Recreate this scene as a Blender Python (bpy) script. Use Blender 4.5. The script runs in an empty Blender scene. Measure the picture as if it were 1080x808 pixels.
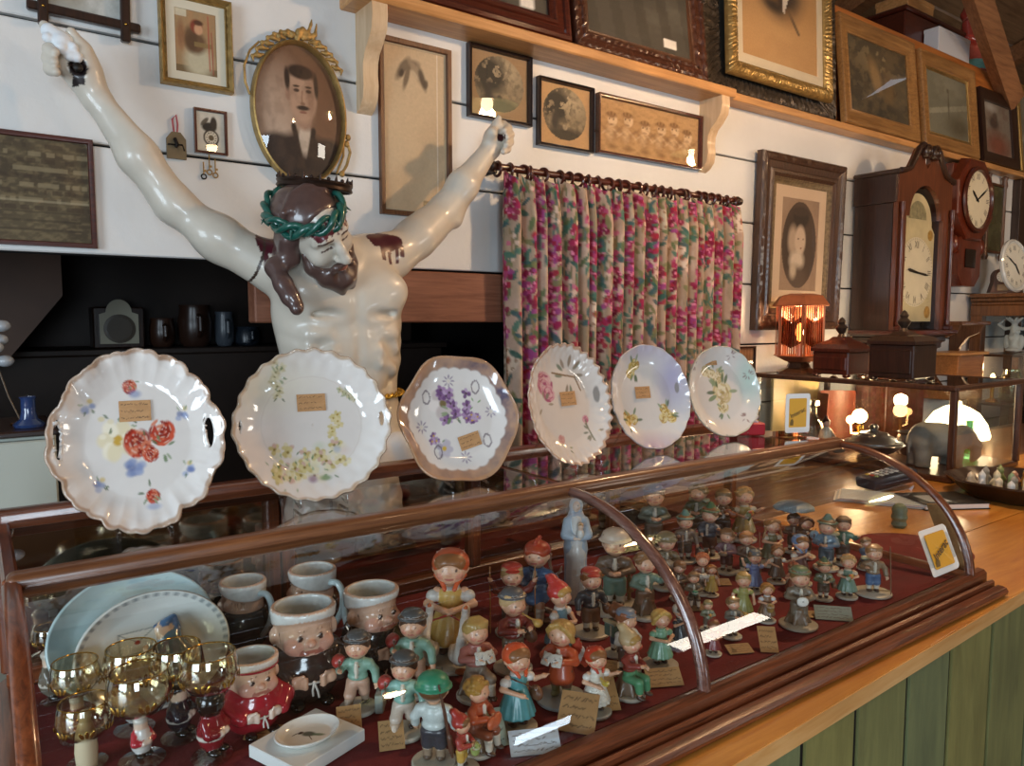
import bpy, bmesh, math, random
import numpy as np
from math import sin, cos, pi, radians, atan, tan, sqrt
from mathutils import Vector, Matrix, Euler
random.seed(7)
RNG = np.random.default_rng(11)
scene = bpy.context.scene
COL = scene.collection
# == camera geometry (metres, wall_back is the plane y = 0)
F_PX = 790.0
PITCH = atan(67 / 790.0)
YAW = radians(35.8)
CAM = np.array([0.0, -2.0, 1.51])
_fw = np.array([sin(YAW) * cos(PITCH), cos(YAW) * cos(PITCH), -sin(PITCH)])
_rt = np.array([cos(YAW), -sin(YAW), 0.0])
_up = np.cross(_rt, _fw)
def _ray(px, py):
 return _fw + _rt * (px - 540) / F_PX + _up * (404 - py) / F_PX
def WP(px, py, y=0.0):
 d = _ray(px, py)
 return CAM + d * (y - CAM[1]) / d[1]
def ZP(px, py, z):
 d = _ray(px, py)
 return CAM + d * (z - CAM[2]) / d[2]
def XP(px, py, x):
 d = _ray(px, py)
 return CAM + d * (x - CAM[0]) / d[0]
# == colour
def lin(c):
 """sRGB hex or 0-255 triple to linear rgb array"""
 if isinstance(c, str):
  c = c.lstrip('#')
  c = [int(c[i:i + 2], 16) for i in (0, 2, 4)]
 c = np.array(c, dtype=float) / 255.0
 return np.where(c <= 0.04045, c / 12.92, ((c + 0.055) / 1.055) ** 2.4)
# == materials
_MATS = {}
def _new(name):
 m = bpy.data.materials.new(name)
 m.use_nodes = True
 nt = m.node_tree
 return m, nt, nt.nodes['Principled BSDF']
def plain(name, col, rough=0.5, metal=0.0, spec=0.5, coat=0.0, noise=0.0, nscale=30.0, bump=0.0, bscale=60.0, sss=0.0):
 if name in _MATS:
  return _MATS[name]
 m, nt, b = _new(name)
 c = lin(col)
 b.inputs['Roughness'].default_value = rough
 b.inputs['Metallic'].default_value = metal
 b.inputs['Specular IOR Level'].default_value = spec
 b.inputs['Coat Weight'].default_value = coat
 b.inputs['Coat Roughness'].default_value = 0.06
 tc = nt.nodes.new('ShaderNodeTexCoord')
 if noise > 0:
  n = nt.nodes.new('ShaderNodeTexNoise')
  n.inputs['Scale'].default_value = nscale
  n.inputs['Detail'].default_value = 6
  nt.links.new(tc.outputs['Object'], n.inputs['Vector'])
  r = nt.nodes.new('ShaderNodeValToRGB')
  r.color_ramp.elements[0].position = 0.3
  r.color_ramp.elements[1].position = 0.7
  r.color_ramp.elements[0].color = (*(c * (1 - noise)), 1)
  r.color_ramp.elements[1].color = (*np.minimum(c * (1 + noise * 0.7), 1), 1)
  nt.links.new(n.outputs['Fac'], r.inputs['Fac'])
  nt.links.new(r.outputs['Color'], b.inputs['Base Color'])
 else:
  b.inputs['Base Color'].default_value = (*c, 1)
 if bump > 0:
  n = nt.nodes.new('ShaderNodeTexNoise')
  n.inputs['Scale'].default_value = bscale
  n.inputs['Detail'].default_value = 4
  nt.links.new(tc.outputs['Object'], n.inputs['Vector'])
  bp = nt.nodes.new('ShaderNodeBump')
  bp.inputs['Strength'].default_value = bump
  bp.inputs['Distance'].default_value = 0.004
  nt.links.new(n.outputs['Fac'], bp.inputs['Height'])
  nt.links.new(bp.outputs['Normal'], b.inputs['Normal'])
 _MATS[name] = m
 return m
def painted(name, rough=0.4, spec=0.5, coat=0.0, noise=0.10, nscale=90.0, bump=0.0, bscale=200.0, sheen=0.0, metal=0.0):
 """colour from the mesh's own paint (attribute Col); alpha 1 = the object's colour"""
 if name in _MATS:
  return _MATS[name]
 m, nt, b = _new(name)
 at = nt.nodes.new('ShaderNodeAttribute')
 at.attribute_name = 'Col'
 oi = nt.nodes.new('ShaderNodeObjectInfo')
 mx = nt.nodes.new('ShaderNodeMix')
 mx.data_type = 'RGBA'
 nt.links.new(at.outputs['Alpha'], mx.inputs['Factor'])
 nt.links.new(at.outputs['Color'], mx.inputs[6])
 nt.links.new(oi.outputs['Color'], mx.inputs[7])
 out = mx.outputs[2]
 tc = nt.nodes.new('ShaderNodeTexCoord')
 if noise > 0:
  n = nt.nodes.new('ShaderNodeTexNoise')
  n.inputs['Scale'].default_value = nscale
  n.inputs['Detail'].default_value = 5
  nt.links.new(tc.outputs['Object'], n.inputs['Vector'])
  mr = nt.nodes.new('ShaderNodeMapRange')
  mr.inputs['From Min'].default_value = 0.3
  mr.inputs['From Max'].default_value = 0.7
  mr.inputs['To Min'].default_value = 1 - noise
  mr.inputs['To Max'].default_value = 1 + noise * 0.6
  nt.links.new(n.outputs['Fac'], mr.inputs['Value'])
  mu = nt.nodes.new('ShaderNodeMix')
  mu.data_type = 'RGBA'
  mu.blend_type = 'MULTIPLY'
  mu.inputs['Factor'].default_value = 1.0
  nt.links.new(out, mu.inputs[6])
  nt.links.new(mr.outputs['Result'], mu.inputs[7])
  out = mu.outputs[2]
 nt.links.new(out, b.inputs['Base Color'])
 b.inputs['Roughness'].default_value = rough
 b.inputs['Specular IOR Level'].default_value = spec
 b.inputs['Metallic'].default_value = metal
 b.inputs['Coat Weight'].default_value = coat
 b.inputs['Coat Roughness'].default_value = 0.05
 b.inputs['Sheen Weight'].default_value = sheen
 if bump > 0:
  n = nt.nodes.new('ShaderNodeTexNoise')
  n.inputs['Scale'].default_value = bscale
  nt.links.new(tc.outputs['Object'], n.inputs['Vector'])
  bp = nt.nodes.new('ShaderNodeBump')
  bp.inputs['Strength'].default_value = bump
  bp.inputs['Distance'].default_value = 0.003
  nt.links.new(n.outputs['Fac'], bp.inputs['Height'])
  nt.links.new(bp.outputs['Normal'], b.inputs['Normal'])
 _MATS[name] = m
 return m
def wood(name, c1, c2, axis='X', rough=0.4, scale=6.0, stretch=14.0, coat=0.0, bump=0.15, knots=False, spec=0.5):
 if name in _MATS:
  return _MATS[name]
 m, nt, b = _new(name)
 tc = nt.nodes.new('ShaderNodeTexCoord')
 mp = nt.nodes.new('ShaderNodeMapping')
 s = [stretch] * 3
 s['XYZ'.index(axis)] = 1.0
 mp.inputs['Scale'].default_value = s
 nt.links.new(tc.outputs['Object'], mp.inputs['Vector'])
 n = nt.nodes.new('ShaderNodeTexNoise')
 n.inputs['Scale'].default_value = scale
 n.inputs['Detail'].default_value = 8
 n.inputs['Roughness'].default_value = 0.65
 n.inputs['Distortion'].default_value = 0.6
 nt.links.new(mp.outputs['Vector'], n.inputs['Vector'])
 r = nt.nodes.new('ShaderNodeValToRGB')
 r.color_ramp.elements[0].position = 0.28
 r.color_ramp.elements[1].position = 0.72
 r.color_ramp.elements[0].color = (*lin(c1), 1)
 r.color_ramp.elements[1].color = (*lin(c2), 1)
 nt.links.new(n.outputs['Fac'], r.inputs['Fac'])
 out = r.outputs['Color']
 n2 = nt.nodes.new('ShaderNodeTexNoise')
 n2.inputs['Scale'].default_value = 3.0
 nt.links.new(tc.outputs['Object'], n2.inputs['Vector'])
 mr = nt.nodes.new('ShaderNodeMapRange')
 mr.inputs['From Min'].default_value = 0.3
 mr.inputs['From Max'].default_value = 0.7
 mr.inputs['To Min'].default_value = 0.82
 mr.inputs['To Max'].default_value = 1.12
 nt.links.new(n2.outputs['Fac'], mr.inputs['Value'])
 mu = nt.nodes.new('ShaderNodeMix')
 mu.data_type = 'RGBA'
 mu.blend_type = 'MULTIPLY'
 mu.inputs['Factor'].default_value = 1.0
 nt.links.new(out, mu.inputs[6])
 nt.links.new(mr.outputs['Result'], mu.inputs[7])
 nt.links.new(mu.outputs[2], b.inputs['Base Color'])
 b.inputs['Roughness'].default_value = rough
 b.inputs['Specular IOR Level'].default_value = spec
 b.inputs['Coat Weight'].default_value = coat
 b.inputs['Coat Roughness'].default_value = 0.12
 if bump > 0:
  bp = nt.nodes.new('ShaderNodeBump')
  bp.inputs['Strength'].default_value = bump
  bp.inputs['Distance'].default_value = 0.003
  nt.links.new(n.outputs['Fac'], bp.inputs['Height'])
  nt.links.new(bp.outputs['Normal'], b.inputs['Normal'])
 _MATS[name] = m
 return m
def thin_glass(name, tint=(1, 1, 1), ior=1.5, rough=0.0, gain=1.0):
 """a pane: lets light straight through, reflects by Fresnel"""
 if name in _MATS:
  return _MATS[name]
 m, nt, b = _new(name)
 nt.nodes.remove(b)
 o = nt.nodes['Material Output']
 t = nt.nodes.new('ShaderNodeBsdfTransparent')
 t.inputs['Color'].default_value = (*tint, 1)
 g = nt.nodes.new('ShaderNodeBsdfGlossy')
 g.inputs['Roughness'].default_value = rough
 ge = nt.nodes.new('ShaderNodeNewGeometry')
 dt = nt.nodes.new('ShaderNodeVectorMath')
 dt.operation = 'DOT_PRODUCT'
 nt.links.new(ge.outputs['Normal'], dt.inputs[0])
 nt.links.new(ge.outputs['Incoming'], dt.inputs[1])
 def mth(op, a, b=None, clamp=False):
  q = nt.nodes.new('ShaderNodeMath')
  q.operation = op
  q.use_clamp = clamp
  for i, x in enumerate((a, b)):
   if x is None:
    continue
   if isinstance(x, (int, float)):
    q.inputs[i].default_value = x
   else:
    nt.links.new(x, q.inputs[i])
  return q.outputs[0]
 r0 = ((ior - 1) / (ior + 1)) ** 2
 p5 = mth('POWER', mth('SUBTRACT', 1.0, mth('ABSOLUTE', dt.outputs['Value']), True), 5.0)
 fac = mth('MULTIPLY', mth('ADD', mth('MULTIPLY', p5, 1 - r0), r0), 1.7 * gain, True)
 mx = nt.nodes.new('ShaderNodeMixShader')
 nt.links.new(fac, mx.inputs['Fac'])
 nt.links.new(t.outputs[0], mx.inputs[1])
 nt.links.new(g.outputs[0], mx.inputs[2])
 nt.links.new(mx.outputs[0], o.inputs['Surface'])
 _MATS[name] = m
 return m
def emit(name, col, strength):
 if name in _MATS:
  return _MATS[name]
 m, nt, b = _new(name)
 b.inputs['Base Color'].default_value = (*lin(col), 1)
 b.inputs['Emission Color'].default_value = (*lin(col), 1)
 b.inputs['Emission Strength'].default_value = strength
 _MATS[name] = m
 return m
# == linking meshes
def link_mesh(name, V, F, mat, parent=None, col=None, smooth=True, loc=None, tint=None, midx=None, autosmooth=None):
 me = bpy.data.meshes.new(name)
 V = np.asarray(V, dtype=np.float32)
 if isinstance(F, np.ndarray) and F.ndim == 2:
  nf, k = F.shape
  me.vertices.add(len(V))
  me.vertices.foreach_set('co', V.ravel())
  me.loops.add(nf * k)
  me.loops.foreach_set('vertex_index', F.astype(np.int32).ravel())
  me.polygons.add(nf)
  me.polygons.foreach_set('loop_start', np.arange(nf, dtype=np.int32) * k)
  me.update(calc_edges=True)
  me.validate()
 else:
  me.from_pydata([tuple(map(float, v)) for v in V], [], [tuple(int(i) for i in f) for f in F])
 mats = mat if isinstance(mat, (list, tuple)) else [mat]
 for m in mats:
  me.materials.append(m)
 if midx is not None:
  me.polygons.foreach_set('material_index', np.asarray(midx, dtype=np.int32))
 if col is not None:
  set_col(me, col)
 if smooth:
  me.polygons.foreach_set('use_smooth', np.ones(len(me.polygons), dtype=bool))
  if autosmooth:
   me.set_sharp_from_angle(angle=radians(autosmooth))
 me.update()
 return link_data(name, me, parent, loc, tint)
def set_col(me, col):
 col = np.asarray(col, dtype=np.float32)
 if col.shape[1] == 3:
  col = np.concatenate([col, np.zeros((len(col), 1), np.float32)], 1)
 a = me.attributes.new('Col', 'FLOAT_COLOR', 'POINT')
 a.data.foreach_set('color', col.ravel())
def link_data(name, me, parent=None, loc=None, tint=None):
 o = bpy.data.objects.new(name, me)
 COL.objects.link(o)
 if parent is not None:
  o.parent = parent
 if loc is not None:
  o.location = loc
 if tint is not None:
  o.color = (*lin(tint), 1)
 return o
def thing(name, label, cat, loc=(0, 0, 0), rotz=0.0, group=None, rot=None, scale=None):
 o = bpy.data.objects.new(name, None)
 o.empty_display_size = 0.03
 COL.objects.link(o)
 o.location = [float(x) for x in loc]
 o.rotation_euler = rot if rot is not None else (0, 0, rotz)
 if scale:
  o.scale = (scale,) * 3
 o['label'] = label
 o['category'] = cat
 if group:
  o['group'] = group
 return o
def tag(o, label, cat, group=None):
 o['label'] = label
 o['category'] = cat
 if group:
  o['group'] = group
 return o
def struct(o):
 o['kind'] = 'structure'
 return o
# == polygon mesh builder
class MB:
 def __init__(s):
  s.V, s.F, s.M, s.C = [], [], [], []
 def add(s, V, F, mi=0, M=None, c=None):
  b = len(s.V)
  for v in V:
   v = Vector([float(x) for x in v])
   s.V.append(M @ v if M is not None else v)
   s.C.append((*lin(c), 0.0) if c is not None else (1, 1, 1, 1))
  for f in F:
   s.F.append([b + int(i) for i in f])
   s.M.append(mi)
  return s
 def box(s, lo, hi, bev=0.0, mi=0, M=None, c=None, seg=1):
  lo, hi = [float(x) for x in lo], [float(x) for x in hi]
  bm = bmesh.new()
  bmesh.ops.create_cube(bm, size=1.0)
  for v in bm.verts:
   v.co = Vector([lo[i] + (v.co[i] + 0.5) * (hi[i] - lo[i]) for i in range(3)])
  if bev > 0:
   bmesh.ops.bevel(bm, geom=bm.edges[:], offset=bev, segments=seg, affect='EDGES', profile=0.5)
  bm.verts.index_update()
  s.add([v.co[:] for v in bm.verts], [[v.index for v in f.verts] for f in bm.faces], mi, M, c)
  bm.free()
  return s
 def lathe(s, prof, n=32, mi=0, M=None, c=None, rfun=None, a0=0.0, a1=2 * pi):
  V, F = [], []
  full = abs(a1 - a0 - 2 * pi) < 1e-6
  cols = n if full else n + 1
  for r, z in prof:
   for i in range(cols):
    a = a0 + (a1 - a0) * i / n
    rr = r * (rfun(a, z) if rfun else 1.0)
    V.append((rr * cos(a), rr * sin(a), z))
  for j in range(len(prof) - 1):
   for i in range(n):
    i2 = (i + 1) % cols if full else i + 1
    F.append((j * cols + i, j * cols + i2, (j + 1) * cols + i2, (j + 1) * cols + i))
  if full and prof[0][0] > 1e-6:
   F.append(list(range(cols))[::-1])
  if full and prof[-1][0] > 1e-6:
   F.append([(len(prof) - 1) * cols + i for i in range(cols)])
  return s.add(V, F, mi, M, c)
 def tube(s, pts, r, n=10, mi=0, M=None, c=None, closed=False, caps=True):
  P = [Vector([float(x) for x in p]) for p in pts]
  k = len(P)
  R = [r] * k if not isinstance(r, (list, tuple)) else list(r)
  V, F = [], []
  up = None
  for i in range(k):
   if closed:
    t = P[(i + 1) % k] - P[(i - 1) % k]
   else:
    t = P[min(i + 1, k - 1)] - P[max(i - 1, 0)]
   if t.length < 1e-9:
    t = Vector((0, 0, 1))
   t.normalize()
   if up is None:
    up = Vector((0, 0, 1)) if abs(t.z) < 0.9 else Vector((1, 0, 0))
   x = t.cross(up)
   if x.length < 1e-6:
    x = t.cross(Vector((1, 0.3, 0)))
   x.normalize()
   y = x.cross(t).normalized()
   up = y
   for j in range(n):
    a = 2 * pi * j / n
    V.append(P[i] + (x * cos(a) + y * sin(a)) * R[i])
  m = k if closed else k - 1
  for i in range(m):
   i2 = (i + 1) % k
   for j in range(n):
    j2 = (j + 1) % n
    F.append((i * n + j, i * n + j2, i2 * n + j2, i2 * n + j))
  if not closed and caps:
   F.append(list(range(n)))
   F.append([(k - 1) * n + j for j in range(n)][::-1])
  return s.add(V, F, mi, M, c)
 def prism(s, poly, d0, d1, axis='y', mi=0, M=None, c=None):
  """2-D outline extruded: axis y -> poly is (x,z); x -> (y,z); z -> (x,y)"""
  n = len(poly)
  V = []
  for d in (d0, d1):
   for p in poly:
    V.append({'y': (p[0], d, p[1]), 'x': (d, p[0], p[1]), 'z': (p[0], p[1], d)}[axis])
  F = [list(range(n)), list(range(n, 2 * n))[::-1]]
  for i in range(n):
   j = (i + 1) % n
   F.append((i, i + n, j + n, j))
  return s.add(V, F, mi, M, c)
 def ball(s, c0, r, n=14, m=9, mi=0, M=None, c=None):
  r = (r, r, r) if not isinstance(r, (tuple, list)) else r
  prof = []
  V, F = [], []
  for j in range(m + 1):
   t = pi * j / m
   for i in range(n):
    a = 2 * pi * i / n
    V.append((c0[0] + r[0] * sin(t) * cos(a), c0[1] + r[1] * sin(t) * sin(a), c0[2] - r[2] * cos(t)))
  for j in range(m):
   for i in range(n):
    i2 = (i + 1) % n
    F.append((j * n + i, j * n + i2, (j + 1) * n + i2, (j + 1) * n + i))
  return s.add(V, F, mi, M, c)
 def build(s, name, mat, parent=None, smooth=True, ang=35, tint=None, painted_=False, loc=None, bevel=0.0):
  me = bpy.data.meshes.new(name)
  me.from_pydata([v[:] for v in s.V], [], s.F)
  for m in (mat if isinstance(mat, (list, tuple)) else [mat]):
   me.materials.append(m)
  me.polygons.foreach_set('material_index', s.M)
  if painted_:
   set_col(me, np.array(s.C))
  bm = bmesh.new()
  bm.from_mesh(me)
  bmesh.ops.remove_doubles(bm, verts=bm.verts[:], dist=1e-6)
  bmesh.ops.recalc_face_normals(bm, faces=bm.faces[:])
  bm.to_mesh(me)
  bm.free()
  if smooth:
   me.polygons.foreach_set('use_smooth', [True] * len(me.polygons))
   me.set_sharp_from_angle(angle=radians(ang))
  me.update()
  return link_data(name, me, parent, loc, tint)
# == implicit surfaces (soft clay-like forms), meshed by surface nets
def euler_m(r):
 return np.array(Euler(r).to_matrix())
class Clay:
 def __init__(s):
  s.p = []
 def cap(s, a, b, ra, rb=None, k=0.01, c=None, op='+'):
  a, b = np.array(a, float), np.array(b, float)
  rb = ra if rb is None else rb
  ba = b - a
  L2 = max(float(ba @ ba), 1e-12)
  def f(P):
   pa = P - a
   t = np.clip((pa @ ba) / L2, 0, 1)
   return np.sqrt(((pa - t[..., None] * ba) ** 2).sum(-1)) - (ra + (rb - ra) * t)
  rm = max(ra, rb)
  s.p.append((f, np.minimum(a, b) - rm, np.maximum(a, b) + rm, k, c, op))
  return s
 def chain(s, pts, rad, k=0.01, c=None, op='+'):
  for i in range(len(pts) - 1):
   s.cap(pts[i], pts[i + 1], rad[i], rad[i + 1], k, c, op)
  return s
 def ell(s, c0, r, k=0.01, c=None, op='+', rot=None):
  c0 = np.array(c0, float)
  r = np.array([r] * 3 if np.isscalar(r) else r, float)
  R = euler_m(rot) if rot is not None else None
  def f(P):
   q = P - c0
   if R is not None:
    q = q @ R
   k0 = np.sqrt(((q / r) ** 2).sum(-1))
   k1 = np.sqrt(((q / (r * r)) ** 2).sum(-1)) + 1e-9
   return k0 * (k0 - 1.0) / k1
  ext = r if R is None else np.full(3, r.max())
  s.p.append((f, c0 - ext, c0 + ext, k, c, op))
  return s
 def box(s, c0, h, rad=0.0, k=0.005, c=None, op='+', rot=None):
  c0, h = np.array(c0, float), np.array(h, float)
  R = euler_m(rot) if rot is not None else None
  def f(P):
   q = P - c0
   if R is not None:
    q = q @ R
   q = np.abs(q) - h + rad
   return np.sqrt((np.maximum(q, 0) ** 2).sum(-1)) + np.minimum(q.max(-1), 0) - rad
  ext = h if R is None else np.full(3, np.sqrt((h * h).sum()))
  s.p.append((f, c0 - ext, c0 + ext, k, c, op))
  return s
 def tor(s, c0, R0, r, axis=2, k=0.005, c=None, op='+', rot=None, sq=(1, 1, 1)):
  c0 = np.array(c0, float)
  R = euler_m(rot) if rot is not None else None
  sq = np.array(sq, float)
  def f(P):
   q = P - c0
   if R is not None:
    q = q @ R
   q = q / sq
   o = [i for i in range(3) if i != axis]
   l = np.sqrt(q[..., o[0]] ** 2 + q[..., o[1]] ** 2) - R0
   return np.sqrt(l * l + q[..., axis] ** 2) - r
  e = np.full(3, (R0 + r) * sq.max())
  s.p.append((f, c0 - e, c0 + e, k, c, op))
  return s
 def field(s, fun, lo, hi, k=0.005, c=None, op='+'):
  s.p.append((fun, np.array(lo, float), np.array(hi, float), k, c, op))
  return s
 def mesh(s, res, relax=1):
  pos = [p for p in s.p if p[5] == '+']
  lo = np.min([p[1] for p in pos], 0) - 2.5 * res
  hi = np.max([p[2] for p in pos], 0) + 2.5 * res
  n = np.ceil((hi - lo) / res).astype(int) + 1
  ax = [lo[i] + res * np.arange(n[i]) for i in range(3)]
  D = np.full(n, 1e3, dtype=np.float32)
  for f, l, h, k, c, op in s.p:
   m = k + 2 * res
   i0 = np.maximum(np.floor((l - m - lo) / res).astype(int), 0)
   i1 = np.minimum(np.ceil((h + m - lo) / res).astype(int) + 1, n)
   if (i1 <= i0).any():
    continue
   G = np.stack(np.meshgrid(*[ax[i][i0[i]:i1[i]] for i in range(3)], indexing='ij'), -1)
   d = f(G).astype(np.float32)
   sl = tuple(slice(i0[i], i1[i]) for i in range(3))
   A = D[sl]
   if op == '+':
    hh = np.clip(0.5 + 0.5 * (A - d) / k, 0, 1)
    D[sl] = np.where(A > 900, d, A * (1 - hh) + d * hh - k * hh * (1 - hh))
   else:
    hh = np.clip(0.5 - 0.5 * (A + d) / k, 0, 1)
    D[sl] = np.where(A > 900, A, A * (1 - hh) - d * hh + k * hh * (1 - hh))
  D[D > 900] = 10 * res
  V, F = surface_nets(D)
  V = lo + V * res
  if relax and len(V):
   V = relax_mesh(V, F, relax)
  cols = None
  if any(p[4] is not None for p in s.p):
   best = np.full(len(V), 1e9)
   cols = np.ones((len(V), 4), np.float32)
   for f, l, h, k, c, op in s.p:
    if op != '+' and c is None:
     continue
    d = f(V)
    d = np.abs(d)
    w = d < best
    best[w] = d[w]
    cols[w] = (*lin(c), 0.0) if c is not None else (1, 1, 1, 1)
  return V, F, cols
 def build(s, name, mat, parent, res, tint=None, relax=1, loc=None):
  V, F, cols = s.mesh(res, relax)
  if cols is None:
   cols = np.ones((len(V), 4), np.float32)
  return link_mesh(name, V, F, mat, parent, col=cols, loc=loc, tint=tint)
def relax_mesh(V, F, it):
 a = np.concatenate([F[:, 0], F[:, 1], F[:, 2], F[:, 3]])
 b = np.concatenate([F[:, 1], F[:, 2], F[:, 3], F[:, 0]])
 n = len(V)
 cnt = np.bincount(a, minlength=n) + np.bincount(b, minlength=n)
 cnt = np.maximum(cnt, 1)
 for _ in range(it):
  W = np.zeros_like(V)
  for i in range(3):
   W[:, i] = np.bincount(a, V[b, i], n) + np.bincount(b, V[a, i], n)
  V = V * 0.5 + 0.5 * W / cnt[:, None]
 return V
def surface_nets(D):
 S = D < 0
 nx, ny, nz = D.shape
 c = np.zeros((nx - 1, ny - 1, nz - 1), np.int8)
 offs = [(i, j, k) for i in (0, 1) for j in (0, 1) for k in (0, 1)]
 for i, j, k in offs:
  c += S[i:nx - 1 + i, j:ny - 1 + j, k:nz - 1 + k]
 act = (c > 0) & (c < 8)
 I = np.argwhere(act)
 idx = np.full(act.shape, -1, np.int64)
 idx[act] = np.arange(len(I))
 acc = np.zeros((len(I), 3))
 cnt = np.zeros(len(I))
 for a in offs:
  for ax in range(3):
   if a[ax]:
    continue
   b = list(a)
   b[ax] = 1
   da = D[I[:, 0] + a[0], I[:, 1] + a[1], I[:, 2] + a[2]].astype(float)
   db = D[I[:, 0] + b[0], I[:, 1] + b[1], I[:, 2] + b[2]].astype(float)
   cr = (da < 0) != (db < 0)
   t = np.where(cr, da / np.where(da == db, 1, da - db), 0)
   for q in range(3):
    acc[:, q] += cr * (a[q] + (t if q == ax else 0))
   cnt += cr
 V = I + acc / np.maximum(cnt, 1)[:, None]
 F = []
 for ax in range(3):
  o = [i for i in range(3) if i != ax]
  sl0 = [slice(None)] * 3
  sl1 = [slice(None)] * 3
  sl0[ax] = slice(0, -1)
  sl1[ax] = slice(1, None)
  A, B = S[tuple(sl0)], S[tuple(sl1)]
  E = A != B
  for q in o:
   ss = [slice(None)] * 3
   ss[q] = slice(0, 1)
   E[tuple(ss)] = False
   ss[q] = slice(-1, None)
   E[tuple(ss)] = False
  P = np.argwhere(E)
  if not len(P):
   continue
  flip = A[P[:, 0], P[:, 1], P[:, 2]]
  u = np.zeros(3, int)
  v = np.zeros(3, int)
  u[o[0]] = 1
  v[o[1]] = 1
  q0 = P - u - v
  q1 = P - v
  q2 = P
  q3 = P - u
  Q = np.stack([idx[q[:, 0], q[:, 1], q[:, 2]] for q in (q0, q1, q2, q3)], 1)
  if ax == 1:
   flip = ~flip
  Q[~flip] = Q[~flip][:, ::-1]
  F.append(Q)
 F = np.concatenate(F) if F else np.zeros((0, 4), int)
 F = F[(F >= 0).all(1)]
 return V, F
# == painting on grids (prints, china, cloth)
def vnoise(x, y, seed=0):
 xi, yi = np.floor(x).astype(int), np.floor(y).astype(int)
 fx, fy = x - xi, y - yi
 fx, fy = fx * fx * (3 - 2 * fx), fy * fy * (3 - 2 * fy)
 def h(i, j):
  n = (i * 374761393 + j * 668265263 + seed * 974711) & 0x7fffffff
  n = ((n ^ (n >> 13)) * 1274126177) & 0x7fffffff
  return ((n ^ (n >> 16)) & 0xffff) / 65535.0
 return (h(xi, yi) * (1 - fx) + h(xi + 1, yi) * fx) * (1 - fy) + (h(xi, yi + 1) * (1 - fx) + h(xi + 1, yi + 1) * fx) * fy
def fbm(x, y, seed=0, o=4):
 a, t, s = 0.5, 0.0, 0.0
 for i in range(o):
  t = t + a * vnoise(x * 2 ** i, y * 2 ** i, seed + i)
  s += a
  a *= 0.55
 return t / s
class Canvas:
 """vertex paint: u,v arrays, rgb (linear)"""
 def __init__(s, u, v, bg):
  s.u, s.v = u, v
  s.c = np.tile(lin(bg), (len(u), 1))
 def mix(s, w, col):
  w = np.clip(w, 0, 1)[:, None]
  s.c = s.c * (1 - w) + lin(col) * w
  return s
 def blob(s, cx, cy, rx, ry=None, col='#000000', soft=0.35, a=1.0, rot=0.0):
  ry = rx if ry is None else ry
  du, dv = s.u - cx, s.v - cy
  if rot:
   du, dv = du * cos(rot) + dv * sin(rot), -du * sin(rot) + dv * cos(rot)
  d = np.sqrt((du / rx) ** 2 + (dv / ry) ** 2)
  return s.mix(a * np.clip((1 - d) / soft + 0.5 * (soft < 0.2), 0, 1), col)
 def rect(s, u0, v0, u1, v1, col, a=1.0):
  return s.mix(a * ((s.u > u0) & (s.u < u1) & (s.v > v0) & (s.v < v1)), col)
 def line(s, x0, y0, x1, y1, w, col, a=1.0):
  dx, dy = x1 - x0, y1 - y0
  L = max(dx * dx + dy * dy, 1e-12)
  t = np.clip(((s.u - x0) * dx + (s.v - y0) * dy) / L, 0, 1)
  d = np.hypot(s.u - x0 - t * dx, s.v - y0 - t * dy)
  return s.mix(a * np.clip((w - d) / (0.5 * w), 0, 1), col)
 def noise(s, sc, col, a=0.4, seed=0, lo=0.45, hi=0.7):
  n = fbm(s.u * sc, s.v * sc, seed)
  return s.mix(a * np.clip((n - lo) / (hi - lo), 0, 1), col)
def grid(x0, x1, z0, z1, nx, nz, y=0.0):
 u, v = np.meshgrid(np.linspace(0, 1, nx + 1), np.linspace(0, 1, nz + 1), indexing='xy')
 u, v = u.ravel(), v.ravel()
 V = np.stack([x0 + (x1 - x0) * u, np.full(len(u), y), z0 + (z1 - z0) * v], 1)
 i, j = np.meshgrid(np.arange(nx), np.arange(nz), indexing='xy')
 a = (j * (nx + 1) + i).ravel()
 F = np.stack([a, a + 1, a + nx + 2, a + nx + 1], 1)
 return u, v, V, F
# == shared materials
M_WHITE = plain('white_painted_board', '#dedfdd', rough=0.55, noise=0.05, nscale=5, bump=0.25, bscale=45)
M_GAP = plain('dark_gap', '#120d0a', rough=0.9)
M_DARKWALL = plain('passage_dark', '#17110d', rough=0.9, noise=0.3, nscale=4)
M_PINE = wood('pine_shelf', '#a8743f', '#d3a068', 'X', rough=0.45, scale=4, coat=0.15)
M_PINE_Y = wood('pine_y', '#a8743f', '#d3a068', 'Y', rough=0.45, scale=4, coat=0.15)
M_PINE_Z = wood('pine_z', '#c2a27c', '#dcc3a0', 'Z', rough=0.5, scale=4, coat=0.1)
M_ORANGE = wood('orange_board', '#8d4e22', '#c17a3c', 'X', rough=0.4, scale=3, coat=0.2)
M_OAK = wood('case_oak', '#451e0f', '#8a4a28', 'X', rough=0.28, scale=9, coat=0.5, stretch=18)
M_OAK_Y = wood('case_oak_y', '#451e0f', '#8a4a28', 'Y', rough=0.28, scale=9, coat=0.5, stretch=18)
M_OAK_Z = wood('case_oak_z', '#451e0f', '#8a4a28', 'Z', rough=0.28, scale=9, coat=0.5, stretch=18)
M_BASE = wood('case_base', '#34170c', '#84472a', 'X', rough=0.3, scale=9, coat=0.35, stretch=22)
M_COUNTER = wood('counter_pine', '#b06c28', '#dca04e', 'X', rough=0.3, scale=3, coat=0.35, stretch=10)
M_COUNTER_DARK = wood('counter_brown', '#3a1f10', '#6b4022', 'X', rough=0.35, scale=4, coat=0.2, stretch=12)  # rear slab, a darker brown than the pine top
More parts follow.
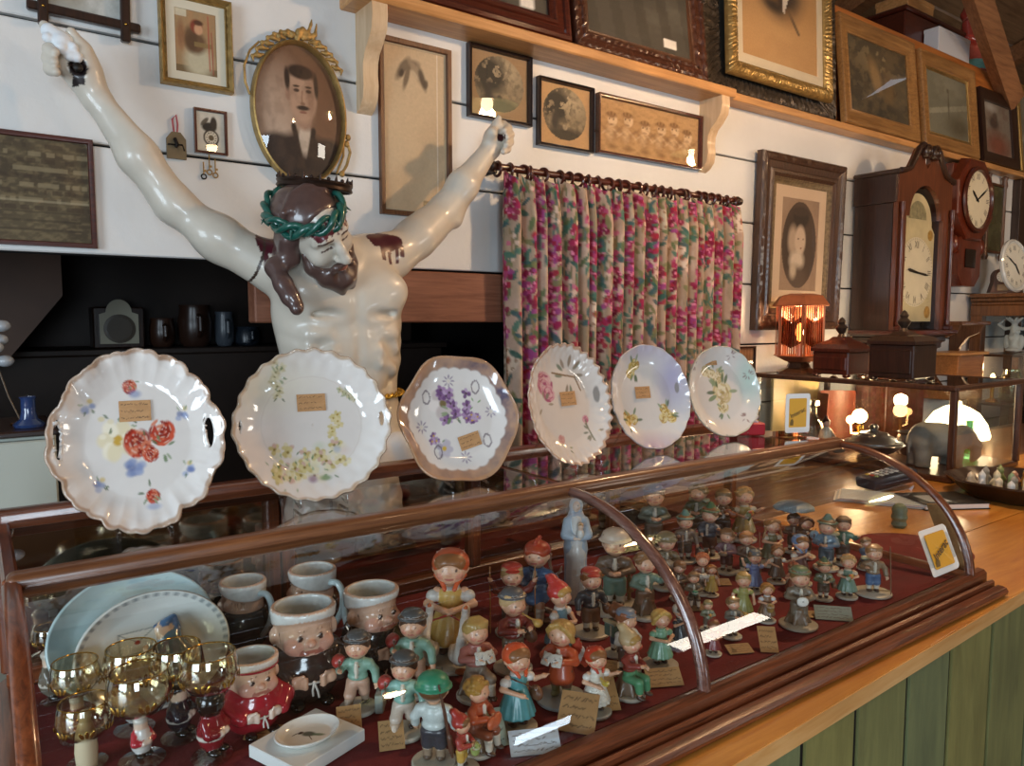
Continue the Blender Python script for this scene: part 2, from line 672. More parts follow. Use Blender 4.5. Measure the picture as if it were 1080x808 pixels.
M_GREEN = wood('green_stained_plank', '#77753f', '#96925a', 'Z', rough=0.6, scale=3, stretch=7)
M_MAHOG = wood('mahogany', '#2c0f09', '#5a2516', 'Z', rough=0.3, scale=8, coat=0.4)
M_MAHOG_X = wood('mahogany_x', '#2c0f09', '#5a2516', 'X', rough=0.3, scale=8, coat=0.4)
M_DARKWOOD = wood('dark_wood', '#170d09', '#3a2319', 'Z', rough=0.35, scale=8, coat=0.3)
M_DARKWOOD_X = wood('dark_wood_x', '#170d09', '#3a2319', 'X', rough=0.35, scale=8, coat=0.3)
M_WALNUT = wood('walnut', '#3b2416', '#6b4630', 'Z', rough=0.4, scale=8, coat=0.2)
M_BROWNFR = wood('brown_frame', '#4a2c1a', '#7d5334', 'Z', rough=0.45, scale=10)
M_RAFTER = wood('rafter', '#70482c', '#a3744c', 'X', rough=0.7, scale=4)
M_ROOF = wood('roof_board', '#6b5038', '#9a7a58', 'X', rough=0.75, scale=3)
M_GOLD = plain('gilt', '#b3945a', rough=0.4, metal=0.75, noise=0.25, nscale=40, bump=0.25, bscale=120)
M_GOLDWORN = plain('worn_gilt', '#a98a52', rough=0.5, metal=0.5, noise=0.35, nscale=60, bump=0.5, bscale=160)
M_BRASS = plain('brass', '#b98d3e', rough=0.25, metal=1.0)
M_BLACKIRON = plain('black_iron', '#17130f', rough=0.5, metal=0.3)
M_GLASS = thin_glass('clear_pane', (0.97, 0.985, 0.975), 1.5)
M_PICGLASS = thin_glass('picture_glass', (0.99, 0.99, 0.985), 1.45)
M_CLEAR = thin_glass('clear_acrylic', (0.93, 0.95, 0.95), 1.45)
M_PRINT = painted('printed_paper', rough=0.65, noise=0.06, nscale=120)
M_CHINA = painted('painted_china', rough=0.12, coat=0.6, noise=0.02, nscale=60)
M_FIG = painted('painted_earthenware', rough=0.38, coat=0.25, noise=0.16, nscale=140)
M_FIGGLOSS = painted('glazed_earthenware', rough=0.18, coat=0.5, noise=0.12, nscale=90)
M_PAPERTAG = plain('kraft_paper', '#b88f5c', rough=0.8, noise=0.12, nscale=90)
M_INK = plain('ink', '#3a2616', rough=0.7)
M_PAPER = plain('white_paper', '#e9e6df', rough=0.7)
M_VELVET = plain('maroon_velvet', '#6d141c', rough=0.85, noise=0.25, nscale=14, bump=0.2, bscale=200)
CT = 0.95            # counter top
CASE_TOP = 1.23
CASE_FLOOR = 0.985
X_END = 1.63
# == room shell
def boards(mb, x0, x1, zlist, y0=-0.004, th=0.022, gap=0.007):
 for a, b in zip(zlist[:-1], zlist[1:]):
  mb.box((x0, y0, a + gap / 2), (x1, y0 + th, b - gap / 2), bev=0.003)
def room():
 w = MB()
 boards(w, -2.4, 7.0, [1.658, 1.912, 2.166, 2.42])
 boards(w, -2.4, 1.2, [2.42, 2.67, 2.92])
 low = [0.0, 0.15, 0.4, 0.65, 0.9, 1.15, 1.404, 1.658]
 boards(w, 2.36, 7.0, low)
 boards(w, -2.4, -0.9, low)
 w.box((-2.4, 0.019, 1.66), (7.0, 0.05, 2.42), mi=1)
 w.box((-2.4, 0.019, 2.42), (1.2, 0.05, 2.92), mi=1)
 w.box((2.36, 0.019, 0), (7.0, 0.05, 1.658), mi=1)
 w.box((-2.4, 0.019, 0), (-0.9, 0.05, 1.658), mi=1)
 struct(w.build('wall_back', [M_WHITE, M_GAP]))
 f = MB()
 for i in range(18):
  y = -5.0 + i * 0.4
  f.box((-2.5, y + 0.003, -0.05), (7.0, y + 0.397, 0.0), bev=0.002)
 struct(f.build('floor', wood('floor_board', '#4b3220', '#7a5738', 'X', rough=0.5, scale=3)))
 M_TAN = wood('tan_wall', '#6d5138', '#8f7354', 'X', rough=0.7, scale=3)
 w = MB()   # wall behind the camera, two window openings
 OPEN = ((-1.7, -0.4, .95, 2.15), (2.62, 3.16, .22, .66), (4.25, 5.45, 1.5, 2.25))
 edge = -2.5
 for x0, x1, z0, z1 in OPEN:
  w.box((edge, -5.1, 0), (x0, -5.0, 3.4))
  w.box((x0, -5.1, 0), (x1, -5.0, z0))
  w.box((x0, -5.1, z1), (x1, -5.0, 3.4))
  edge = x1
 w.box((edge, -5.1, 0), (7.0, -5.0, 3.4))
 struct(w.build('wall_front', M_TAN))
 for n, (x0, x1, z0, z1) in zip((1, 2, 4), OPEN):
  m = MB()
  for a, b in (((x0, z0), (x0 + .05, z1)), ((x1 - .05, z0), (x1, z1)), ((x0, z0), (x1, z0 + .05)), ((x0, z1 - .05), (x1, z1)), (((x0 + x1) / 2 - .015, z0), ((x0 + x1) / 2 + .015, z1))):
   m.box((a[0], -5.08, a[1]), (b[0], -5.03, b[1]), bev=0.004)
  fr = struct(m.build('window_%d' % n, M_WHITE))
  MB().box((x0 + .02, -5.057, z0 + .02), (x1 - .02, -5.053, z1 - .02)).build('pane', M_GLASS, fr)
 w = MB()
 w.box((-2.5, -5.1, 0), (-2.4, -3.0, 3.4)); w.box((-2.5, -1.4, 0), (-2.4, 2.3, 3.4))
 w.box((-2.5, -3.0, 0), (-2.4, -1.4, 0.9)); w.box((-2.5, -3.0, 2.2), (-2.4, -1.4, 3.4))
 struct(w.build('wall_left', M_TAN))
 m = MB()
 for a, b in (((-3.0, .9), (-2.94, 2.2)), ((-1.46, .9), (-1.4, 2.2)), ((-3.0, .9), (-1.4, .96)), ((-3.0, 2.14), (-1.4, 2.2)), ((-2.22, .9), (-2.18, 2.2)), ((-3, 1.53), (-1.4, 1.57))):
  m.box((-2.48, a[0], a[1]), (-2.43, b[0], b[1]), bev=0.004)
 fr = struct(m.build('window_3', M_WHITE))
 MB().box((-2.457, -2.98, .92), (-2.453, -1.42, 2.18)).build('pane', M_GLASS, fr)
 w = MB().box((7.0, -5.1, 0), (7.1, 2.3, 4.0))
 struct(w.build('wall_right', M_TAN))
 w = MB()
 w.box((-2.4, 2.2, 0), (7.0, 2.3, 3.4))
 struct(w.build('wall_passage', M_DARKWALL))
 w = MB()
 w.box((-2.4, 0.05, 2.36), (7.0, 2.2, 2.4))
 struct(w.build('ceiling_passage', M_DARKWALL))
 w = MB()   # sloping board roof over the room and the loft
 def slope(y0, z0, y1, z1, n):
  for i in range(n):
   a, b = i / n, (i + 1) / n - 0.004
   p = [(y0 + (y1 - y0) * t, z0 + (z1 - z0) * t) for t in (a, b)]
   w.prism([p[0], p[1], (p[1][0], p[1][1] + .03), (p[0][0], p[0][1] + .03)], -2.5, 7.1, axis='x')
 slope(2.3, 2.75, -1.6, 4.1, 14)
 slope(-1.6, 4.1, -5.1, 3.3, 12)
 struct(w.build('ceiling', M_ROOF))
 for x in (-1.2, 0.6, 2.4, 4.15, 6.0):
  w = MB()
  w.prism([(2.2, 2.66), (-1.6, 3.97), (-1.6, 4.08), (2.2, 2.78)], x, x + 0.1, axis='x')
  tag(w.build('rafter', M_RAFTER), 'rough roof rafter running up under the roof boards', 'rafter', 'rafters under the roof boards')
room()
# upper shelf, brackets and the narrow ledge
SH_Z = 2.352
def shelf_and_ledge():
 s = MB()
 s.box((0.86, -0.118, SH_Z), (2.415, 0.0, SH_Z + 0.034), bev=0.004)
 o = s.build('picture_shelf', M_PINE)
 tag(o, 'deep pine shelf on two scrolled brackets, carrying large old pictures', 'shelf')
 prof = [(0, SH_Z), (-0.112, SH_Z), (-0.114, SH_Z - 0.03), (-0.108, SH_Z - 0.065), (-0.085, SH_Z - 0.095), (-0.062, SH_Z - 0.115), (-0.05, SH_Z - 0.14),
   (-0.048, SH_Z - 0.17), (-0.052, SH_Z - 0.20), (-0.046, SH_Z - 0.235), (-0.026, SH_Z - 0.258), (0, SH_Z - 0.27)]
 for x in (0.905, 2.335):
  b = MB().prism(prof, x, x + 0.045, axis='x').build('bracket', M_PINE_Z, o, ang=50)
 l = MB()
 l.box((2.43, -0.075, 2.362), (6.9, -0.0, 2.392), bev=0.003)
 tag(l.build('picture_ledge', M_PINE), 'narrow pine ledge under the row of gilt landscape pictures', 'shelf')
 b = MB()
 b.box((1.2, 0.0, 2.42), (7.0, 0.03, 2.93), bev=0.003)
 struct(b.build('trim_1', M_ORANGE))
 b = MB().box((1.2, 0.03, 2.89), (7.0, 1.6, 2.93))
 struct(b.build('trim_2', M_ROOF))
shelf_and_ledge()
# == camera
cam = bpy.data.cameras.new('camera')
cam.sensor_fit = 'HORIZONTAL'
cam.sensor_width = 36.0
cam.lens = 36.0 * F_PX / 1080
cam.clip_start = 0.02
co = bpy.data.objects.new('camera', cam)
COL.objects.link(co)
co.location = CAM
co.rotation_euler = (pi / 2 - PITCH, 0, -YAW)
scene.camera = co
# == light
def area(name, loc, target, sx, sy, power, col):
 l = bpy.data.lights.new(name, 'AREA')
 l.shape = 'RECTANGLE'
 l.size, l.size_y = sx, sy
 l.energy = power
 l.color = col
 o = bpy.data.objects.new(name, l)
 COL.objects.link(o)
 o.location = loc
 d = Vector(target) - Vector(loc)
 o.rotation_euler = d.to_track_quat('-Z', 'Y').to_euler()
 return o
def point(name, loc, power, col, r=0.03):
 l = bpy.data.lights.new(name, 'POINT')
 l.energy = power
 l.color = col
 l.shadow_soft_size = r
 o = bpy.data.objects.new(name, l)
 COL.objects.link(o)
 o.location = loc
 return o
DAY = (0.72, 0.87, 1.0)
WARM = (1.0, 0.62, 0.34)
area('daylight_window_1', (-1.05, -4.98, 1.55), (-1.05, 0, 1.55), 1.2, 1.1, 54, DAY)
area('daylight_window_2', (2.89, -4.98, .44), (2.89, 0, .44), .46, .36, 6, DAY)
area('daylight_window_3', (-2.38, -2.2, 1.55), (0, -2.2, 1.55), 1.5, 1.2, 56, DAY)
area('daylight_window_4', (4.85, -4.98, 1.875), (4.85, 0, 1.875), 1.1, .66, 26, (1.0, .90, .76))
w = bpy.data.worlds.new('world')
scene.world = w
w.use_nodes = True
w.node_tree.nodes['Background'].inputs['Color'].default_value = (0.75, 0.85, 1.0, 1)
w.node_tree.nodes['Background'].inputs['Strength'].default_value = 1.0
def pendant(x, y, z, label, power):
 t = thing('pendant_lamp', label, 'lamp', (x, y, z), group='enamel pendant lamps')
 MB().tube([(0, 0, 0.12), (0, 0, 3.6 - z)], 0.004, 6).build('cord', M_BLACKIRON, t)
 sh = [(0.02, 0.12), (0.03, 0.115), (0.06, 0.09), (0.12, 0.03), (0.15, 0.0), (0.147, 0.0), (0.117, 0.03), (0.057, 0.086), (0.02, 0.11)]
 MB().lathe(sh, 28).build('lamp_shade', plain('enamel_shade', '#3f4a3c', rough=0.3), t)
 MB().ball((0, 0, 0.015), (0.03, 0.03, 0.04)).build('bulb', emit('bulb_glow', '#ffd9a0', 30), t)
 point('pendant_light', (x, y, z - 0.04), power, WARM, 0.04)
pendant(2.05, -1.08, 2.52, 'enamel pendant lamp hanging over the middle of the display case', 36)
pendant(1.2, -2.7, 2.5, 'enamel pendant lamp hanging on the customer side of the counter', 9)
pendant(4.0, -1.5, 2.62, 'enamel pendant lamp hanging before the long case clock', 26)
scene.view_settings.view_transform = 'Standard'
scene.view_settings.look = 'None'
scene.view_settings.gamma = 1.0
scene.view_settings.use_curve_mapping = False
scene.view_settings.exposure = 0.36
scene.cycles.use_denoising = True
scene.cycles.max_bounces = 10
scene.cycles.transparent_max_bounces = 24
scene.cycles.glossy_bounces = 5
scene.cycles.sample_clamp_indirect = 6.0
scene.cycles.caustics_reflective = False
scene.cycles.caustics_refractive = False
# == counter
def counter():
 t = thing('shop_counter', 'long shop counter with varnished pine top over green stained planks', 'counter', (0, 0, 0))
 A, B = ZP(1080, 622, CT), ZP(770, 808, CT)
 sl = (A[1] - B[1]) / (A[0] - B[0])
 fy = lambda x: A[1] + sl * (x - A[0])
 top = MB()
 x0, x1 = -1.2, 4.6
 yj = -1.13           # joint between the two planks
 top.prism([(x0, fy(x0)), (x1, fy(x1)), (x1, yj - .0015), (x0, yj - .0015)], CT - 0.03, CT, axis='z')
 top.prism([(x0, yj + .0015), (x1, yj + .0015), (x1, -0.74), (x0, -0.74)], CT - 0.03, CT, axis='z')
 top.build('countertop', M_COUNTER, t, smooth=False)
 MB().box((X_END + 0.02, -0.739, CT - 0.03), (3.38, -0.026, CT - 0.0005), bev=0.002).build('rear_board', M_COUNTER_DARK, t)
 MB().box((3.382, -0.739, CT - 0.03), (4.6, -0.32, CT - 0.0005), bev=0.002).build('rear_board', M_COUNTER_DARK, t)
 MB().prism([(x0 + .05, fy(x0) + .0565), (x1, fy(x1) + .0565), (x1, fy(x1) + .08), (x0 + .05, fy(x0) + .08)], 0, CT - .031, axis='z').build('carcass', M_GAP, t)  # near-black backing, coloured so the plank gaps read as deep shadow
 GR = [wood('green_plank_%d' % k, c1, c2, 'Z', rough=0.6, scale=3.2, stretch=6, bump=.3) for k, (c1, c2) in enumerate((('#636540', '#8b8c56'), ('#5a6347', '#838a5c'), ('#6d6a3c', '#949055')))]
 MB().prism([(x0, fy(x0) - .0015), (x1, fy(x1) - .0015), (x1, fy(x1)), (x0, fy(x0))], CT - .0295, CT - .0015, axis='z').build('lit_front_edge', wood('lit_pine', '#cf9450', '#e8bc80', 'X', rough=.4, scale=4, coat=.2), t, smooth=False)  # added strip of lighter pine, paled to carry the frontal light
 g = random.Random(2)
 xa, i = -1.15, 0
 while xa < 4.5:
  wd = g.uniform(.15, .23)
  q = [(xa, fy(xa) + .05), (xa + wd - .017, fy(xa + wd - .017) + .05)]
  MB().prism(q + [(q[1][0], q[1][1] + .006), (q[0][0], q[0][1] + .006)], 0, CT - .031, axis='z').build('front_plank', GR[i % 3], t, smooth=False)
  xa += wd
  i += 1
 return fy
fy = counter()
# == curved glass display case
YF, YR, YB = -1.035, -0.742, -1.338   # top front rail, rear, foot of the curved glass
def arc_pts(n=20, inset=0.0):
 """curved front from the top rail down to the base, (y,z)"""
 P = []
 for i in range(n + 1):
  a = (pi / 2) * i / n
  ry, rz = (YF - 0.010 - YB), (CASE_TOP - 0.010 - 0.978)
  P.append((YF - 0.010 - ry * sin(a), 0.978 + rz * cos(a)))
 return P
def case():
 t = thing('display_case', 'antique oak display case with curved glass front standing on the counter', 'display case', (0, 0, 0))
 X0 = 0.022
 b = MB()
 prof = [(YB + 0.02, 0.951), (YB - 0.047, 0.951), (YB - 0.052, 0.955), (YB - 0.053, 0.961), (YB - 0.049, 0.967), (YB - 0.042, 0.969), (YB - 0.033, 0.969),
   (YB - 0.032, 0.963), (YB - 0.027, 0.963), (YB - 0.0265, 0.974), (YB - 0.022, 0.977), (YB - 0.0175, 0.975), (YB - 0.017, 0.966), (YB - 0.012, 0.966), (YB - 0.0115, 0.988),
   (YB - 0.006, 0.994), (YB + 0.006, 0.995), (YB + 0.012, 0.990), (YB + 0.02, 0.984)]
 b.prism(prof, X0 - 0.04, X_END + 0.05, axis='x')
 b.build('front_moulding', M_BASE, t, ang=40)
 e = MB()
 profx = [(X_END - 0.02, 0.951), (X_END + 0.045, 0.951), (X_END + 0.05, 0.956), (X_END + 0.048, 0.966), (X_END + 0.034, 0.973), (X_END + 0.022, 0.983),
    (X_END + 0.008, 0.994), (X_END - 0.006, 0.994), (X_END - 0.02, 0.984)]
 e.prism(profx, YB - 0.0, YR + 0.02, axis='y')
 e.build('end_moulding', M_OAK_Y, t, ang=60)
 e = MB()
 e.prism([(X0 + 0.02, 0.951), (X0 - 0.045, 0.951), (X0 - 0.048, 0.966), (X0 - 0.02, 0.983), (X0 + 0.0, 0.994), (X0 + 0.02, 0.984)], YB, YR + 0.02, axis='y')
 e.build('end_moulding', M_OAK_Y, t, ang=60)
 MB().box((X0, YB + 0.021, 0.951), (X_END - 0.021, YR + 0.0, CASE_FLOOR)).build('velvet_floor', M_VELVET, t)
 MB().box((X0 - 0.005, YF - 0.016, CASE_TOP - 0.024), (X_END + 0.01, YF + 0.014, CASE_TOP + 0.005), bev=0.009, seg=3).build('front_rail', wood('rail_oak', '#4f2a16', '#8d5a36', 'X', rough=0.35, scale=9, coat=0.25, stretch=18), t)
 MB().box((X0 - 0.005, YR - 0.02, CASE_TOP - 0.024), (X_END + 0.01, YR + 0.02, CASE_TOP + 0.012), bev=0.005, seg=2).build('rear_rail', M_OAK, t)
 MB().box((X0 - 0.005, YR - 0.015, 0.986), (X_END, YR + 0.015, 1.012), bev=0.003).build('rear_sill', M_OAK, t)
 for x in (X0, X_END):
  MB().box((x - 0.008, YF, CASE_TOP - 0.018), (x + 0.008, YR, CASE_TOP - 0.002), bev=0.003).build('end_rail', M_OAK_Y, t)
 MB().box((0.80, YF, CASE_TOP - 0.018), (0.82, YR, CASE_TOP - 0.002), bev=0.003).build('middle_rail', M_OAK_Y, t)
 for x in (X0, 0.40, 0.425, 0.81, 1.20, X_END - 0.005):
  MB().box((x - 0.011, YR - 0.014, 1.01), (x + 0.011, YR + 0.014, CASE_TOP - 0.02), bev=0.003).build('rear_post', M_OAK_Z, t)
 P = arc_pts(22)
 met = plain('stile_metal', '#6d5a5c', rough=0.25, metal=0.6)
 for x in (X0, 0.81, X_END):
  w = 0.009
  V, F = [], []
  for i, (y, z) in enumerate(P):
   a = (pi / 2) * i / (len(P) - 1)
   ny, nz = -sin(a), cos(a)
   for dx, d in ((-w, -0.004), (-w, 0.004), (-w * .5, 0.0085), (w * .5, 0.0085), (w, 0.004), (w, -0.004)):
    V.append((x + dx, y + ny * d, z + nz * d))
  for i in range(len(P) - 1):
   for j in range(6):
    k = (j + 1) % 6
    F.append((i * 6 + j, i * 6 + k, i * 6 + 6 + k, i * 6 + 6 + j))
  F += [list(range(6)), [len(V) - 6 + j for j in range(6)][::-1]]
  MB().add(V, F).build('curved_stile', M_OAK_Y if x != 0.81 else wood('stile_wood', '#4a2a22', '#7d5648', 'Y', rough=0.2, scale=9, coat=0.8), t, ang=50)
 for xa, xb in ((X0 + .008, 0.802), (0.818, X_END - .008)):
  n = len(P)
  V = [(xa, y, z) for y, z in P] + [(xb, y, z) for y, z in P]
  F = [(i, i + 1, n + i + 1, n + i) for i in range(n - 1)]
  g = MB().add(V, F).build('curved_glass', M_GLASS, t, ang=80)
  g2 = MB().add([(xa, YF + .01, CASE_TOP), (xb, YF + .01, CASE_TOP), (xb, YR - .018, CASE_TOP), (xa, YR - .018, CASE_TOP)], [(0, 1, 2, 3)])
  g2.build('top_glass', M_GLASS, t)
 for x in (X0, X_END):
  V = [(x, y, z) for y, z in P] + [(x, YR, 0.985), (x, YR, CASE_TOP)]
  MB().add(V, [list(range(len(V)))]).build('end_glass', M_GLASS, t, smooth=False)
 mir = plain('old_mirror', '#b9a894', rough=0.06, metal=1.0)
 for xa, xb in ((X0 + .011, 0.389), (0.436, 0.80), (0.821, 1.19)):
  MB().box((xa, YR + 0.002, 1.012), (xb, YR + 0.008, CASE_TOP - 0.022)).build('mirror_door', mir, t)
 MB().box((1.211, YR + 0.002, 1.012), (X_END - .016, YR + 0.006, CASE_TOP - 0.022)).build('glass_door', M_GLASS, t)
case()
# == picture frames
FLAT = [(0, 0), (0, 1), (0.12, 1), (0.85, 0.9), (1, 0.75), (1, 0.1)]
COVE = [(0, 0), (0, 0.75), (0.05, 0.95), (0.15, 1), (0.25, 0.93), (0.45, 0.6), (0.7, 0.45), (0.85, 0.5), (0.93, 0.6), (1, 0.5), (1, 0.05)]
STEP = [(0, 0), (0, 0.7), (0.06, 0.9), (0.2, 1.0), (0.32, 0.88), (0.36, 0.7), (0.62, 0.62), (0.68, 0.78), (0.8, 0.8), (0.88, 0.6), (1, 0.5), (1, 0.05)]
ROUND = [(0, 0), (0, 0.5), (0.15, 0.85), (0.4, 1), (0.65, 0.9), (0.8, 0.62), (0.86, 0.68), (0.95, 0.6), (1, 0.4), (1, 0.05)]
def mitred(mb, x0, x1, z0, z1, rail, depth, prof, mi=0, sub=0, carve=None, y=0.0):
 """moulding swept round a rectangle; outer edge x0..x1, z0..z1; front towards -y"""
 cs = [(x0, z0, 1, 1), (x1, z0, -1, 1), (x1, z1, -1, -1), (x0, z1, 1, -1)]
 for k in range(4):
  a, b = cs[k], cs[(k + 1) % 4]
  L = math.hypot(b[0] - a[0], b[1] - a[1])
  n = max(1, int(L / sub)) if sub else 1
  V, F = [], []
  for i in range(n + 1):
   t = i / n
   for (u, h) in prof:
    pa = (a[0] + a[2] * u * rail, a[1] + a[3] * u * rail)
    pb = (b[0] + b[2] * u * rail, b[1] + b[3] * u * rail)
    px, pz = pa[0] + (pb[0] - pa[0]) * t, pa[1] + (pb[1] - pa[1]) * t
    d = h * depth
    if carve and 0 < h and 0.05 < u < 0.95:
     s = math.hypot(px - a[0], pz - a[1])
     d += carve[0] * (sin(s * 2 * pi / carve[1] + 5 * u) * cos(u * 9 + s * 40) + 0.4 * sin(s * 2 * pi / carve[1] * 2.3 + 11 * u))
    V.append((px, y - d, pz))
  m = len(prof)
  for i in range(n):
   for j in range(m - 1):
    F.append((i * m + j, i * m + j + 1, (i + 1) * m + j + 1, (i + 1) * m + j))
  mb.add(V, F, mi)
 return mb
def picture(label, x0, x1, z0, z1, rail, depth, prof, mat, paint, nx=70, nz=70, mount=None, y=-0.005, tilt=0.0, carve=None, sub=0, cat='picture',
   name='framed_picture', bg='#cbb79a', glass=True, group=None, rot=None, slip=None, inner=None, ang=35):
 w, h = x1 - x0, z1 - z0
 group = group or ('pictures leaning on the shelf and ledge' if z0 > 2.37 else 'framed pictures on the white wall')
 t = thing(name, label, cat, ((x0 + x1) / 2, y, z0), group=group, rot=rot if rot else (tilt, 0, 0))
 fr = mitred(MB(), -w / 2, w / 2, 0, h, rail, depth, prof, sub=sub, carve=carve).build('frame', mat, t, ang=ang)
 MB().box((-w / 2 + .002, -0.003, .002), (w / 2 - .002, 0, h - .002)).build('backing', M_BROWNFR, t)
 ix, iz = w / 2 - rail * 0.9, rail * 0.9
 yy = -depth * 0.25
 if inner:   # a second, gilt slip inside the frame
  mitred(MB(), -ix, ix, iz, h - iz, inner[0], depth * 0.55, inner[2] if len(inner) > 2 else COVE, sub=0.004 if len(inner) > 3 else 0, carve=inner[3] if len(inner) > 3 else None).build('slip', inner[1], t)
  ix, iz = ix - inner[0] * .95, iz + inner[0] * .95
 if mount:
  mw, mc = mount
  ms = mitred(MB(), -ix, ix, iz, h - iz, mw, 0.003, [(0, 0), (0, 1), (1, 1), (1, 0)], y=yy)
  ms.build('mount', plain('mount_' + mc.strip('#'), mc, rough=0.8, noise=0.05, nscale=9), t)
  ix, iz = ix - mw + .001, iz + mw - .001
 u, v, V, F = grid(-ix, ix, iz, h - iz, nx, nz, yy - 0.0005)
 cv = Canvas(u, v, bg)
 paint(cv)
 link_mesh('print', V, F, M_PRINT, t, col=cv.c)
 if glass:
  r = rail * 0.93
  MB().add([(-w / 2 + r, -depth * .25 - .005, r), (w / 2 - r, -depth * .25 - .005, r), (w / 2 - r, -depth * .25 - .005, h - r), (-w / 2 + r, -depth * .25 - .005, h - r)],
     [(0, 1, 2, 3)]).build('glass', M_PICGLASS, t)
 return t
def corners(px4, y=0.0):
 """four photo corners (TL TR BL BR) to an upright rectangle on the plane y"""
 p = [WP(a, b, y) for a, b in px4]
 return ((p[0][0] + p[2][0]) / 2, (p[1][0] + p[3][0]) / 2, (p[2][2] + p[3][2]) / 2, (p[0][2] + p[1][2]) / 2)
# --- painters
def p_sampler(c):
 c.noise(6, '#3a2c1c', 0.6, 3)
 c.noise(30, '#a08a63', 0.35, 5)
 for r in range(9):
  z = 0.93 - r * 0.075
  n = vnoise(c.u * 46, np.full_like(c.u, r * 7.3), r)
  c.mix((np.abs(c.v - z) < 0.022) * (n > 0.45) * 0.6, '#9c8a68' if r % 2 else '#40301f')
 for r in range(3):
  c.rect(0.05, 0.28 - r * .085, 0.95, 0.30 - r * .085, '#2f2416', 0.5)
 c.rect(0.0, 0.385, 1, 0.41, '#b0a080', 0.5)
def p_child(c):
 c.noise(5, '#b98a5e', 0.5, 2)
 c.rect(0, 0, 1, .12, '#6b5a3c', .8)
 c.blob(.55, .22, .42, .34, '#c9c0a2', .5)
 c.blob(.5, .5, .30, .22, '#6f5238', .4)
 c.blob(.38, .55, .2, .25, '#5b4028', .4, .8)
 c.blob(.52, .76, .17, .13, '#8a3f2a', .3)
 c.blob(.57, .72, .12, .10, '#d2a079', .3)
 c.blob(.57, .82, .14, .05, '#5a3722', .4)
 c.rect(.45, .44, .9, .52, '#8d7448', .9)
 c.line(.82, .1, .8, .95, .02, '#b05442', .9)
 c.line(.9, .05, .88, .7, .02, '#a04a3a', .8)
 c.blob(.15, .6, .12, .3, '#8b5a3a', .6, .7)
 c.rect(.0, .88, .3, 1, '#d9cfb4', .9)
def p_birdclock(c):
 c.noise(8, '#c9c0b0', .5, 8)
 c.blob(.45, .62, .3, .14, '#2b241c', .3)
 c.blob(.62, .72, .14, .2, '#3a3026', .3)
 c.blob(.3, .75, .2, .07, '#4a3f30', .3, .9, .6)
 c.blob(.52, .36, .28, .21, '#3b3022', .12)
 c.blob(.52, .36, .22, .165, '#ddd2bc', .12)
 c.blob(.52, .36, .11, .08, '#6b5a40', .2)
 for k in range(12):
  c.blob(.52 + .165 * cos(k * pi / 6), .36 + .125 * sin(k * pi / 6), .025, .02, '#2b241c', .3)
 c.line(.3, .12, .75, .2, .02, '#51432e')
def p_man(c):
 c.c = np.tile(lin('#7b5a43'), (len(c.u), 1))
 c.blob(.25, .55, .45, .4, '#b99c85', .9)
 c.blob(.3, .35, .3, .2, '#cbb29c', .9, .7)
 c.blob(.9, .6, .35, .6, '#5e3a26', .9, .8)
 c.blob(.5, -.02, .56, .38, '#2a1d17', .16)
 c.blob(.22, .22, .22, .15, '#2a1d17', .3)
 c.blob(.80, .2, .2, .16, '#2c1e18', .3)
 c.blob(.53, .29, .085, .17, '#cdbba8', .3, 1, -.1)
 c.blob(.50, .10, .13, .14, '#231813', .4)
 c.line(.42, .40, .5, .12, .035, '#241812')
 c.line(.63, .38, .55, .12, .035, '#241812')
 c.blob(.535, .48, .10, .12, '#a98771', .3)
 c.blob(.53, .62, .155, .185, '#b8957c', .18)
 c.blob(.62, .60, .07, .16, '#93705a', .7, .8)
 c.blob(.375, .62, .03, .05, '#a5806a', .4)
 c.blob(.53, .785, .165, .06, '#2f211a', .3, 1, -.05)
 c.blob(.38, .73, .035, .1, '#2f211a', .4)
 c.blob(.685, .70, .03, .11, '#2f211a', .4)
 for ex in (.47, .60):
  c.blob(ex, .655, .038, .016, '#3c2a20', .4)
  c.blob(ex, .685, .045, .010, '#35251c', .4)
 c.line(.53, .65, .52, .575, .012, '#94705a', .8)
 c.blob(.53, .565, .035, .015, '#8a6650', .5)
 c.blob(.53, .535, .085, .021, '#2f2119', .4)
 c.blob(.53, .505, .05, .012, '#8c5d4c', .4)
 c.noise(14, '#5e4534', .25, 5)
def p_bonnet(c):
 c.noise(2.5, '#c9b08e', .6, 4)
 for x, y, rx, ry, col, r in ((.3, .87, .17, .05, '#5d4f40', .5), (.42, .90, .2, .04, '#7c6b57', .1), (.52, .86, .2, .045, '#a48f74', -.5), (.62, .83, .12, .05, '#4d4033', -.8),
         (.36, .82, .12, .045, '#6b5b48', .9), (.68, .80, .05, .035, '#584a3b', .2), (.5, .845, .07, .02, '#ccb697', -.4), (.28, .84, .05, .03, '#3f342a', .3)):
  c.blob(x, y, rx, ry, col, .5, .9, r)
 c.rect(.87, 0, .885, 1, '#efe6d6', .8)
 c.rect(.62, .035, .84, .07, '#8c7a58', .8)
 c.rect(.64, .045, .82, .06, '#c0ad86', .9)
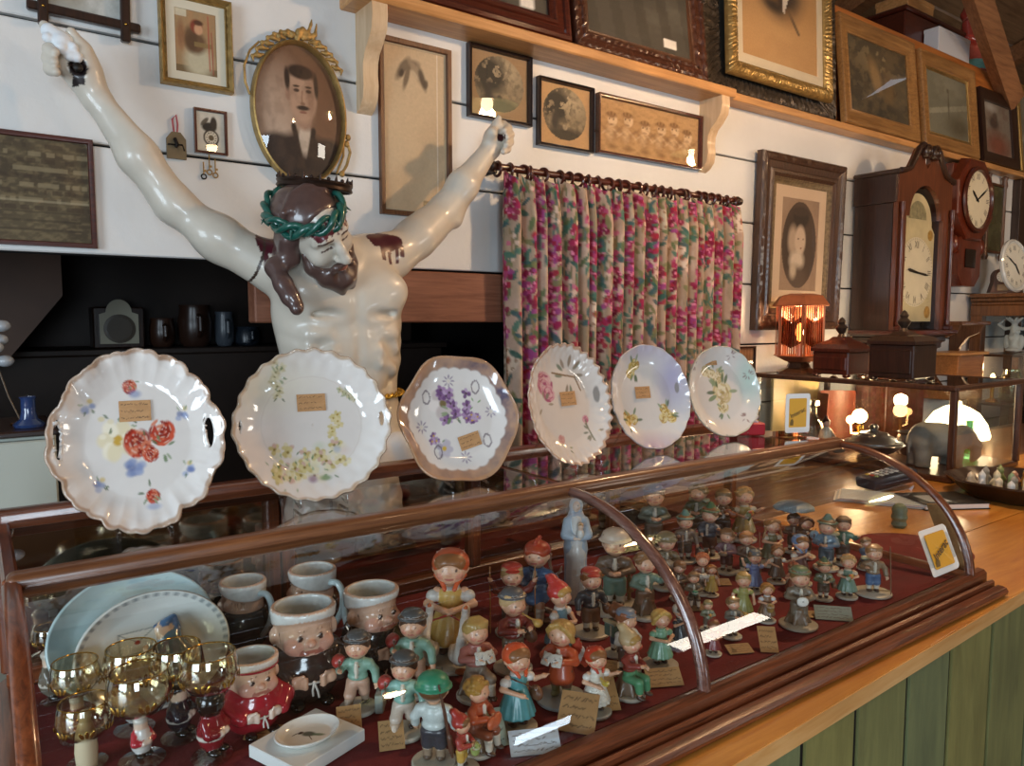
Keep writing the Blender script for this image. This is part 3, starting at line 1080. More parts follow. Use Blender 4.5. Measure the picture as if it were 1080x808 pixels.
def p_tondo(seed, warm=True):
 def f(c):
  c.noise(3, '#a98a66', .4, seed)
  R = .43
  ins = (np.hypot(c.u - .5, c.v - .53) < R)
  s = Canvas(c.u, c.v, '#8b7c62')
  s.blob(.62, .75, .4, .3, '#b3a283', .8)
  s.blob(.5, .15, .6, .22, '#3a352a', .5)
  n = fbm(c.u * 9, c.v * 9, seed)
  s.mix((n > .42) * np.clip(1.2 - np.hypot((c.u - .33) / .33, (c.v - .65) / .33), 0, 1) * 1.6, '#2c2a22')
  s.blob(.3, .4, .1, .25, '#35302a', .6)
  s.blob(.62, .36, .25, .05, '#9c8b6c', .7)
  s.blob(.5, .32, .06, .06, '#b8a88a' if seed % 2 else '#4a4132', .5)
  s.noise(16, '#2a261e', .45, seed + 3)
  w = ins[:, None]
  c.c = np.where(w, s.c, c.c)
  if seed % 2 == 0:
   c.rect(.3, .03, .7, .055, '#75603f', .6)
 return f
def p_cherubs(c):
 c.noise(3, '#a98459', .5, 9)
 for i, x in enumerate((.12, .27, .44, .60, .74, .88)):
  h = .62 + .05 * sin(i * 2.1)
  c.blob(x, .40, .085, .30, '#a37e56', .6, .8)
  c.blob(x - .015, .38, .05, .2, '#d6b68c', .7, .8)
  c.blob(x + .01, h, .05, .14, '#d9bb94', .25)
  c.blob(x + .0, h + .09, .055, .08, '#8e6a45', .5)
  c.blob(x - .02, h + .01, .008, .02, '#5d4228', .4)
  c.blob(x + .02, h + .01, .008, .02, '#5d4228', .4)
  c.blob(x, h - .09, .03, .03, '#7a5738', .6, .7)
  for e in (-1, 1):
   c.blob(x + e * .05, .40, .018, .13, '#d2b28a', .6, .9, e * .5)
   c.blob(x + e * .062, .44, .03, .16, '#7a5938', .8, .5, e * -.5)
  for q in range(7):
   c.blob(x - .05 + .016 * q, h + .12 - .004 * (q - 3) ** 2, .013, .04, '#77542f' if q % 2 else '#a07c54', .5, .8)
  c.blob(x + .01, .12, .07, .08, '#8a673f', .8, .8)
 c.noise(24, '#7a5836', .3, 12)
def p_lady(c):
 c.c = np.tile(lin('#9a8069'), (len(c.u), 1))
 c.noise(4, '#8a705a', .4, 2)
 s = Canvas(c.u, c.v, '#4b3a2e')
 s.blob(.3, .5, .3, .5, '#3a2c22', .6)
 s.blob(.52, .80, .25, .13, '#2e231b', .3)
 s.blob(.5, .86, .3, .06, '#3c2e24', .4)
 s.blob(.32, .55, .16, .2, '#b09a84', .5)
 s.blob(.52, .55, .17, .19, '#c6ae97', .3)
 s.blob(.60, .57, .02, .012, '#3b2a20', .5)
 s.blob(.47, .57, .025, .012, '#3b2a20', .5)
 s.blob(.55, .47, .03, .012, '#84513f', .5)
 s.blob(.45, .33, .25, .14, '#cdbba6', .5)
 s.blob(.45, .12, .36, .2, '#59483c', .5)
 s.blob(.36, .22, .12, .12, '#b9a690', .6)
 w = (((c.u - .5) / .46) ** 2 + ((c.v - .5) / .47) ** 2 < 1)[:, None]
 c.c = np.where(w, s.c, c.c)
def p_drape(c):
 c.c = np.tile(lin('#4d4a42'), (len(c.u), 1))
 c.noise(3, '#6c6a60', .6, 6)
 c.mix(.5 * (np.sin(c.u * 26 + 3 * c.v) > .2) * (c.v < .75), '#3a372f')
 c.blob(.5, 1.0, .32, .22, '#b6b4a6', .4)
 c.rect(.72, .06, .86, .16, '#eceae4')
def p_bust(c):
 c.c = np.tile(lin('#c49a66'), (len(c.u), 1))
 c.blob(.5, .3, .6, .5, '#cfa672', .9)
 c.blob(.5, .86, .40, .46, '#6b5a48', .6)
 c.blob(.5, .85, .30, .36, '#453a31', .5)
 c.blob(.42, .68, .2, .14, '#3a312a', .6)
 c.line(.5, .8, .74, .42, .025, '#4b4037', .8)
 c.mix(((c.u > .52) & (c.u < .66) & (c.v > .62 + (c.u - .52) * -.9) & (c.v > .95 - 3.2 * (.66 - c.u))) * 1.0, '#e4dfd4')
 c.noise(5, '#b88d5c', .3, 4)
def p_crag(seed):
 def f(c):
  c.c = np.tile(lin('#5c5340'), (len(c.u), 1))
  c.blob(.55, .8, .5, .35, '#8f7f5e', .8)
  n = fbm(c.u * 5, c.v * 4, seed)
  c.mix((n > .5) * .8, '#3b362a')
  c.blob(.45, .55, .12, .3, '#a5875a', .6, .8, .3)
  c.blob(.66, .45, .14, .35, '#6e5a3b', .6)
  c.blob(.5, .1, .6, .2, '#38352b', .6)
  c.noise(12, '#7b6a4a', .4, seed + 2)
 return f
def p_mist(c):
 c.c = np.tile(lin('#7b7c6c'), (len(c.u), 1))
 c.blob(.5, .85, .6, .3, '#92917f', .9)
 c.blob(.75, .2, .4, .25, '#565342', .7)
 c.mix(.7 * (c.v < .45 + .25 * (c.u - .3)) * (c.v > .36 + .25 * (c.u - .3)), '#a9a995')
 c.line(.5, .3, .52, .72, .02, '#4e4a3c', .8)
 c.blob(.51, .76, .04, .05, '#5a5546', .5)
 c.noise(8, '#6a6856', .4, 6)
def p_red(c):
 c.c = np.tile(lin('#8d8478'), (len(c.u), 1))
 c.blob(.5, .2, .6, .35, '#8a4f3c', .7)
 c.blob(.4, .62, .22, .16, '#433b36', .5)
 c.blob(.45, .75, .1, .1, '#5f5148', .4)
 c.noise(9, '#6a4032', .4, 3)
 c.blob(.3, .9, .3, .12, '#b9b6b0', .8)
# --- left wall pictures
def wall_pictures():
 yw = -0.006
 t = thing('cross_cornered_frame', 'dark cross-cornered frame at the very top, above the raised bandaged hand', 'picture', (0.244, yw, 2.16))
 for nm, lo, hi in (('rail', (-.112, -.022, .018), (.112, -.004, .038)), ('rail', (-.112, -.022, .252), (.112, -.004, .272)),
      ('stile', (-.092, -.026, -.01), (-.072, -.008, .30)), ('stile', (.07, -.026, -.01), (.09, -.008, .30))):
  MB().box(lo, hi, bev=.003).build(nm, M_DARKWOOD, t)
 for x in (-.082, .08):
  MB().ball((x, -.027, .028), .0035, 8, 6).build('pin', M_BRASS, t)
 u, v, V, F = grid(-.075, .073, .035, .255, 40, 40, -.006)
 c = Canvas(u, v, '#a9aaa2'); c.noise(5, '#c9cac4', .8, 2); c.blob(.3, .2, .3, .2, '#8a7a60', .7, .6)
 link_mesh('print', V, F, M_PRINT, t, col=c.c)
 t.rotation_euler = (0, radians(1.2), 0)
 x0, x1, z0, z1 = corners([(0, 139), (98, 148), (0, 259), (100, 262)])
 picture('brown embroidered sampler in a thin dark frame below the raised bandaged arm', x1 - .42, x1, z0, z1, .011, .014, FLAT, M_MAHOG_X, p_sampler, 150, 90, bg='#5f5138', y=yw)
 x0, x1, z0, z1 = corners([(166, -6), (243, 3), (167, 91), (241, 99)])
 picture('gilt framed print of a hooded child carrying a basket, cream mount', x0, x1, z0, z1, .015, .028, COVE, M_GOLDWORN, p_child, 60, 80, mount=(.022, '#e3dcc6'), y=yw, bg='#a98a63', carve=(.0012, .02), sub=.006)
 x0, x1, z0, z1 = corners([(203, 115), (238, 119), (204, 162), (238, 165)])
 picture('tiny framed drawing of a bird above a clock dial', x0, x1, z0, z1, .006, .012, FLAT, M_MAHOG, p_birdclock, 40, 50, y=yw, bg='#d8d0c0')
 a, b = WP(186, 168, yw), WP(186, 140, yw)
 t = thing('wooden_tag', 'small house-shaped wooden tag hanging from a pink ribbon', 'tag', (a[0], yw, a[2]))
 w, h = .022, b[2] - a[2]
 MB().prism([(-w, 0), (w, 0), (w, h * .75), (w * .45, h), (-w * .45, h), (-w, h * .75)], -.008, 0, 'y').build('plaque', plain('tag_wood', '#77684c', rough=.6, noise=.2), t)
 MB().tube([(-.004, -.004, h), (-.007, -.003, h + .03), (.002, -.003, h + .042), (.005, -.003, h + .02), (.003, -.004, h)], .0022, 6).build('ribbon', plain('pink_ribbon', '#b45a66', rough=.7), t)
 MB().tube([(-.02, -.01, h * .5), (.012, -.014, h * .52), (.016, -.016, h * .3)], .002, 6).tube([(-.004, -.01, h * .75), (0, -.016, h * .5), (-.003, -.012, h * .42)], .004, 6).build('hook', M_BLACKIRON, t)
 a = WP(221, 187, yw)
 for k, (dx, dz, ln) in enumerate(((-.014, .0, .03), (0, .012, .04), (.014, .006, .034))):
  t = thing('small_key', ('blackened', 'middle', 'thin pale')[k] + ' little key hanging under the tiny bird drawing', 'key', (a[0] + dx, yw - .002, a[2] + dz), group='small keys under the bird drawing')
  MB().tube([(.006 * cos(q), 0, .006 * sin(q)) for q in np.linspace(0, 2 * pi, 12)[:-1]], .0018, 6, closed=True).build('bow', M_BLACKIRON if k == 0 else M_GOLDWORN, t)
  MB().tube([(0, 0, .006), (0, 0, .006 + ln)], .0016, 6).box((0, -.001, .012), (.006, .001, .017)).build('shank', M_GOLDWORN, t)
 cx, cz = .737, 2.055
 rx, rz = .128, .185
 t = thing('oval_portrait', 'oval gilt framed old portrait of a man with a moustache', 'picture', (cx, yw, cz), rot=(0, radians(-2), 0))
 n = 72
 V = []
 ring = [(1.0, 0), (1.0, .016), (.985, .024), (.955, .026), (.93, .02), (.915, .01), (.915, .002)]
 for i in range(n):
  q = 2 * pi * i / n
  for s, d in ring:
   V.append(((rx - .128 * (1 - s)) * cos(q), -d, (rz - .128 * (1 - s)) * sin(q)))
 m = len(ring)
 F = [(i * m + j, i * m + j + 1, ((i + 1) % n) * m + j + 1, ((i + 1) % n) * m + j) for i in range(n) for j in range(m - 1)]
 MB().add(V, F).build('frame', M_GOLD, t)
 u, v, V, F = grid(-rx, rx, -rz, rz, 110, 150, 0)
 r = np.sqrt((V[:, 0] / (rx * .93)) ** 2 + (V[:, 2] / (rz * .95)) ** 2)
 V[:, 1] = -.006 - .010 * np.clip(1 - r * r, 0, 1)
 keep = (r[F] < 1.0).all(1)
 c = Canvas(u, v, '#6b4f3c')
 p_man(c)
 link_mesh('print', V, F[keep], painted('portrait_print', rough=.5, noise=.03), t, col=c.c)
 Vg = []
 for j in range(9):
  for i in range(40):
   s = j / 8
   q = 2 * pi * i / 40
   Vg.append((rx * .93 * s * cos(q), -.012 - .022 * (1 - s * s), rz * .95 * s * sin(q)))
 Fg = [(j * 40 + i, j * 40 + (i + 1) % 40, (j + 1) * 40 + (i + 1) % 40, (j + 1) * 40 + i) for j in range(8) for i in range(40)]
 MB().add(Vg, Fg).build('domed_glass', M_PICGLASS, t)
 orn = Clay()
 rr = random.Random(5)
 for sgn in (-1, 1):
  for k in range(7):
   q = pi / 2 + sgn * (.08 + k * .13)
   p = np.array([(rx + .004) * cos(q), -.02, (rz + .004) * sin(q)])
   o = np.array([cos(q), 0, sin(q)])
   tn = np.array([-sin(q), 0, cos(q)]) * sgn
   orn.chain([p - tn * .012, p + o * .010, p + tn * .012 + o * .016, p + tn * .02 + o * .006], [.004, .005, .004, .002], k=.004)
   orn.ell(p + o * (.006 + .006 * (k % 2)), (.008, .006, .006), k=.003)
 orn.chain([(0, -.02, rz), (.004, -.022, rz + .02), (.016, -.022, rz + .028), (.03, -.02, rz + .02), (.04, -.02, rz + .045), (.043, -.02, rz + .058)], [.007, .007, .006, .005, .004, .002], k=.004)
 orn.chain([(.02, -.02, rz + .01), (.05, -.02, rz + .02), (.056, -.02, rz + .05)], [.006, .005, .002], k=.004)
 orn.build('crest', M_GOLDWORN, t, .0022)
 sc = MB().tube([(-rx - .002, -.014, .03), (-rx - .012, -.014, .06), (-rx - .012, -.014, .10), (-rx + .005, -.014, .14), (-rx + .03, -.014, .165)], .003, 6)
 sc.build('side_scroll', M_GOLDWORN, t)
 sc = MB()
 sc.tube([(rx + .0, -.014, -.06), (rx + .008, -.014, -.09), (rx - .004, -.014, -.125), (rx - .02, -.014, -.15)], .004, 6).tube([(rx - .01, -.014, -.06), (rx - .012, -.014, -.1), (rx - .035, -.014, -.15)], .003, 6)
 for p in ((rx + .004, -.014, -.05), (rx - .002, -.016, -.068), (rx - .02, -.016, -.15)):
  sc.ball(p, (.008, .006, .009), 8, 6)
 sc.build('side_scroll', M_GOLDWORN, t)
 x0, x1, z0, z1 = corners([(400, 40), (475, 55), (396, 226), (470, 232)])
 picture('tall narrow brown frame with a small pencil study near the top of a bare sheet', x0, x1, z0, z1, .014, .018, FLAT, M_BROWNFR, p_bonnet, 70, 150, y=yw, bg='#d2b996', mount=(.006, '#c7b394'))
 x0, x1, z0, z1 = corners([(491, 47), (557, 62), (490, 125), (556, 134)])
 z1 = min(z1, 2.348)
 picture('small black frame with a round tree landscape, touching the raised fingertips', x0, x1, z0, z1, .012, .024, STEP, M_DARKWOOD, p_tondo(2), 70, 70, y=yw, bg='#9a7c58')
 x0, x1, z0, z1 = corners([(566, 82), (624, 95), (562, 154), (619, 162)])
 picture('small black frame with a round river landscape, above the curtain rod', x0, x1, z0, z1, .011, .024, STEP, M_DARKWOOD, p_tondo(5), 70, 70, y=yw, bg='#c39c6b')
 x0, x1, z0, z1 = corners([(629, 101), (745, 125), (624, 163), (740, 180)])
 x1 = min(x1, 2.331)
 picture('wide framed sepia print of a row of six cherub children', x0, x1, z0, z1, .010, .022, FLAT, M_MAHOG_X, p_cherubs, 130, 50, y=yw, bg='#c09a6a')
 x0, x1, z0, z1 = corners([(794, 160), (886, 178), (783, 345), (872, 350)])
 picture('large walnut frame around an oval print of a lady in a feathered hat', x0 + .02, x1 + .0, z0, z1, .10, .04, STEP, wood('lady_frame', '#24150d', '#543827', 'Z', rough=.4, scale=9, coat=.2), p_lady, 70, 110, y=-.006, tilt=radians(1.2), bg='#9a8069',
   mount=(.05, '#cdb398'), inner=(.035, plain('grey_gilt', '#7d6a4e', rough=.45, metal=.4, noise=.4, nscale=70, bump=.5, bscale=160)), carve=(.0008, .02), sub=.008)
# --- pictures leaning on the shelf and ledge
def shelf_pictures():
 zs = SH_Z + .035
 lean = radians(7)
 def lean_pic(pxl, pxr, top, label, rail, depth, prof, mat, paint, y=-.07, z=zs, ln=lean, ov=0.0, **k):
  a, b = WP(*pxl, y), WP(*pxr, y)
  return picture(label, a[0], b[0], z, top, rail, depth, prof, mat, paint, y=y, tilt=-ln, **k)
 lean_pic((440, 5), (597, 40), 2.85, 'dark mahogany framed picture leaning on the deep shelf above the tall narrow frame', .075, .04, STEP, M_MAHOG_X, p_drape, y=-.072, bg='#6b5a45', nx=30, nz=30)
 lean_pic((603, 48), (742, 84), 2.86, 'carved brown framed picture of grey drapery with a white ticket, on the shelf', .06, .03, STEP, wood('carved_brown', '#2c160d', '#593322', 'X', rough=.35, scale=10, coat=.3), p_drape,
    y=-.075, nx=60, nz=60, carve=(.003, .035), sub=.008, inner=(.022, M_WALNUT))
 a, b = WP(738, 98, -.045), WP(880, 128, -.045)
 M_PEWT = plain('black_ornate', '#4d443a', rough=.4, metal=.45, noise=.5, nscale=70, bump=.6, bscale=140)
 picture('large ornate blackened frame leaning on the shelf end, behind the gilt portrait frame', a[0], b[0], 2.393, 3.0, .12, .03, COVE, M_PEWT, p_drape, y=-.03, tilt=-radians(3), nx=10, nz=10, carve=(.006, .03), sub=.008)
 a, b = WP(768, 77, -.085), WP(876, 108, -.085)
 picture('gilt framed drawn bust with white collar, cream mount, standing before the blackened frame', a[0], b[0], (a[2] + b[2]) / 2, 3.0, .055, .035, ROUND, M_GOLD, p_bust, y=-.072, tilt=-radians(3), nx=60, nz=80,
   mount=(.045, '#ddd0b4'), bg='#c49a66', carve=(.0025, .016), sub=.004)
 zl = 2.393
 yl = -.055
 def ledge(pl, pr, ptop, label, rail, mat, paint, prof=COVE, **k):
  a, b = WP(*pl, yl), WP(*pr, yl)
  top = WP(*ptop, yl * .3)[2]
  return picture(label, a[0], b[0], zl, top, rail, .028, prof, mat, paint, y=yl, tilt=-radians(6), **k)
 M_OCHRE = wood('ochre_frame', '#74502c', '#a87f4c', 'X', rough=.35, scale=6, coat=.3)
 t = ledge((887, 128), (966, 149), (925, 30), 'wide ochre framed dark craggy landscape on the narrow ledge', .075, M_OCHRE, p_crag(3), nx=70, nz=70)
 ledge((972, 148), (1029, 165), (990, 60), 'ochre and gilt framed misty grey landscape on the narrow ledge', .07, M_OCHRE, p_mist, nx=50, nz=60, inner=(.022, M_GOLD))
 ledge((1033, 165), (1071, 180), (1045, 98), 'dark framed reddish picture on the narrow ledge with a crested top', .06, M_DARKWOOD, p_red, nx=50, nz=50, prof=FLAT)
 ledge((1073, 180), (1100, 188), (1090, 95), 'gold framed picture cut by the end of the narrow ledge', .06, M_GOLD, p_mist, nx=20, nz=20)
wall_pictures()
shelf_pictures()
# == carved and painted crucifix figure
M_STATUE = painted('statue_paint', rough=0.36, coat=0.3, noise=0.06, nscale=18)
M_HAIR = painted('statue_hair', rough=0.3, coat=0.5, noise=0.15, nscale=60)
def crucifix():
 CW = wood('old_cross_wood', '#6f3f2a', '#a06a50', 'X', rough=.6, scale=4)
 CWZ = wood('old_cross_upright', '#4e3c30', '#86715f', 'Z', rough=.65, scale=4)
 t = thing('crucifix_statue', 'near life-size painted crucifix figure with outstretched arms and bowed head, behind the plates', 'statue', (0, 0, 0))
 a, b = WP(268, 291, -.04), WP(425, 340, -.04)
 zt, zb = WP(480, 286, -.04)[2], WP(480, 340, -.04)[2]
 zt = min(zt, 1.652)
 MB().box((a[0], -.04, zb), (1.62, .02, zt), bev=.004).build('crossbeam', CW, t)
 MB().box((.675, -.055, 0.0), (.82, .015, 1.62), bev=.004).build('upright', CWZ, t)
 S = Clay()
 sk = '#e3d8c9'
 A = lambda px, py, y: WP(px, py, y)
 K = .03
 S.ell((.742, -.235, 1.53), (.165, .10, .165), k=K)
 S.ell((.752, -.235, 1.40), (.148, .088, .15), k=.05)
 S.ell((.765, -.235, 1.24), (.142, .092, .14), k=.05)
 shL, shR = A(284, 281, -.215), A(414, 271, -.215)
 nk = np.array([.725, -.25, 1.665])
 S.chain([shL + [.03, 0, 0], [.66, -.225, 1.655], nk - [0, 0, .02], [.82, -.225, 1.662], shR - [.03, 0, 0]], [.057, .054, .052, .054, .057], k=.04)
 S.chain([nk - [0, 0, .05], nk + [-.03, -.05, .015]], [.055, .05], k=.03)
 S.ell((.672, -.290, 1.572), (.085, .042, .055), k=.05, rot=(0, .2, .25))
 S.ell((.812, -.290, 1.572), (.085, .042, .055), k=.05, rot=(0, -.2, -.25))
 for sx, q in ((-1, .61), (1, .885)):
  for i in range(3):
   S.chain([(q + sx * .0, -.245, 1.50 - i * .045), (q - sx * .035, -.30, 1.475 - i * .042), (q - sx * .075, -.325, 1.47 - i * .035)], [.014, .015, .010], k=.022)
 for i, z in enumerate((1.425, 1.365, 1.305)):
  for sx in (-1, 1):
   S.ell((.755 + i * .004 + sx * .036, -.312 + .004 * i, z), (.034, .018, .03), k=.018)
 S.chain([(.745, -.352, 1.60), (.748, -.35, 1.51)], [.008, .008], k=.02, op='-')
 S.chain([(.752, -.345, 1.48), (.762, -.338, 1.28)], [.007, .006], k=.018, op='-')
 S.chain([(.62, -.305, 1.385), (.655, -.335, 1.44), (.70, -.35, 1.482), (.747, -.352, 1.497), (.80, -.35, 1.482), (.845, -.335, 1.44), (.885, -.305, 1.385)], [.009] * 7, k=.022, op='-')
 S.ell((.764, -.335, 1.272), (.008, .012, .008), k=.01, op='-')
 S.chain([(.65, -.315, 1.525), (.70, -.345, 1.52)], [.006, .005], k=.02, op='-')
 S.chain([(.845, -.315, 1.525), (.79, -.345, 1.52)], [.006, .005], k=.02, op='-')
 for q in ((.662, -.333, 1.556), (.826, -.333, 1.556)):
  S.ell(q, (.008, .005, .008), k=.006)
 S.chain([(.71, -.235, 1.17), (.715, -.27, .95), (.73, -.27, .72)], [.085, .078, .058], k=.05)
 S.chain([(.83, -.235, 1.17), (.825, -.27, .95), (.80, -.27, .72)], [.085, .078, .058], k=.05)
 S.chain([(.73, -.27, .72), (.74, -.22, .45), (.745, -.19, .30)], [.058, .048, .032], k=.03)
 S.chain([(.80, -.27, .72), (.785, -.25, .45), (.765, -.235, .30)], [.058, .048, .032], k=.03)
 S.chain([(.745, -.20, .30), (.75, -.26, .22), (.752, -.30, .17)], [.034, .034, .024], k=.02)
 S.chain([(.765, -.245, .30), (.76, -.30, .23), (.757, -.34, .18)], [.034, .032, .024], k=.02)
 eL, wL = A(184, 216, -.15), A(101, 103, -.115)
 mL = A(233, 254, -.18)
 S.chain([shL, mL, eL], [.057, .047, .040], k=.03)
 S.ell(A(228, 247, -.19), (.05, .035, .04), k=.03)
 fL = A(146, 165, -.14)
 S.chain([eL, fL, wL], [.042, .041, .0265], k=.025)
 S.chain([A(195, 221, -.13), A(165, 205, -.125)], [.022, .018], k=.02)
 S.chain([A(150, 150, -.165), A(110, 105, -.135)], [.012, .007], k=.02)
 pL = A(82, 68, -.12)
 S.chain([wL, A(90, 82, -.115), pL], [.028, .033, .034], k=.02)
 S.ell(A(76, 62, -.12), (.036, .02, .04), k=.02)
 S.ell(A(92, 72, -.13), (.02, .018, .035), k=.015)
 S.chain([A(68, 50, -.115), A(58, 40, -.125), A(47, 27, -.125)], [.0155, .0135, .0105], k=.008)
 for i, (kx, ky) in enumerate(((60, 52), (59, 62), (61, 73))):
  S.chain([A(kx + 8, ky + 1, -.115), A(kx - 2, ky - 3, -.12), A(kx - 8, ky, -.145), A(kx - 2, ky + 3, -.168)], [.015, .0135, .0125, .0095], k=.006)
 S.chain([A(95, 74, -.125), A(87, 52, -.135), A(75, 34, -.14)], [.02, .0155, .0105], k=.012)
 S.ell(A(82, 69, -.155), (.014, .02, .012), k=.012, op='-')
 eR = A(468, 224, -.17)
 wR = A(517, 157, -.155)
 S.chain([shR, A(440, 250, -.20), eR], [.057, .05, .043], k=.03)
 S.ell(A(452, 240, -.185), (.045, .04, .045), k=.03)
 S.chain([eR, A(488, 196, -.18), wR], [.043, .041, .026], k=.025)
 S.chain([A(480, 233, -.18), A(488, 208, -.16)], [.018, .018], k=.02)
 S.chain([A(440, 262, -.22), A(470, 238, -.185), A(494, 190, -.16)], [.008, .009, .006], k=.02)
 S.chain([wR, A(522, 146, -.155), A(526, 139, -.16)], [.027, .030, .028], k=.018)
 S.chain([A(522, 139, -.16), A(524, 131, -.17), A(526, 125, -.17)], [.015, .0125, .0095], k=.007)
 for i, (kx, ky) in enumerate(((531, 134), (533.5, 141), (533, 149), (530, 156))):
  S.chain([A(kx - 7, ky, -.155), A(kx, ky - 2, -.16), A(kx + 5, ky + 1, -.18), A(kx + 1, ky + 4, -.205)], [.0145, .013, .0115, .009], k=.005)
 S.chain([A(517, 149, -.17), A(519, 140, -.19), A(523, 134, -.155)], [.017, .0135, .0095], k=.01)
 hc = A(331, 244, -.345)
 R = Euler((0, 0, radians(6))).to_matrix() @ Euler((0, radians(-33), 0)).to_matrix() @ Euler((radians(30), 0, 0)).to_matrix()
 Rn = np.array(R)
 rot = R.to_euler()
 g = 0.86
 H = lambda *p: hc + Rn @ (np.array(p) * g)
 def he(c, r, **k):
  q = k.pop('rot', None)
  rr = (R @ Euler(q).to_matrix()).to_euler() if q else rot
  S.ell(H(*c), np.array(r) * g, rot=rr, **k)
 he((0, .012, .035), (.077, .095, .085), k=.02)
 he((0, -.02, -.03), (.062, .068, .085), k=.03)
 he((0, -.045, -.085), (.036, .036, .03), k=.025)
 he((0, -.072, .032), (.055, .02, .03), k=.02)
 S.chain([H(0, -.086, .022), H(0, -.102, -.012), H(0, -.113, -.038)], [.010, .011, .013], k=.008)
 for sx in (-1, 1):
  he((sx * .012, -.098, -.04), (.010, .010, .008), k=.006)
  he((sx * .031, -.083, .008), (.017, .016, .010), k=.012, op='-')
  he((sx * .031, -.071, .004), (.016, .012, .010), k=.004)
  S.chain([H(sx * .014, -.088, .022), H(sx * .032, -.087, .028), H(sx * .052, -.070, .018)], [.006, .007, .005], k=.01)
  he((sx * .042, -.062, -.028), (.024, .022, .024), k=.02)
  he((sx * .076, .012, -.005), (.009, .018, .028), k=.006)
 he((0, -.092, -.066), (.021, .012, .006), k=.005)
 he((0, -.089, -.077), (.018, .012, .006), k=.005)
 S.chain([H(0, .03, -.05), nk], [.052, .055], k=.03)
 V, F, _ = S.mesh(.0034, 1)
 C = np.tile(lin('#cfc7b8'), (len(V), 1))
 def stain(c0, r, col, drips=(), s=1.0):
  d = np.sqrt((((V - c0) / r) ** 2).sum(1))
  n = vnoise(V[:, 0] * 60, V[:, 2] * 60, 3)
  w = (d + .35 * (n - .5) < 1) * s
  for (dx, dz, ln) in drips:
   ax = c0[0] + dx
   w = np.maximum(w, s * ((np.abs(V[:, 0] - ax) < .0055) & (V[:, 2] < c0[2] + dz) & (V[:, 2] > c0[2] + dz - ln) & (V[:, 1] < c0[1] + .06)))
  C[:] = C * (1 - w[:, None]) + lin(col) * w[:, None]
 stain(A(281, 257, -.235), np.array([.028, .06, .03]), '#4a1622', [(-.012, -.01, .045), (.006, -.01, .055), (.018, -.01, .04)])
 stain(A(404, 257, -.25), np.array([.055, .055, .026]), '#4a1622', [(-.018, -.005, .04), (.002, -.005, .05), (.024, -.005, .045), (.04, -.005, .03)])
 stain(A(82, 71, -.15), np.array([.017, .03, .018]), '#1b1012', [(-.004, -.01, .026), (.006, -.01, .022)])
 stain(A(528, 145, -.19), np.array([.012, .02, .012]), '#3a1418')
 L = (V - hc) @ Rn / g
 w = (L[:, 2] > .040 - .012 * (vnoise(L[:, 0] * 220, L[:, 0] * 0, 5))) & (L[:, 2] < .075) & (L[:, 1] < -.03) & (vnoise(L[:, 0] * 160, L[:, 2] * 12, 9) > .42) & (np.linalg.norm(V - hc, axis=1) < .14)
 C[w] = lin('#5a1a24')
 near = np.linalg.norm(V - hc, axis=1) < .14
 w = near & (np.abs(L[:, 2] + .071) < .007) & (np.abs(L[:, 0]) < .02) & (L[:, 1] < -.085)
 C[w] = lin('#9a5c50')
 for sx in (-1, 1):
  w = near & (np.abs(L[:, 0] - sx * .031) < .016) & (np.abs(L[:, 2] + .003) < .0022) & (L[:, 1] < -.06)
  C[w] = lin('#4a342c')
  w = near & (np.abs(L[:, 0] - sx * .033) < .02) & (np.abs(L[:, 2] - .027 + .25 * np.abs(np.abs(L[:, 0]) - .03)) < .003) & (L[:, 1] < -.06)
  C[w] = lin('#57423a')
 d = (V - A(265, 283, -.2)) @ np.array([.95, 0, -.3])
 w = (np.abs(d) < .0028) & (np.linalg.norm(V - A(265, 283, -.2), axis=1) < .12)
 C[w] = lin('#3a2c24')
 body = link_mesh('body', V, F, M_STATUE, t, col=C)
 B = Clay()
 hr = '#5b4540'
 B.ell(H(0, .018, .045), np.array((.084, .100, .078)) * g, k=.01, rot=rot)
 B.ell(H(0, -.09, .005), np.array((.085, .075, .078)) * g, k=.02, rot=rot, op='-')
 B.chain([H(-.078, .0, .02), H(-.092, -.0, -.03), A(290, 282, -.33), A(299, 300, -.36), A(306, 313, -.375), A(313, 322, -.385)], [.022, .021, .02, .019, .018, .015], k=.015)
 B.ell(A(313, 326, -.39), .014, k=.008)
 B.chain([H(.07, .0, .03), H(.085, .02, -.01), H(.082, .035, -.05), H(.07, .05, -.09)], [.026, .026, .026, .028], k=.012)
 for i in range(5):
  B.ell(H(.088 - .002 * i, .012 + .006 * i, .02 - .025 * i), .019 * g, k=.006)
 B.chain([H(-.07, .03, .0), H(-.06, .06, -.07), H(-.03, .07, -.10)], [.026, .03, .026], k=.02)
 for i in range(9):
  q = -1.2 + i * .3
  B.chain([H(.0 + .02 * q, .02, .118), H(.06 * q, .0 - .03 * (1 - abs(q) / 1.3), .10), H(.085 * q / 1.2, -.05 + .04 * abs(q), .07)], [.006, .007, .006], k=.006)
 B.build('hair', M_HAIR, t, .0036, tint='#57433f')
 D = Clay()
 for sx in (-1, 1):
  D.chain([H(sx * .004, -.102, -.056), H(sx * .022, -.095, -.062), H(sx * .036, -.080, -.078)], [.0065, .009, .008], k=.006)
  D.chain([H(sx * .058, -.028, -.03), H(sx * .055, -.040, -.065), H(sx * .034, -.062, -.10), H(sx * .014, -.078, -.125), H(sx * .017, -.085, -.152)], [.012, .018, .024, .022, .010], k=.014)
 D.chain([H(0, -.088, -.088), H(0, -.088, -.115)], [.010, .018], k=.012)
 for i in range(8):
  q = -1 + i * .286
  D.chain([H(q * .045, -.078 + .03 * q * q, -.095), H(q * .03, -.085 + .01 * q * q, -.125)], [.006, .004], k=.004)
 D.build('beard', M_HAIR, t, .003, tint='#54403a')
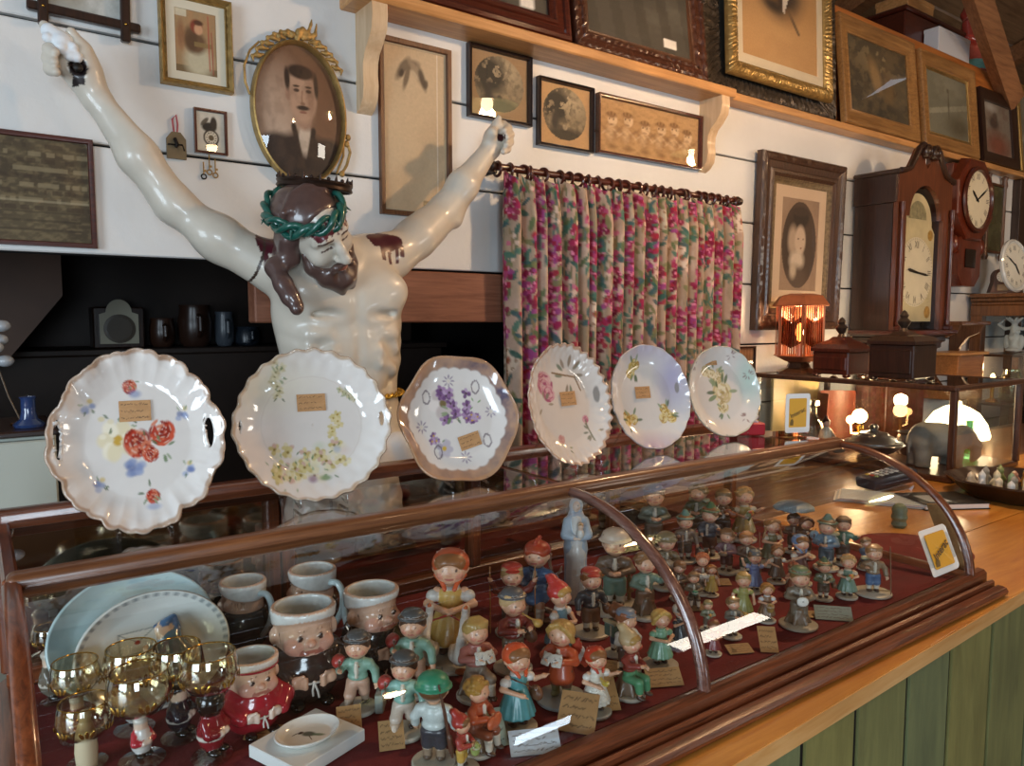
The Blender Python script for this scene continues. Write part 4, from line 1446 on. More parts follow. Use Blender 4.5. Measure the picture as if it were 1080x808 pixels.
 G = M_THORN = plain('thorn_green', '#1d5a4e', rough=.3, coat=.5, noise=.25, nscale=60)
 mb = MB()
 for s in range(3):
  pts = []
  for i in range(64):
   q = 2 * pi * i / 64
   rr = 1 + .07 * cos(5 * q + s * 2.1)
   pts.append(H(.090 * rr * cos(q), .018 + .104 * rr * sin(q), .058 + .016 * sin(5 * q + s * 2.1) + .006 * s))
  mb.tube(pts, .0085 - .001 * s, 8, closed=True)
 mb.build('thorn_crown', G, t, ang=80)
 th = MB()
 rr = random.Random(4)
 for i in range(16):
  q = 2 * pi * i / 16 + .1
  p = H(.096 * cos(q), .018 + .11 * sin(q), .06 + .014 * rr.uniform(-1, 1))
  o = Rn @ np.array([cos(q) * .5, sin(q) * .5, rr.uniform(-.9, .9)])
  th.tube([p, p + o * .026], [.004, .0006], 6)
 for k in th.F[:0]:
  pass
 th.build('thorns', G, t)['kind'] = 'stuff'
 c0 = A(332, 196, -.315)
 D2 = MB()
 Rc = Euler((radians(6), radians(2), 0)).to_matrix()
 def Cc(a, r, z):
  v = Rc @ Vector((r * cos(a), r * sin(a), z))
  return (c0[0] + v.x, c0[1] + v.y, c0[2] + v.z)
 n = 40
 V2 = []
 for i in range(n):
  a = 2 * pi * i / n
  for r, z in ((.083, -.010), (.086, -.007), (.083, .0), (.086, .005), (.083, .010), (.079, .010), (.079, -.010)):
   V2.append(Cc(a, r, z))
 m = 7
 F2 = [(i * m + j, i * m + (j + 1) % m, ((i + 1) % n) * m + (j + 1) % m, ((i + 1) % n) * m + j) for i in range(n) for j in range(m)]
 D2.add(V2, F2)
 for i in range(14):
  a = 2 * pi * i / 14
  D2.tube([Cc(a, .081, .007), Cc(a, .083, .022)], [.0045, .001], 6)
  D2.ball(Cc(a + .22, .082, .012), .0045, 8, 6)
 D2.build('diadem', plain('bronze_dark', '#3a2a22', rough=.35, metal=.6, noise=.3), t)
 Lc = Clay()
 Lc.ell((.765, -.238, 1.13), (.168, .125, .15), k=.01)
 Lc.ell((.765, -.238, 1.40), (.3, .3, .195), k=.02, op='-')
 for i in range(7):
  x = .64 + i * .04
  Lc.chain([(x, -.33 + .6 * (x - .765) ** 2 * 6, 1.205 - .02 * sin(i * 1.7)), (x + .02, -.345, 1.10), (.80, -.35, 1.0)], [.014, .014, .02], k=.02)
 Lc.chain([(.86, -.33, 1.20), (.90, -.33, 1.1), (.89, -.33, .95)], [.03, .035, .02], k=.03)
 Lc.build('loincloth', M_STATUE, t, .006, tint='#e9e6e2')
 pts = []
 zc = A(420, 418, -.31)[2]
 mb = MB()
 for s in range(2):
  pts = []
  for i in range(120):
   q = 2 * pi * i / 120
   pts.append((.758 + (.148 + .004 * cos(22 * q + s * pi)) * cos(q), -.236 + (.098 + .004 * cos(22 * q + s * pi)) * sin(q), zc + .004 * sin(22 * q + s * pi) + .006 * cos(q)))
  mb.tube(pts, .004, 6, closed=True)
 mb.build('waist_cord', plain('gold_cord', '#b8912f', rough=.35, metal=.4), t)
 W = Clay()
 W.chain([A(74, 56, -.14), A(66, 44, -.14), A(52, 33, -.135)], [.016, .019, .016], k=.006)
 rr = random.Random(8)
 for i in range(14):
  s = rr.random()
  p = A(76 - 24 * s, 58 - 25 * s, -.145)
  W.ell(p + [rr.uniform(-.012, .012), rr.uniform(-.012, 0), rr.uniform(-.012, .012)], rr.uniform(.007, .012), k=.004)
 W.build('finger_wrapping', plain('white_wrap', '#e6ecf0', rough=.6), t, .003)
 MB().tube([A(82, 71, -.135), A(82, 71, -.165)], [.004, .004], 10).ball(A(82, 71, -.165), (.010, .006, .010), 10, 7).build('nail', M_BLACKIRON, t)
crucifix()
# == curtain on its turned rod
def curtain():
 yc = -.085
 a, b = WP(525, 175, yc), WP(775, 206, yc)
 rod = thing('curtain_rod', 'dark turned wooden curtain rod with many rings, its end by the raised hand', 'curtain rod', (0, 0, 0))
 xr0, xr1 = WP(513, 173, yc)[0], b[0] + .005
 zr = WP(560, 181, yc)[2]
 MB().tube([(xr0, yc, zr), (xr1, yc, zr)], .011, 14).build('pole', M_MAHOG_X, rod)
 def fin(x, s):
  pr = [(.0, 0), (.012, .0), (.018, .008), (.02, .016), (.016, .022), (.012, .026), (.016, .032), (.014, .04), (0, .044)]
  M = Matrix.Translation((x, yc, zr)) @ Matrix.Rotation(s * pi / 2, 4, 'Y')
  MB().lathe(pr, 18, M=M).build('finial', M_DARKWOOD_X, rod)
 fin(xr0 + .03, -1); fin(xr1 - .01, 1)
 rr = random.Random(3)
 x = xr0 + .05
 n = 26
 for i in range(n):
  xx = xr0 + .045 + (xr1 - xr0 - .06) * (i + rr.uniform(-.35, .35)) / (n - 1)
  xx = min(max(xx, xr0 + .04), xr1 - .012)
  tl = rr.uniform(-.5, .5)
  pts = [(xx + .021 * sin(tl) * cos(q), yc + .021 * cos(tl) * cos(q), zr - .007 + .021 * sin(q)) for q in np.linspace(0, 2 * pi, 21)[:-1]]
  MB().tube(pts, .0048, 8, closed=True).build('ring', M_MAHOG, rod)
 for xx in (xr0 + .035, xr1 - .02):
  MB().box((xx - .006, yc, zr - .02), (xx + .006, -.006, zr - .008), bev=.002).build('bracket', M_BLACKIRON, rod)
 x0, x1 = a[0] + .008, b[0] - .005
 ztop, zbot = zr - .022, 0.99
 nx, nz = 620, 200
 s = np.linspace(0, 1, nx + 1)
 rr = np.random.default_rng(21)
 nf = 21
 kn = np.cumsum(rr.uniform(.6, 1.4, nf + 1)); kn = (kn - kn[0]) / (kn[-1] - kn[0])
 ph = np.interp(s, kn, np.arange(nf + 1)) * 2 * pi
 amp = np.interp(s, kn, rr.uniform(.75, 1.25, nf + 1))
 z = np.linspace(ztop, zbot, nz + 1)
 S2, Z2 = np.meshgrid(s, z, indexing='xy')
 PH = np.tile(ph, (nz + 1, 1)); AM = np.tile(amp, (nz + 1, 1))
 dz = (ztop - Z2)
 gath = .55 + .45 * np.clip(dz / .12, 0, 1)
 wob = .25 * np.sin(6 * dz + 9 * S2) + .35 * (fbm(S2 * 14, dz * 2.2, 3) - .5)
 Y = yc - .014 + .030 * AM * gath * (np.sin(PH + wob) + .25 * np.sin(2 * PH + 1.1 + 2 * wob)) - .004
 X = x0 + (x1 - x0) * S2 + .010 * AM * np.cos(PH + wob) * gath + (-.012 * S2 + .004) * np.clip(dz / .5, 0, 1)
 Z = Z2 + .012 * np.sin(PH) * np.clip(1 - dz / .03, 0, 1) + .004 * np.sin(PH * .5)
 Y = np.minimum(Y, -.055)
 V = np.stack([X.ravel(), Y.ravel(), Z.ravel()], 1)
 i, j = np.meshgrid(np.arange(nx), np.arange(nz), indexing='xy')
 q = (j * (nx + 1) + i).ravel()
 F = np.stack([q, q + nx + 1, q + nx + 2, q + 1], 1)
 dl = np.hypot(np.diff(X[60]), np.diff(Y[60]))
 U = np.tile(np.concatenate([[0], np.cumsum(dl)]), (nz + 1, 1)).ravel()
 Wd = dz.ravel()
 c = Canvas(U, Wd, '#b59884')
 c.mix(.5 * np.clip((fbm(U * 9, Wd * 9, 2) - .45) * 4, 0, 1), '#a58d70')
 c.mix(.55 * np.clip((fbm(U * 16, Wd * 6, 8) - .46) * 5, 0, 1), '#7d7458')
 c.mix(.4 * np.clip((fbm(U * 24, Wd * 9, 18) - .52) * 6, 0, 1), '#d2bfb0')
 R_ = random.Random(17)
 L = float(U.max())
 def patch(cx, cy, rad):
  return np.where((np.abs(U - cx) < rad) & (np.abs(Wd - cy) < rad))[0]
 def dab(idx, cx, cy, rx, ry, col, rot=0.0, a=.92):
  du, dv = U[idx] - cx, Wd[idx] - cy
  du, dv = du * cos(rot) + dv * sin(rot), -du * sin(rot) + dv * cos(rot)
  w = a * np.clip((1 - np.hypot(du / rx, dv / ry)) / .25, 0, 1)[:, None]
  c.c[idx] = c.c[idx] * (1 - w) + lin(col) * w
 PINK = ['#96244a', '#82183c', '#a53f68', '#6b1430', '#96407a', '#9c2238']
 GRN = ['#2f5a50', '#46705f', '#5b6b45', '#3b5a5c', '#75754d']
 k = 0
 for gx in np.arange(.03, L, .085):
  for gy in np.arange(-.02, 1.05, .12):
   cx = gx + R_.uniform(-.03, .03); cy = gy + R_.uniform(-.035, .035) + (.075 if int(gx / .095) % 2 else 0)
   k += 1
   idx = patch(cx, cy, .12)
   if not len(idx):
    continue
   for _ in range(8):
    r_ = R_.uniform(.03, .075); th = R_.uniform(0, 2 * pi)
    dab(idx, cx + r_ * cos(th), cy + r_ * sin(th) * 1.1, R_.uniform(.006, .012), R_.uniform(.018, .032), R_.choice(GRN), R_.uniform(0, pi))
   kind = k % 4
   if kind in (0, 1, 2) and R_.random() < .85:
    for _ in range(34):
     th = R_.uniform(0, 2 * pi); r_ = R_.uniform(0, 1) ** .6
     dab(idx, cx + .036 * r_ * cos(th), cy + .072 * r_ * sin(th), R_.uniform(.008, .014), R_.uniform(.008, .014), R_.choice(PINK))
    for _ in range(10):
     th = R_.uniform(0, 2 * pi); r_ = R_.uniform(0, 1)
     dab(idx, cx + .034 * r_ * cos(th), cy + .062 * r_ * sin(th), .005, .005, '#d9809c')
   elif kind == 2:
    base = R_.choice(['#d7c3ad', '#cfae9a', '#b9ad95'])
    for q_ in range(7):
     th = q_ * 2 * pi / 7
     dab(idx, cx + .024 * cos(th), cy + .026 * sin(th), .016, .022, base, th)
     dab(idx, cx + .03 * cos(th), cy + .033 * sin(th), .004, .010, '#8c6b52', th)
    dab(idx, cx, cy, .012, .012, '#a5574e'); dab(idx, cx, cy, .006, .006, '#7a5a2c')
   else:
    for _ in range(9):
     dab(idx, cx + R_.uniform(-.03, .03), cy + R_.uniform(-.06, .06), .005, .03, R_.choice(['#6d6a4a', '#8a7452', '#4f6b60']), R_.uniform(-.5, .5))
    for _ in range(8):
     dab(idx, cx + R_.uniform(-.03, .03), cy + R_.uniform(-.05, .05), .009, .009, R_.choice(['#c2657f', '#a43455', '#d5b6a0']))
 o = link_mesh('curtain', V, F, painted('chintz_cloth', rough=.8, spec=.2, noise=.06, nscale=80, sheen=.2), None, col=c.c)
 tag(o, 'pleated floral chintz curtain in pinks and greens hanging from the wooden rod', 'curtain')
curtain()
# == plates standing on the case
def flower(c, x, y, r, cols, rng, n=6, centre='#c9a648'):
 r *= 1.3
 for i in range(n):
  a = 2 * pi * i / n + rng.random()
  c.blob(x + .55 * r * cos(a), y + .55 * r * sin(a), r * .52, r * .42, rng.choice(cols), .35, .95, a)
 c.blob(x, y, r * .3, r * .3, centre, .4)
def leaves(c, x, y, r, rng, n=5, cols=('#6f8460', '#8c9c7a', '#566b4c')):
 for i in range(n):
  a = rng.uniform(0, 2 * pi)
  c.blob(x + r * cos(a), y + r * sin(a), r * .45, r * .16, rng.choice(cols), .4, .85, a)
def rose(c, x, y, r, cols, rng):
 r *= 1.18
 for i in range(9):
  a = rng.uniform(0, 2 * pi)
  c.blob(x + .55 * r * cos(a), y + .5 * r * sin(a), r * .52, r * .36, rng.choice(cols), .3, .95, a + pi / 2)
 for i in range(16):
  a, q = i * 2.4, r * (.15 + .045 * i)
  c.blob(x + q * cos(a), y + q * sin(a) * .9, r * .34, r * .13, rng.choice(cols), .35, .9, a + pi / 2)
  c.blob(x + (q + .1 * r) * cos(a), y + (q + .1 * r) * sin(a) * .9, r * .26, r * .05, '#e6d2c2', .5, .5, a + pi / 2)
 c.blob(x, y, r * .2, r * .17, cols[2 % len(cols)], .5)
def plate(label, pb, top_px, yaw, half_w, paint, rim='#a9835a', outline=None, rim_h=.020, well=.62, holes=(), lean=13, roll=0.0, tag_at=None, tag_rot=0.0, bead=(30, .0016), base='#dcd7d1',
   nr=64, nt=260, group='old china plates standing on the case', name='china_plate', rimw=.05, stand=True):
 P = ZP(pb[0], pb[1], CASE_TOP + .003)
 h = WP(top_px[0], top_px[1], P[1] + .05)[2] - P[2]
 hz = h / cos(radians(lean)) / 2
 t = thing(name, label, 'plate', P, group=group, rot=Euler((-radians(lean), 0, yaw), 'XYZ').to_matrix().to_euler() if False else (Matrix.Rotation(yaw, 3, 'Z') @ Matrix.Rotation(-radians(lean), 3, 'X')).to_euler())
 rho, th = np.meshgrid(np.linspace(0, 1, nr + 1) ** .85, np.linspace(0, 2 * pi, nt, endpoint=False), indexing='xy')
 rho, th = rho.ravel(), th.ravel()
 ro = outline(th) if outline else np.ones_like(th)
 blend = 1 + (ro - 1) * np.clip((rho - .45) / .5, 0, 1) ** 1.2
 ux, uz = rho * np.cos(th + roll) * blend, rho * np.sin(th + roll) * blend
 mxz = uz.min()
 for (hx, hz_, rx, rz) in holes:      # bring vertices onto the rim of each pierced handle
  gx = np.hypot((ux - hx) / rx, (uz - hz_) / rz)
  sn = (gx > .72) & (gx < 1.3)
  ux = np.where(sn, hx + (ux - hx) / np.maximum(gx, 1e-6), ux)
  uz = np.where(sn, hz_ + (uz - hz_) / np.maximum(gx, 1e-6), uz)
 x = ux * half_w
 z = hz * (uz - mxz) / (-mxz) if False else hz * (1 + uz / abs(mxz) )
 prof = rim_h * np.clip((rho - well) / (1 - well), 0, 1) ** 1.4
 prof += bead[1] * np.sin(bead[0] * th) * np.clip((rho - .86) / .12, 0, 1)
 y = -prof - .004
 V = np.stack([x, y, z], 1)
 i, j = np.meshgrid(np.arange(nr), np.arange(nt), indexing='xy')
 a = (j * (nr + 1) + i).ravel()
 b = (((j + 1) % nt) * (nr + 1) + i).ravel()
 F = np.stack([a, a + 1, b + 1, b], 1)
 for (hx, hz_, rx, rz) in holes:
  g = np.hypot((ux - hx) / rx, (uz - hz_) / rz)
  cu, cz = ux[F].mean(1), uz[F].mean(1)
  F = F[np.hypot((cu - hx) / rx, (cz - hz_) / rz) > .985]
 c = Canvas(ux, uz, base)
 c.r, c.t = rho, th
 c.noise(2.2, '#d9d3ce', .35, 4)
 paint(c, random.Random(len(label)))
 n = fbm(np.cos(th) * 9, np.sin(th) * 9 + rho * 5, 5)
 c.mix(np.clip((rho - (1 - rimw) + .05 * (n - .5)) / .02, 0, 1) * (.55 + .4 * n), rim)
 o = link_mesh('dish', V, F, M_CHINA, t, col=c.c)
 so = o.modifiers.new('thick', 'SOLIDIFY')
 so.thickness = .0035
 so.offset = -1 if True else 1
 if tag_at:
  tx, tz = tag_at
  w, hh = half_w * .19, hz * .115
  u, v, V, F = grid(-w, w, -hh, hh, 40, 24)
  if tag_rot:
   V = np.stack([V[:, 0] * cos(tag_rot) - V[:, 2] * sin(tag_rot), V[:, 1], V[:, 0] * sin(tag_rot) + V[:, 2] * cos(tag_rot)], 1)
  V += np.array([tx * half_w, -.0065, hz * (1 + tz / abs(mxz))])
  cc = Canvas(u, v, '#bd9060')
  cc.noise(6, '#a97c4e', .5, 3)
  write_lines(cc, random.Random(len(label) * 3), 3)
  link_mesh('price_tag', V, F, M_PRINT, t, col=cc.c)
 if stand:
  s = thing('plate_stand', 'clear plastic easel holding ' + STAND_OF[label], 'plate stand', P, rotz=yaw, group='clear plastic plate stands')
  for sx in (-1, 1):
   q = sx * half_w * .30
   MB().tube([(q, -.040, .014), (q, -.040, .002), (q, -.02, .0035), (q, .0, .004), (q, .03, .10 * hz / .12), (q, .034, .14 * hz / .12)], .0022, 8).build('rest', M_CLEAR, s)
   MB().tube([(q, .028, .09 * hz / .12), (q * 1.15, .085, .001)], .0022, 8).build('strut', M_CLEAR, s)
  MB().tube([(-half_w * .30, .02, .07), (half_w * .30, .02, .07)], .002, 8).build('cross_bar', M_CLEAR, s)
 return t
def write_lines(c, rng, n, col='#4a3524'):
 for k in range(n):
  z = .82 - k * (.64 / max(n - 1, 1))
  x = .08
  while x < (.9 if k != 1 else .7):
   w = rng.uniform(.03, .07)
   c.line(x, z + rng.uniform(-.05, .05), x + w, z + rng.uniform(-.05, .05), .018, col, .85)
   x += w + rng.choice((.012, .012, .05))
STAND_OF = {}
def plates():
 def p1(c, g):
  RED = ['#b5402f', '#c9573f', '#8f2b20', '#d07a5c']
  BLUE = ['#7f8fb5', '#98a4c2', '#66759f']
  CRM = ['#e2d6b4', '#d6c79c', '#efe7d0']
  flower(c, -.25, .02, .19, CRM, g, 8, '#c8a24a')
  for _ in range(7):
   c.blob(-.30 + g.uniform(-.18, .16), g.uniform(-.08, .28), .05, .035, g.choice(CRM), .4, .8)
  leaves(c, -.3, .22, .1, g, 4)
  rose(c, -.02, -.02, .17, RED, g); rose(c, .28, .08, .16, RED, g); rose(c, .13, -.15, .10, RED, g)
  for _ in range(9):
   c.blob(g.uniform(-.20, .06), g.uniform(-.36, -.22), .075, .055, g.choice(BLUE), .5, .8)
  leaves(c, .28, -.1, .12, g, 6); leaves(c, .04, .17, .09, g, 4)
  rose(c, -.08, .60, .085, RED, g); c.blob(-.02, .52, .10, .06, BLUE[0], .6, .7); leaves(c, -.05, .66, .07, g, 3)
  rose(c, .13, -.62, .085, RED, g); c.blob(.13, -.73, .12, .05, BLUE[1], .6, .7); leaves(c, .1, -.58, .11, g, 5)
  for x, y in ((-.58, .40), (.55, .27), (.57, -.35), (-.48, -.45)):
   for _ in range(5):
    c.blob(x + g.uniform(-.06, .06), y + g.uniform(-.06, .06), .05, .04, g.choice(BLUE), .5, .8)
   c.blob(x + .03, y + .06, .045, .035, '#cdb46e', .5, .8); leaves(c, x, y, .08, g, 3)
  c.mix(.22 * (np.sin(c.t * 15) > .4) * np.clip((c.r - .5) * 3, 0, 1), '#cfc9c4')
 def o1(t):
  d = (t + .2) % (2 * pi)
  s = .035 * np.abs(np.sin(t * 7 + .4)) + .02 * np.abs(np.sin(t * 15))
  ear = .06 * np.exp(-((np.cos(t) - 1) / .05) ** 2) + .06 * np.exp(-((np.cos(t) + 1) / .05) ** 2)
  notch = -.07 * np.exp(-((t - (2 * pi - 1.05)) / .10) ** 2) - .05 * np.exp(-((t - 4.15) / .09) ** 2)
  return .95 + s + ear + notch
 def p2(c, g):
  c.blob(-.6, .55, .9, .5, '#ded9c2', .9, .7)
  c.blob(-.7, -.3, .5, .6, '#e3d2c6', .9, .6)
  YEL = ['#cbbd86', '#d6c89b', '#bfae72', '#d9cfae', '#c9a99a']
  for i in range(26):
   c.blob(g.uniform(-.5, .4), -.48 + g.uniform(-.24, .2), .12, .09, g.choice(['#ddd3a8', '#d9c9bf', '#c9cfb8', '#cfc6a2']), .8, .75)
  for i in range(34):
   a = g.uniform(-.52, .42); y = -.50 + g.uniform(-.2, .22) + .25 * max(0, a)
   flower(c, a, y, .065, YEL, g, 5, '#8d7a44')
  for i in range(12):
   leaves(c, g.uniform(-.6, .42), -.5 + g.uniform(-.3, .25), .08, g, 2, ('#7f9474', '#94a688', '#5f7a55'))
  for i in range(7):
   flower(c, .24 + .12 * g.random(), -.15 + i * .045, .05, YEL[:2], g, 5, '#a58b3a')
  c.blob(-.05, -.72, .08, .07, '#9d7f98', .6, .8); c.blob(.12, -.72, .1, .05, '#6d8a5a', .6, .8); c.blob(.3, -.35, .07, .07, '#aab4c4', .6, .7)
  for i in range(8):
   flower(c, -.42 + g.uniform(-.08, .08), .42 + i * .06, .05, ['#c4bb98', '#d6cfae'], g, 5, '#7d7a54')
  leaves(c, -.42, .68, .1, g, 5); leaves(c, -.40, .42, .08, g, 4)
  for i in range(6):
   flower(c, .40 + i * .04, .46 - i * .028, .038, ['#c8be9a', '#aeb08e'], g, 5, '#7d7a54')
  leaves(c, .5, .4, .07, g, 5)
  c.mix(.5 * (np.abs(c.r - .66) < .008), '#cfc6bd')
 def o2(t):
  return 1 + .012 * np.sin(t * 26) + .03 * np.exp(-((np.cos(t) - 1) / .02) ** 2) + .03 * np.exp(-((np.cos(t) + 1) / .02) ** 2)
 def p3(c, g):
  edge = .80 + .025 * np.abs(np.sin(c.t * 13))
  wv = np.clip((c.r - edge) / .03, 0, 1)
  c.mix(wv * .9, '#8f6f5a')
  c.mix(wv * np.clip(np.cos(c.t - .5), 0, 1), '#5b5466')
  c.mix(wv * np.clip(fbm(c.u * 6, c.v * 6, 3) * 1.4 - .4, 0, 1), '#c09a7c')
  PUR = ['#8d6a93', '#a585ab', '#6f4f7a', '#b79fbb']
  flower(c, -.22, .26, .20, ['#d8d0c8', '#e4dcd6', '#c3b8b4'], g, 6, '#7a6a4a')
  for _ in range(16):
   flower(c, g.uniform(-.25, .2), g.uniform(-.02, .48), .07, PUR, g, 5, '#5f4a5a')
  leaves(c, -.05, .12, .16, g, 7); leaves(c, .34, .22, .09, g, 4, ('#7ea06c',))
  for x, y in ((.32, .02), (-.42, -.28), (.22, .02)):
   for _ in range(4):
    flower(c, x + g.uniform(-.06, .06), y + g.uniform(-.06, .06), .05, PUR, g, 5)
  flower(c, -.26, -.45, .12, ['#b9b2ba', '#a79fac'], g, 6); leaves(c, -.34, -.36, .08, g, 3)
  for k in range(8):
   a = .15 + k * 2 * pi / 8
   x, y = .62 * cos(a), .62 * sin(a)
   if k % 2 == 0:
    for q in range(8):
     b = q * pi / 4
     c.blob(x + .07 * cos(b), y + .07 * sin(b), .045, .016, '#85768c', .4, .8, b)
    c.blob(x, y, .03, .03, '#d8cfc0', .4)
   else:
    d = np.hypot((c.u - x) / .065, (c.v - y) / .10)
    c.mix((np.abs(d - 1) < .16) * .75, '#6d6068')
 def o3(t):
  return 1 + .035 * np.cos(t * 6 + .6)
 def p4(c, g):
  c.blob(0, 0, 1.2, 1.2, '#e2c8ae', .9, .55)
  PK = ['#c4788a', '#d398a2', '#b0607a', '#dbb0b2']
  rose(c, -.42, .38, .20, PK, g); rose(c, -.36, .22, .15, PK, g); rose(c, -.5, .5, .1, PK, g)
  leaves(c, .2, .48, .25, g, 10, ('#8a7a66', '#75806a', '#9a8672'))
  c.line(-.2, .55, .35, .45, .02, '#8d7458'); c.line(.35, .45, .45, .22, .02, '#8d7458')
  leaves(c, -.5, .05, .16, g, 5, ('#8a8470', '#a09078'))
  rose(c, .45, -.28, .08, PK, g); c.line(.45, -.3, .52, -.65, .018, '#7d7a5c'); leaves(c, .55, -.5, .15, g, 6, ('#7d7f6a', '#8e826c'))
  rose(c, -.22, -.55, .08, ['#c78b86', '#d5a79a'], g); leaves(c, -.15, -.7, .1, g, 3)
  c.blob(.78, .12, .07, .16, '#8a8580', .25, .9)
 def o4(t):
  return 1 + .012 * np.sin(t * 34) + .008 * np.sin(t * 11)
 def p5(c, g):
  c.blob(.7, .35, .55, .9, '#a9a4c2', .9, .85); c.blob(0, .95, .9, .35, '#b3abc4', .9, .7); c.blob(-.1, -.95, .9, .35, '#b5a2bf', .9, .7)
  YE = ['#c3a24a', '#d8c47c', '#a9863a', '#e0d4a2']
  for x, y in ((-.22, .58), (-.45, -.42), (.46, -.32)):
   for _ in range(4):
    rose(c, x + g.uniform(-.16, .16), y + g.uniform(-.13, .13), .11, YE, g)
   leaves(c, x, y, .2, g, 5)
  c.blob(.78, .15, .05, .12, '#8a8480', .25, .9)
 def p6(c, g):
  c.blob(.8, .3, .4, .8, '#b7d3c6', .9, .8)
  YE = ['#cbb98a', '#ddd2a8', '#b39f6c', '#e6dec0']
  rose(c, .05, -.02, .27, YE, g); rose(c, .02, -.32, .16, YE, g)
  for x, y in ((-.05, .30), (-.2, .42), (-.35, .48), (.05, .42)):
   rose(c, x, y, .13, YE, g)
  leaves(c, .05, 0, .32, g, 9); leaves(c, -.1, .4, .22, g, 6); leaves(c, .05, -.4, .18, g, 5)
  for x, y in ((.78, .35), (.55, -.62), (.35, .80), (-.6, -.72), (-.75, .6)):
   for _ in range(9):
    a = g.uniform(0, 2 * pi)
    c.blob(x + .08 * cos(a), y + .08 * sin(a), .05, .015, '#8c6f6c', .4, .7, a)
 L = ['large scalloped china plate with red roses and two open handles, nearest end of the case',
   'round china plate with a spray of yellow meadow flowers, before the statue waist',
   'wavy-edged china plate with purple flowers and a brown shaded border',
   'beaded-edge pinkish china plate with rose sprigs, turned aside before the curtain',
   'lilac-tinted china plate with three clusters of yellow roses',
   'green-edged china plate with one large yellow rose, last in the row beside the red figure']
 W = ['the red rose plate', 'the yellow meadow flower plate', 'the wavy purple flower plate', 'the beaded pink rose plate', 'the lilac plate of three yellow clusters', 'the green-edged yellow rose plate']
 for a, b in zip(L, W):
  STAND_OF[a] = b
 plate(L[0], (152, 562), (146, 371), radians(-6), .099, p1, outline=o1, holes=((-.92, .06, .05, .21), (.86, .03, .055, .17)), rim='#a8876a', tag_at=(-.03, .33), bead=(15, .003))
 plate(L[1], (335, 528), (318, 371), radians(-8), .116, p2, outline=o2, holes=((-.93, .02, .018, .09), (.92, .02, .028, .10)), rim='#b59a7c', rimw=.04, tag_at=(.0, .30), well=.66, bead=(26, .0018), roll=0)
 plate(L[2], (487, 508), (474, 378), radians(-10), .106, p3, outline=o3, rim='#b48a66', rimw=.05, tag_at=(.18, -.36), tag_rot=.25, well=.6, bead=(6, .003))
 plate(L[3], (605, 492), (585, 364), radians(8), .112, p4, outline=o4, rim='#b78a66', rimw=.05, tag_at=(.08, .1), well=.6, bead=(34, .0024))
 plate(L[4], (688, 474), (672, 366), radians(-6), .106, p5, rim='#c9b9ae', rimw=.02, tag_at=(-.1, .1), outline=lambda t: 1 + .006 * np.sin(t * 12), bead=(24, .001))
 plate(L[5], (765, 461), (752, 367), radians(-9), .108, p6, rim='#bfb59c', rimw=.025, tag_at=(-.2, .72), outline=lambda t: 1 + .006 * np.sin(t * 16), bead=(16, .001))
plates()
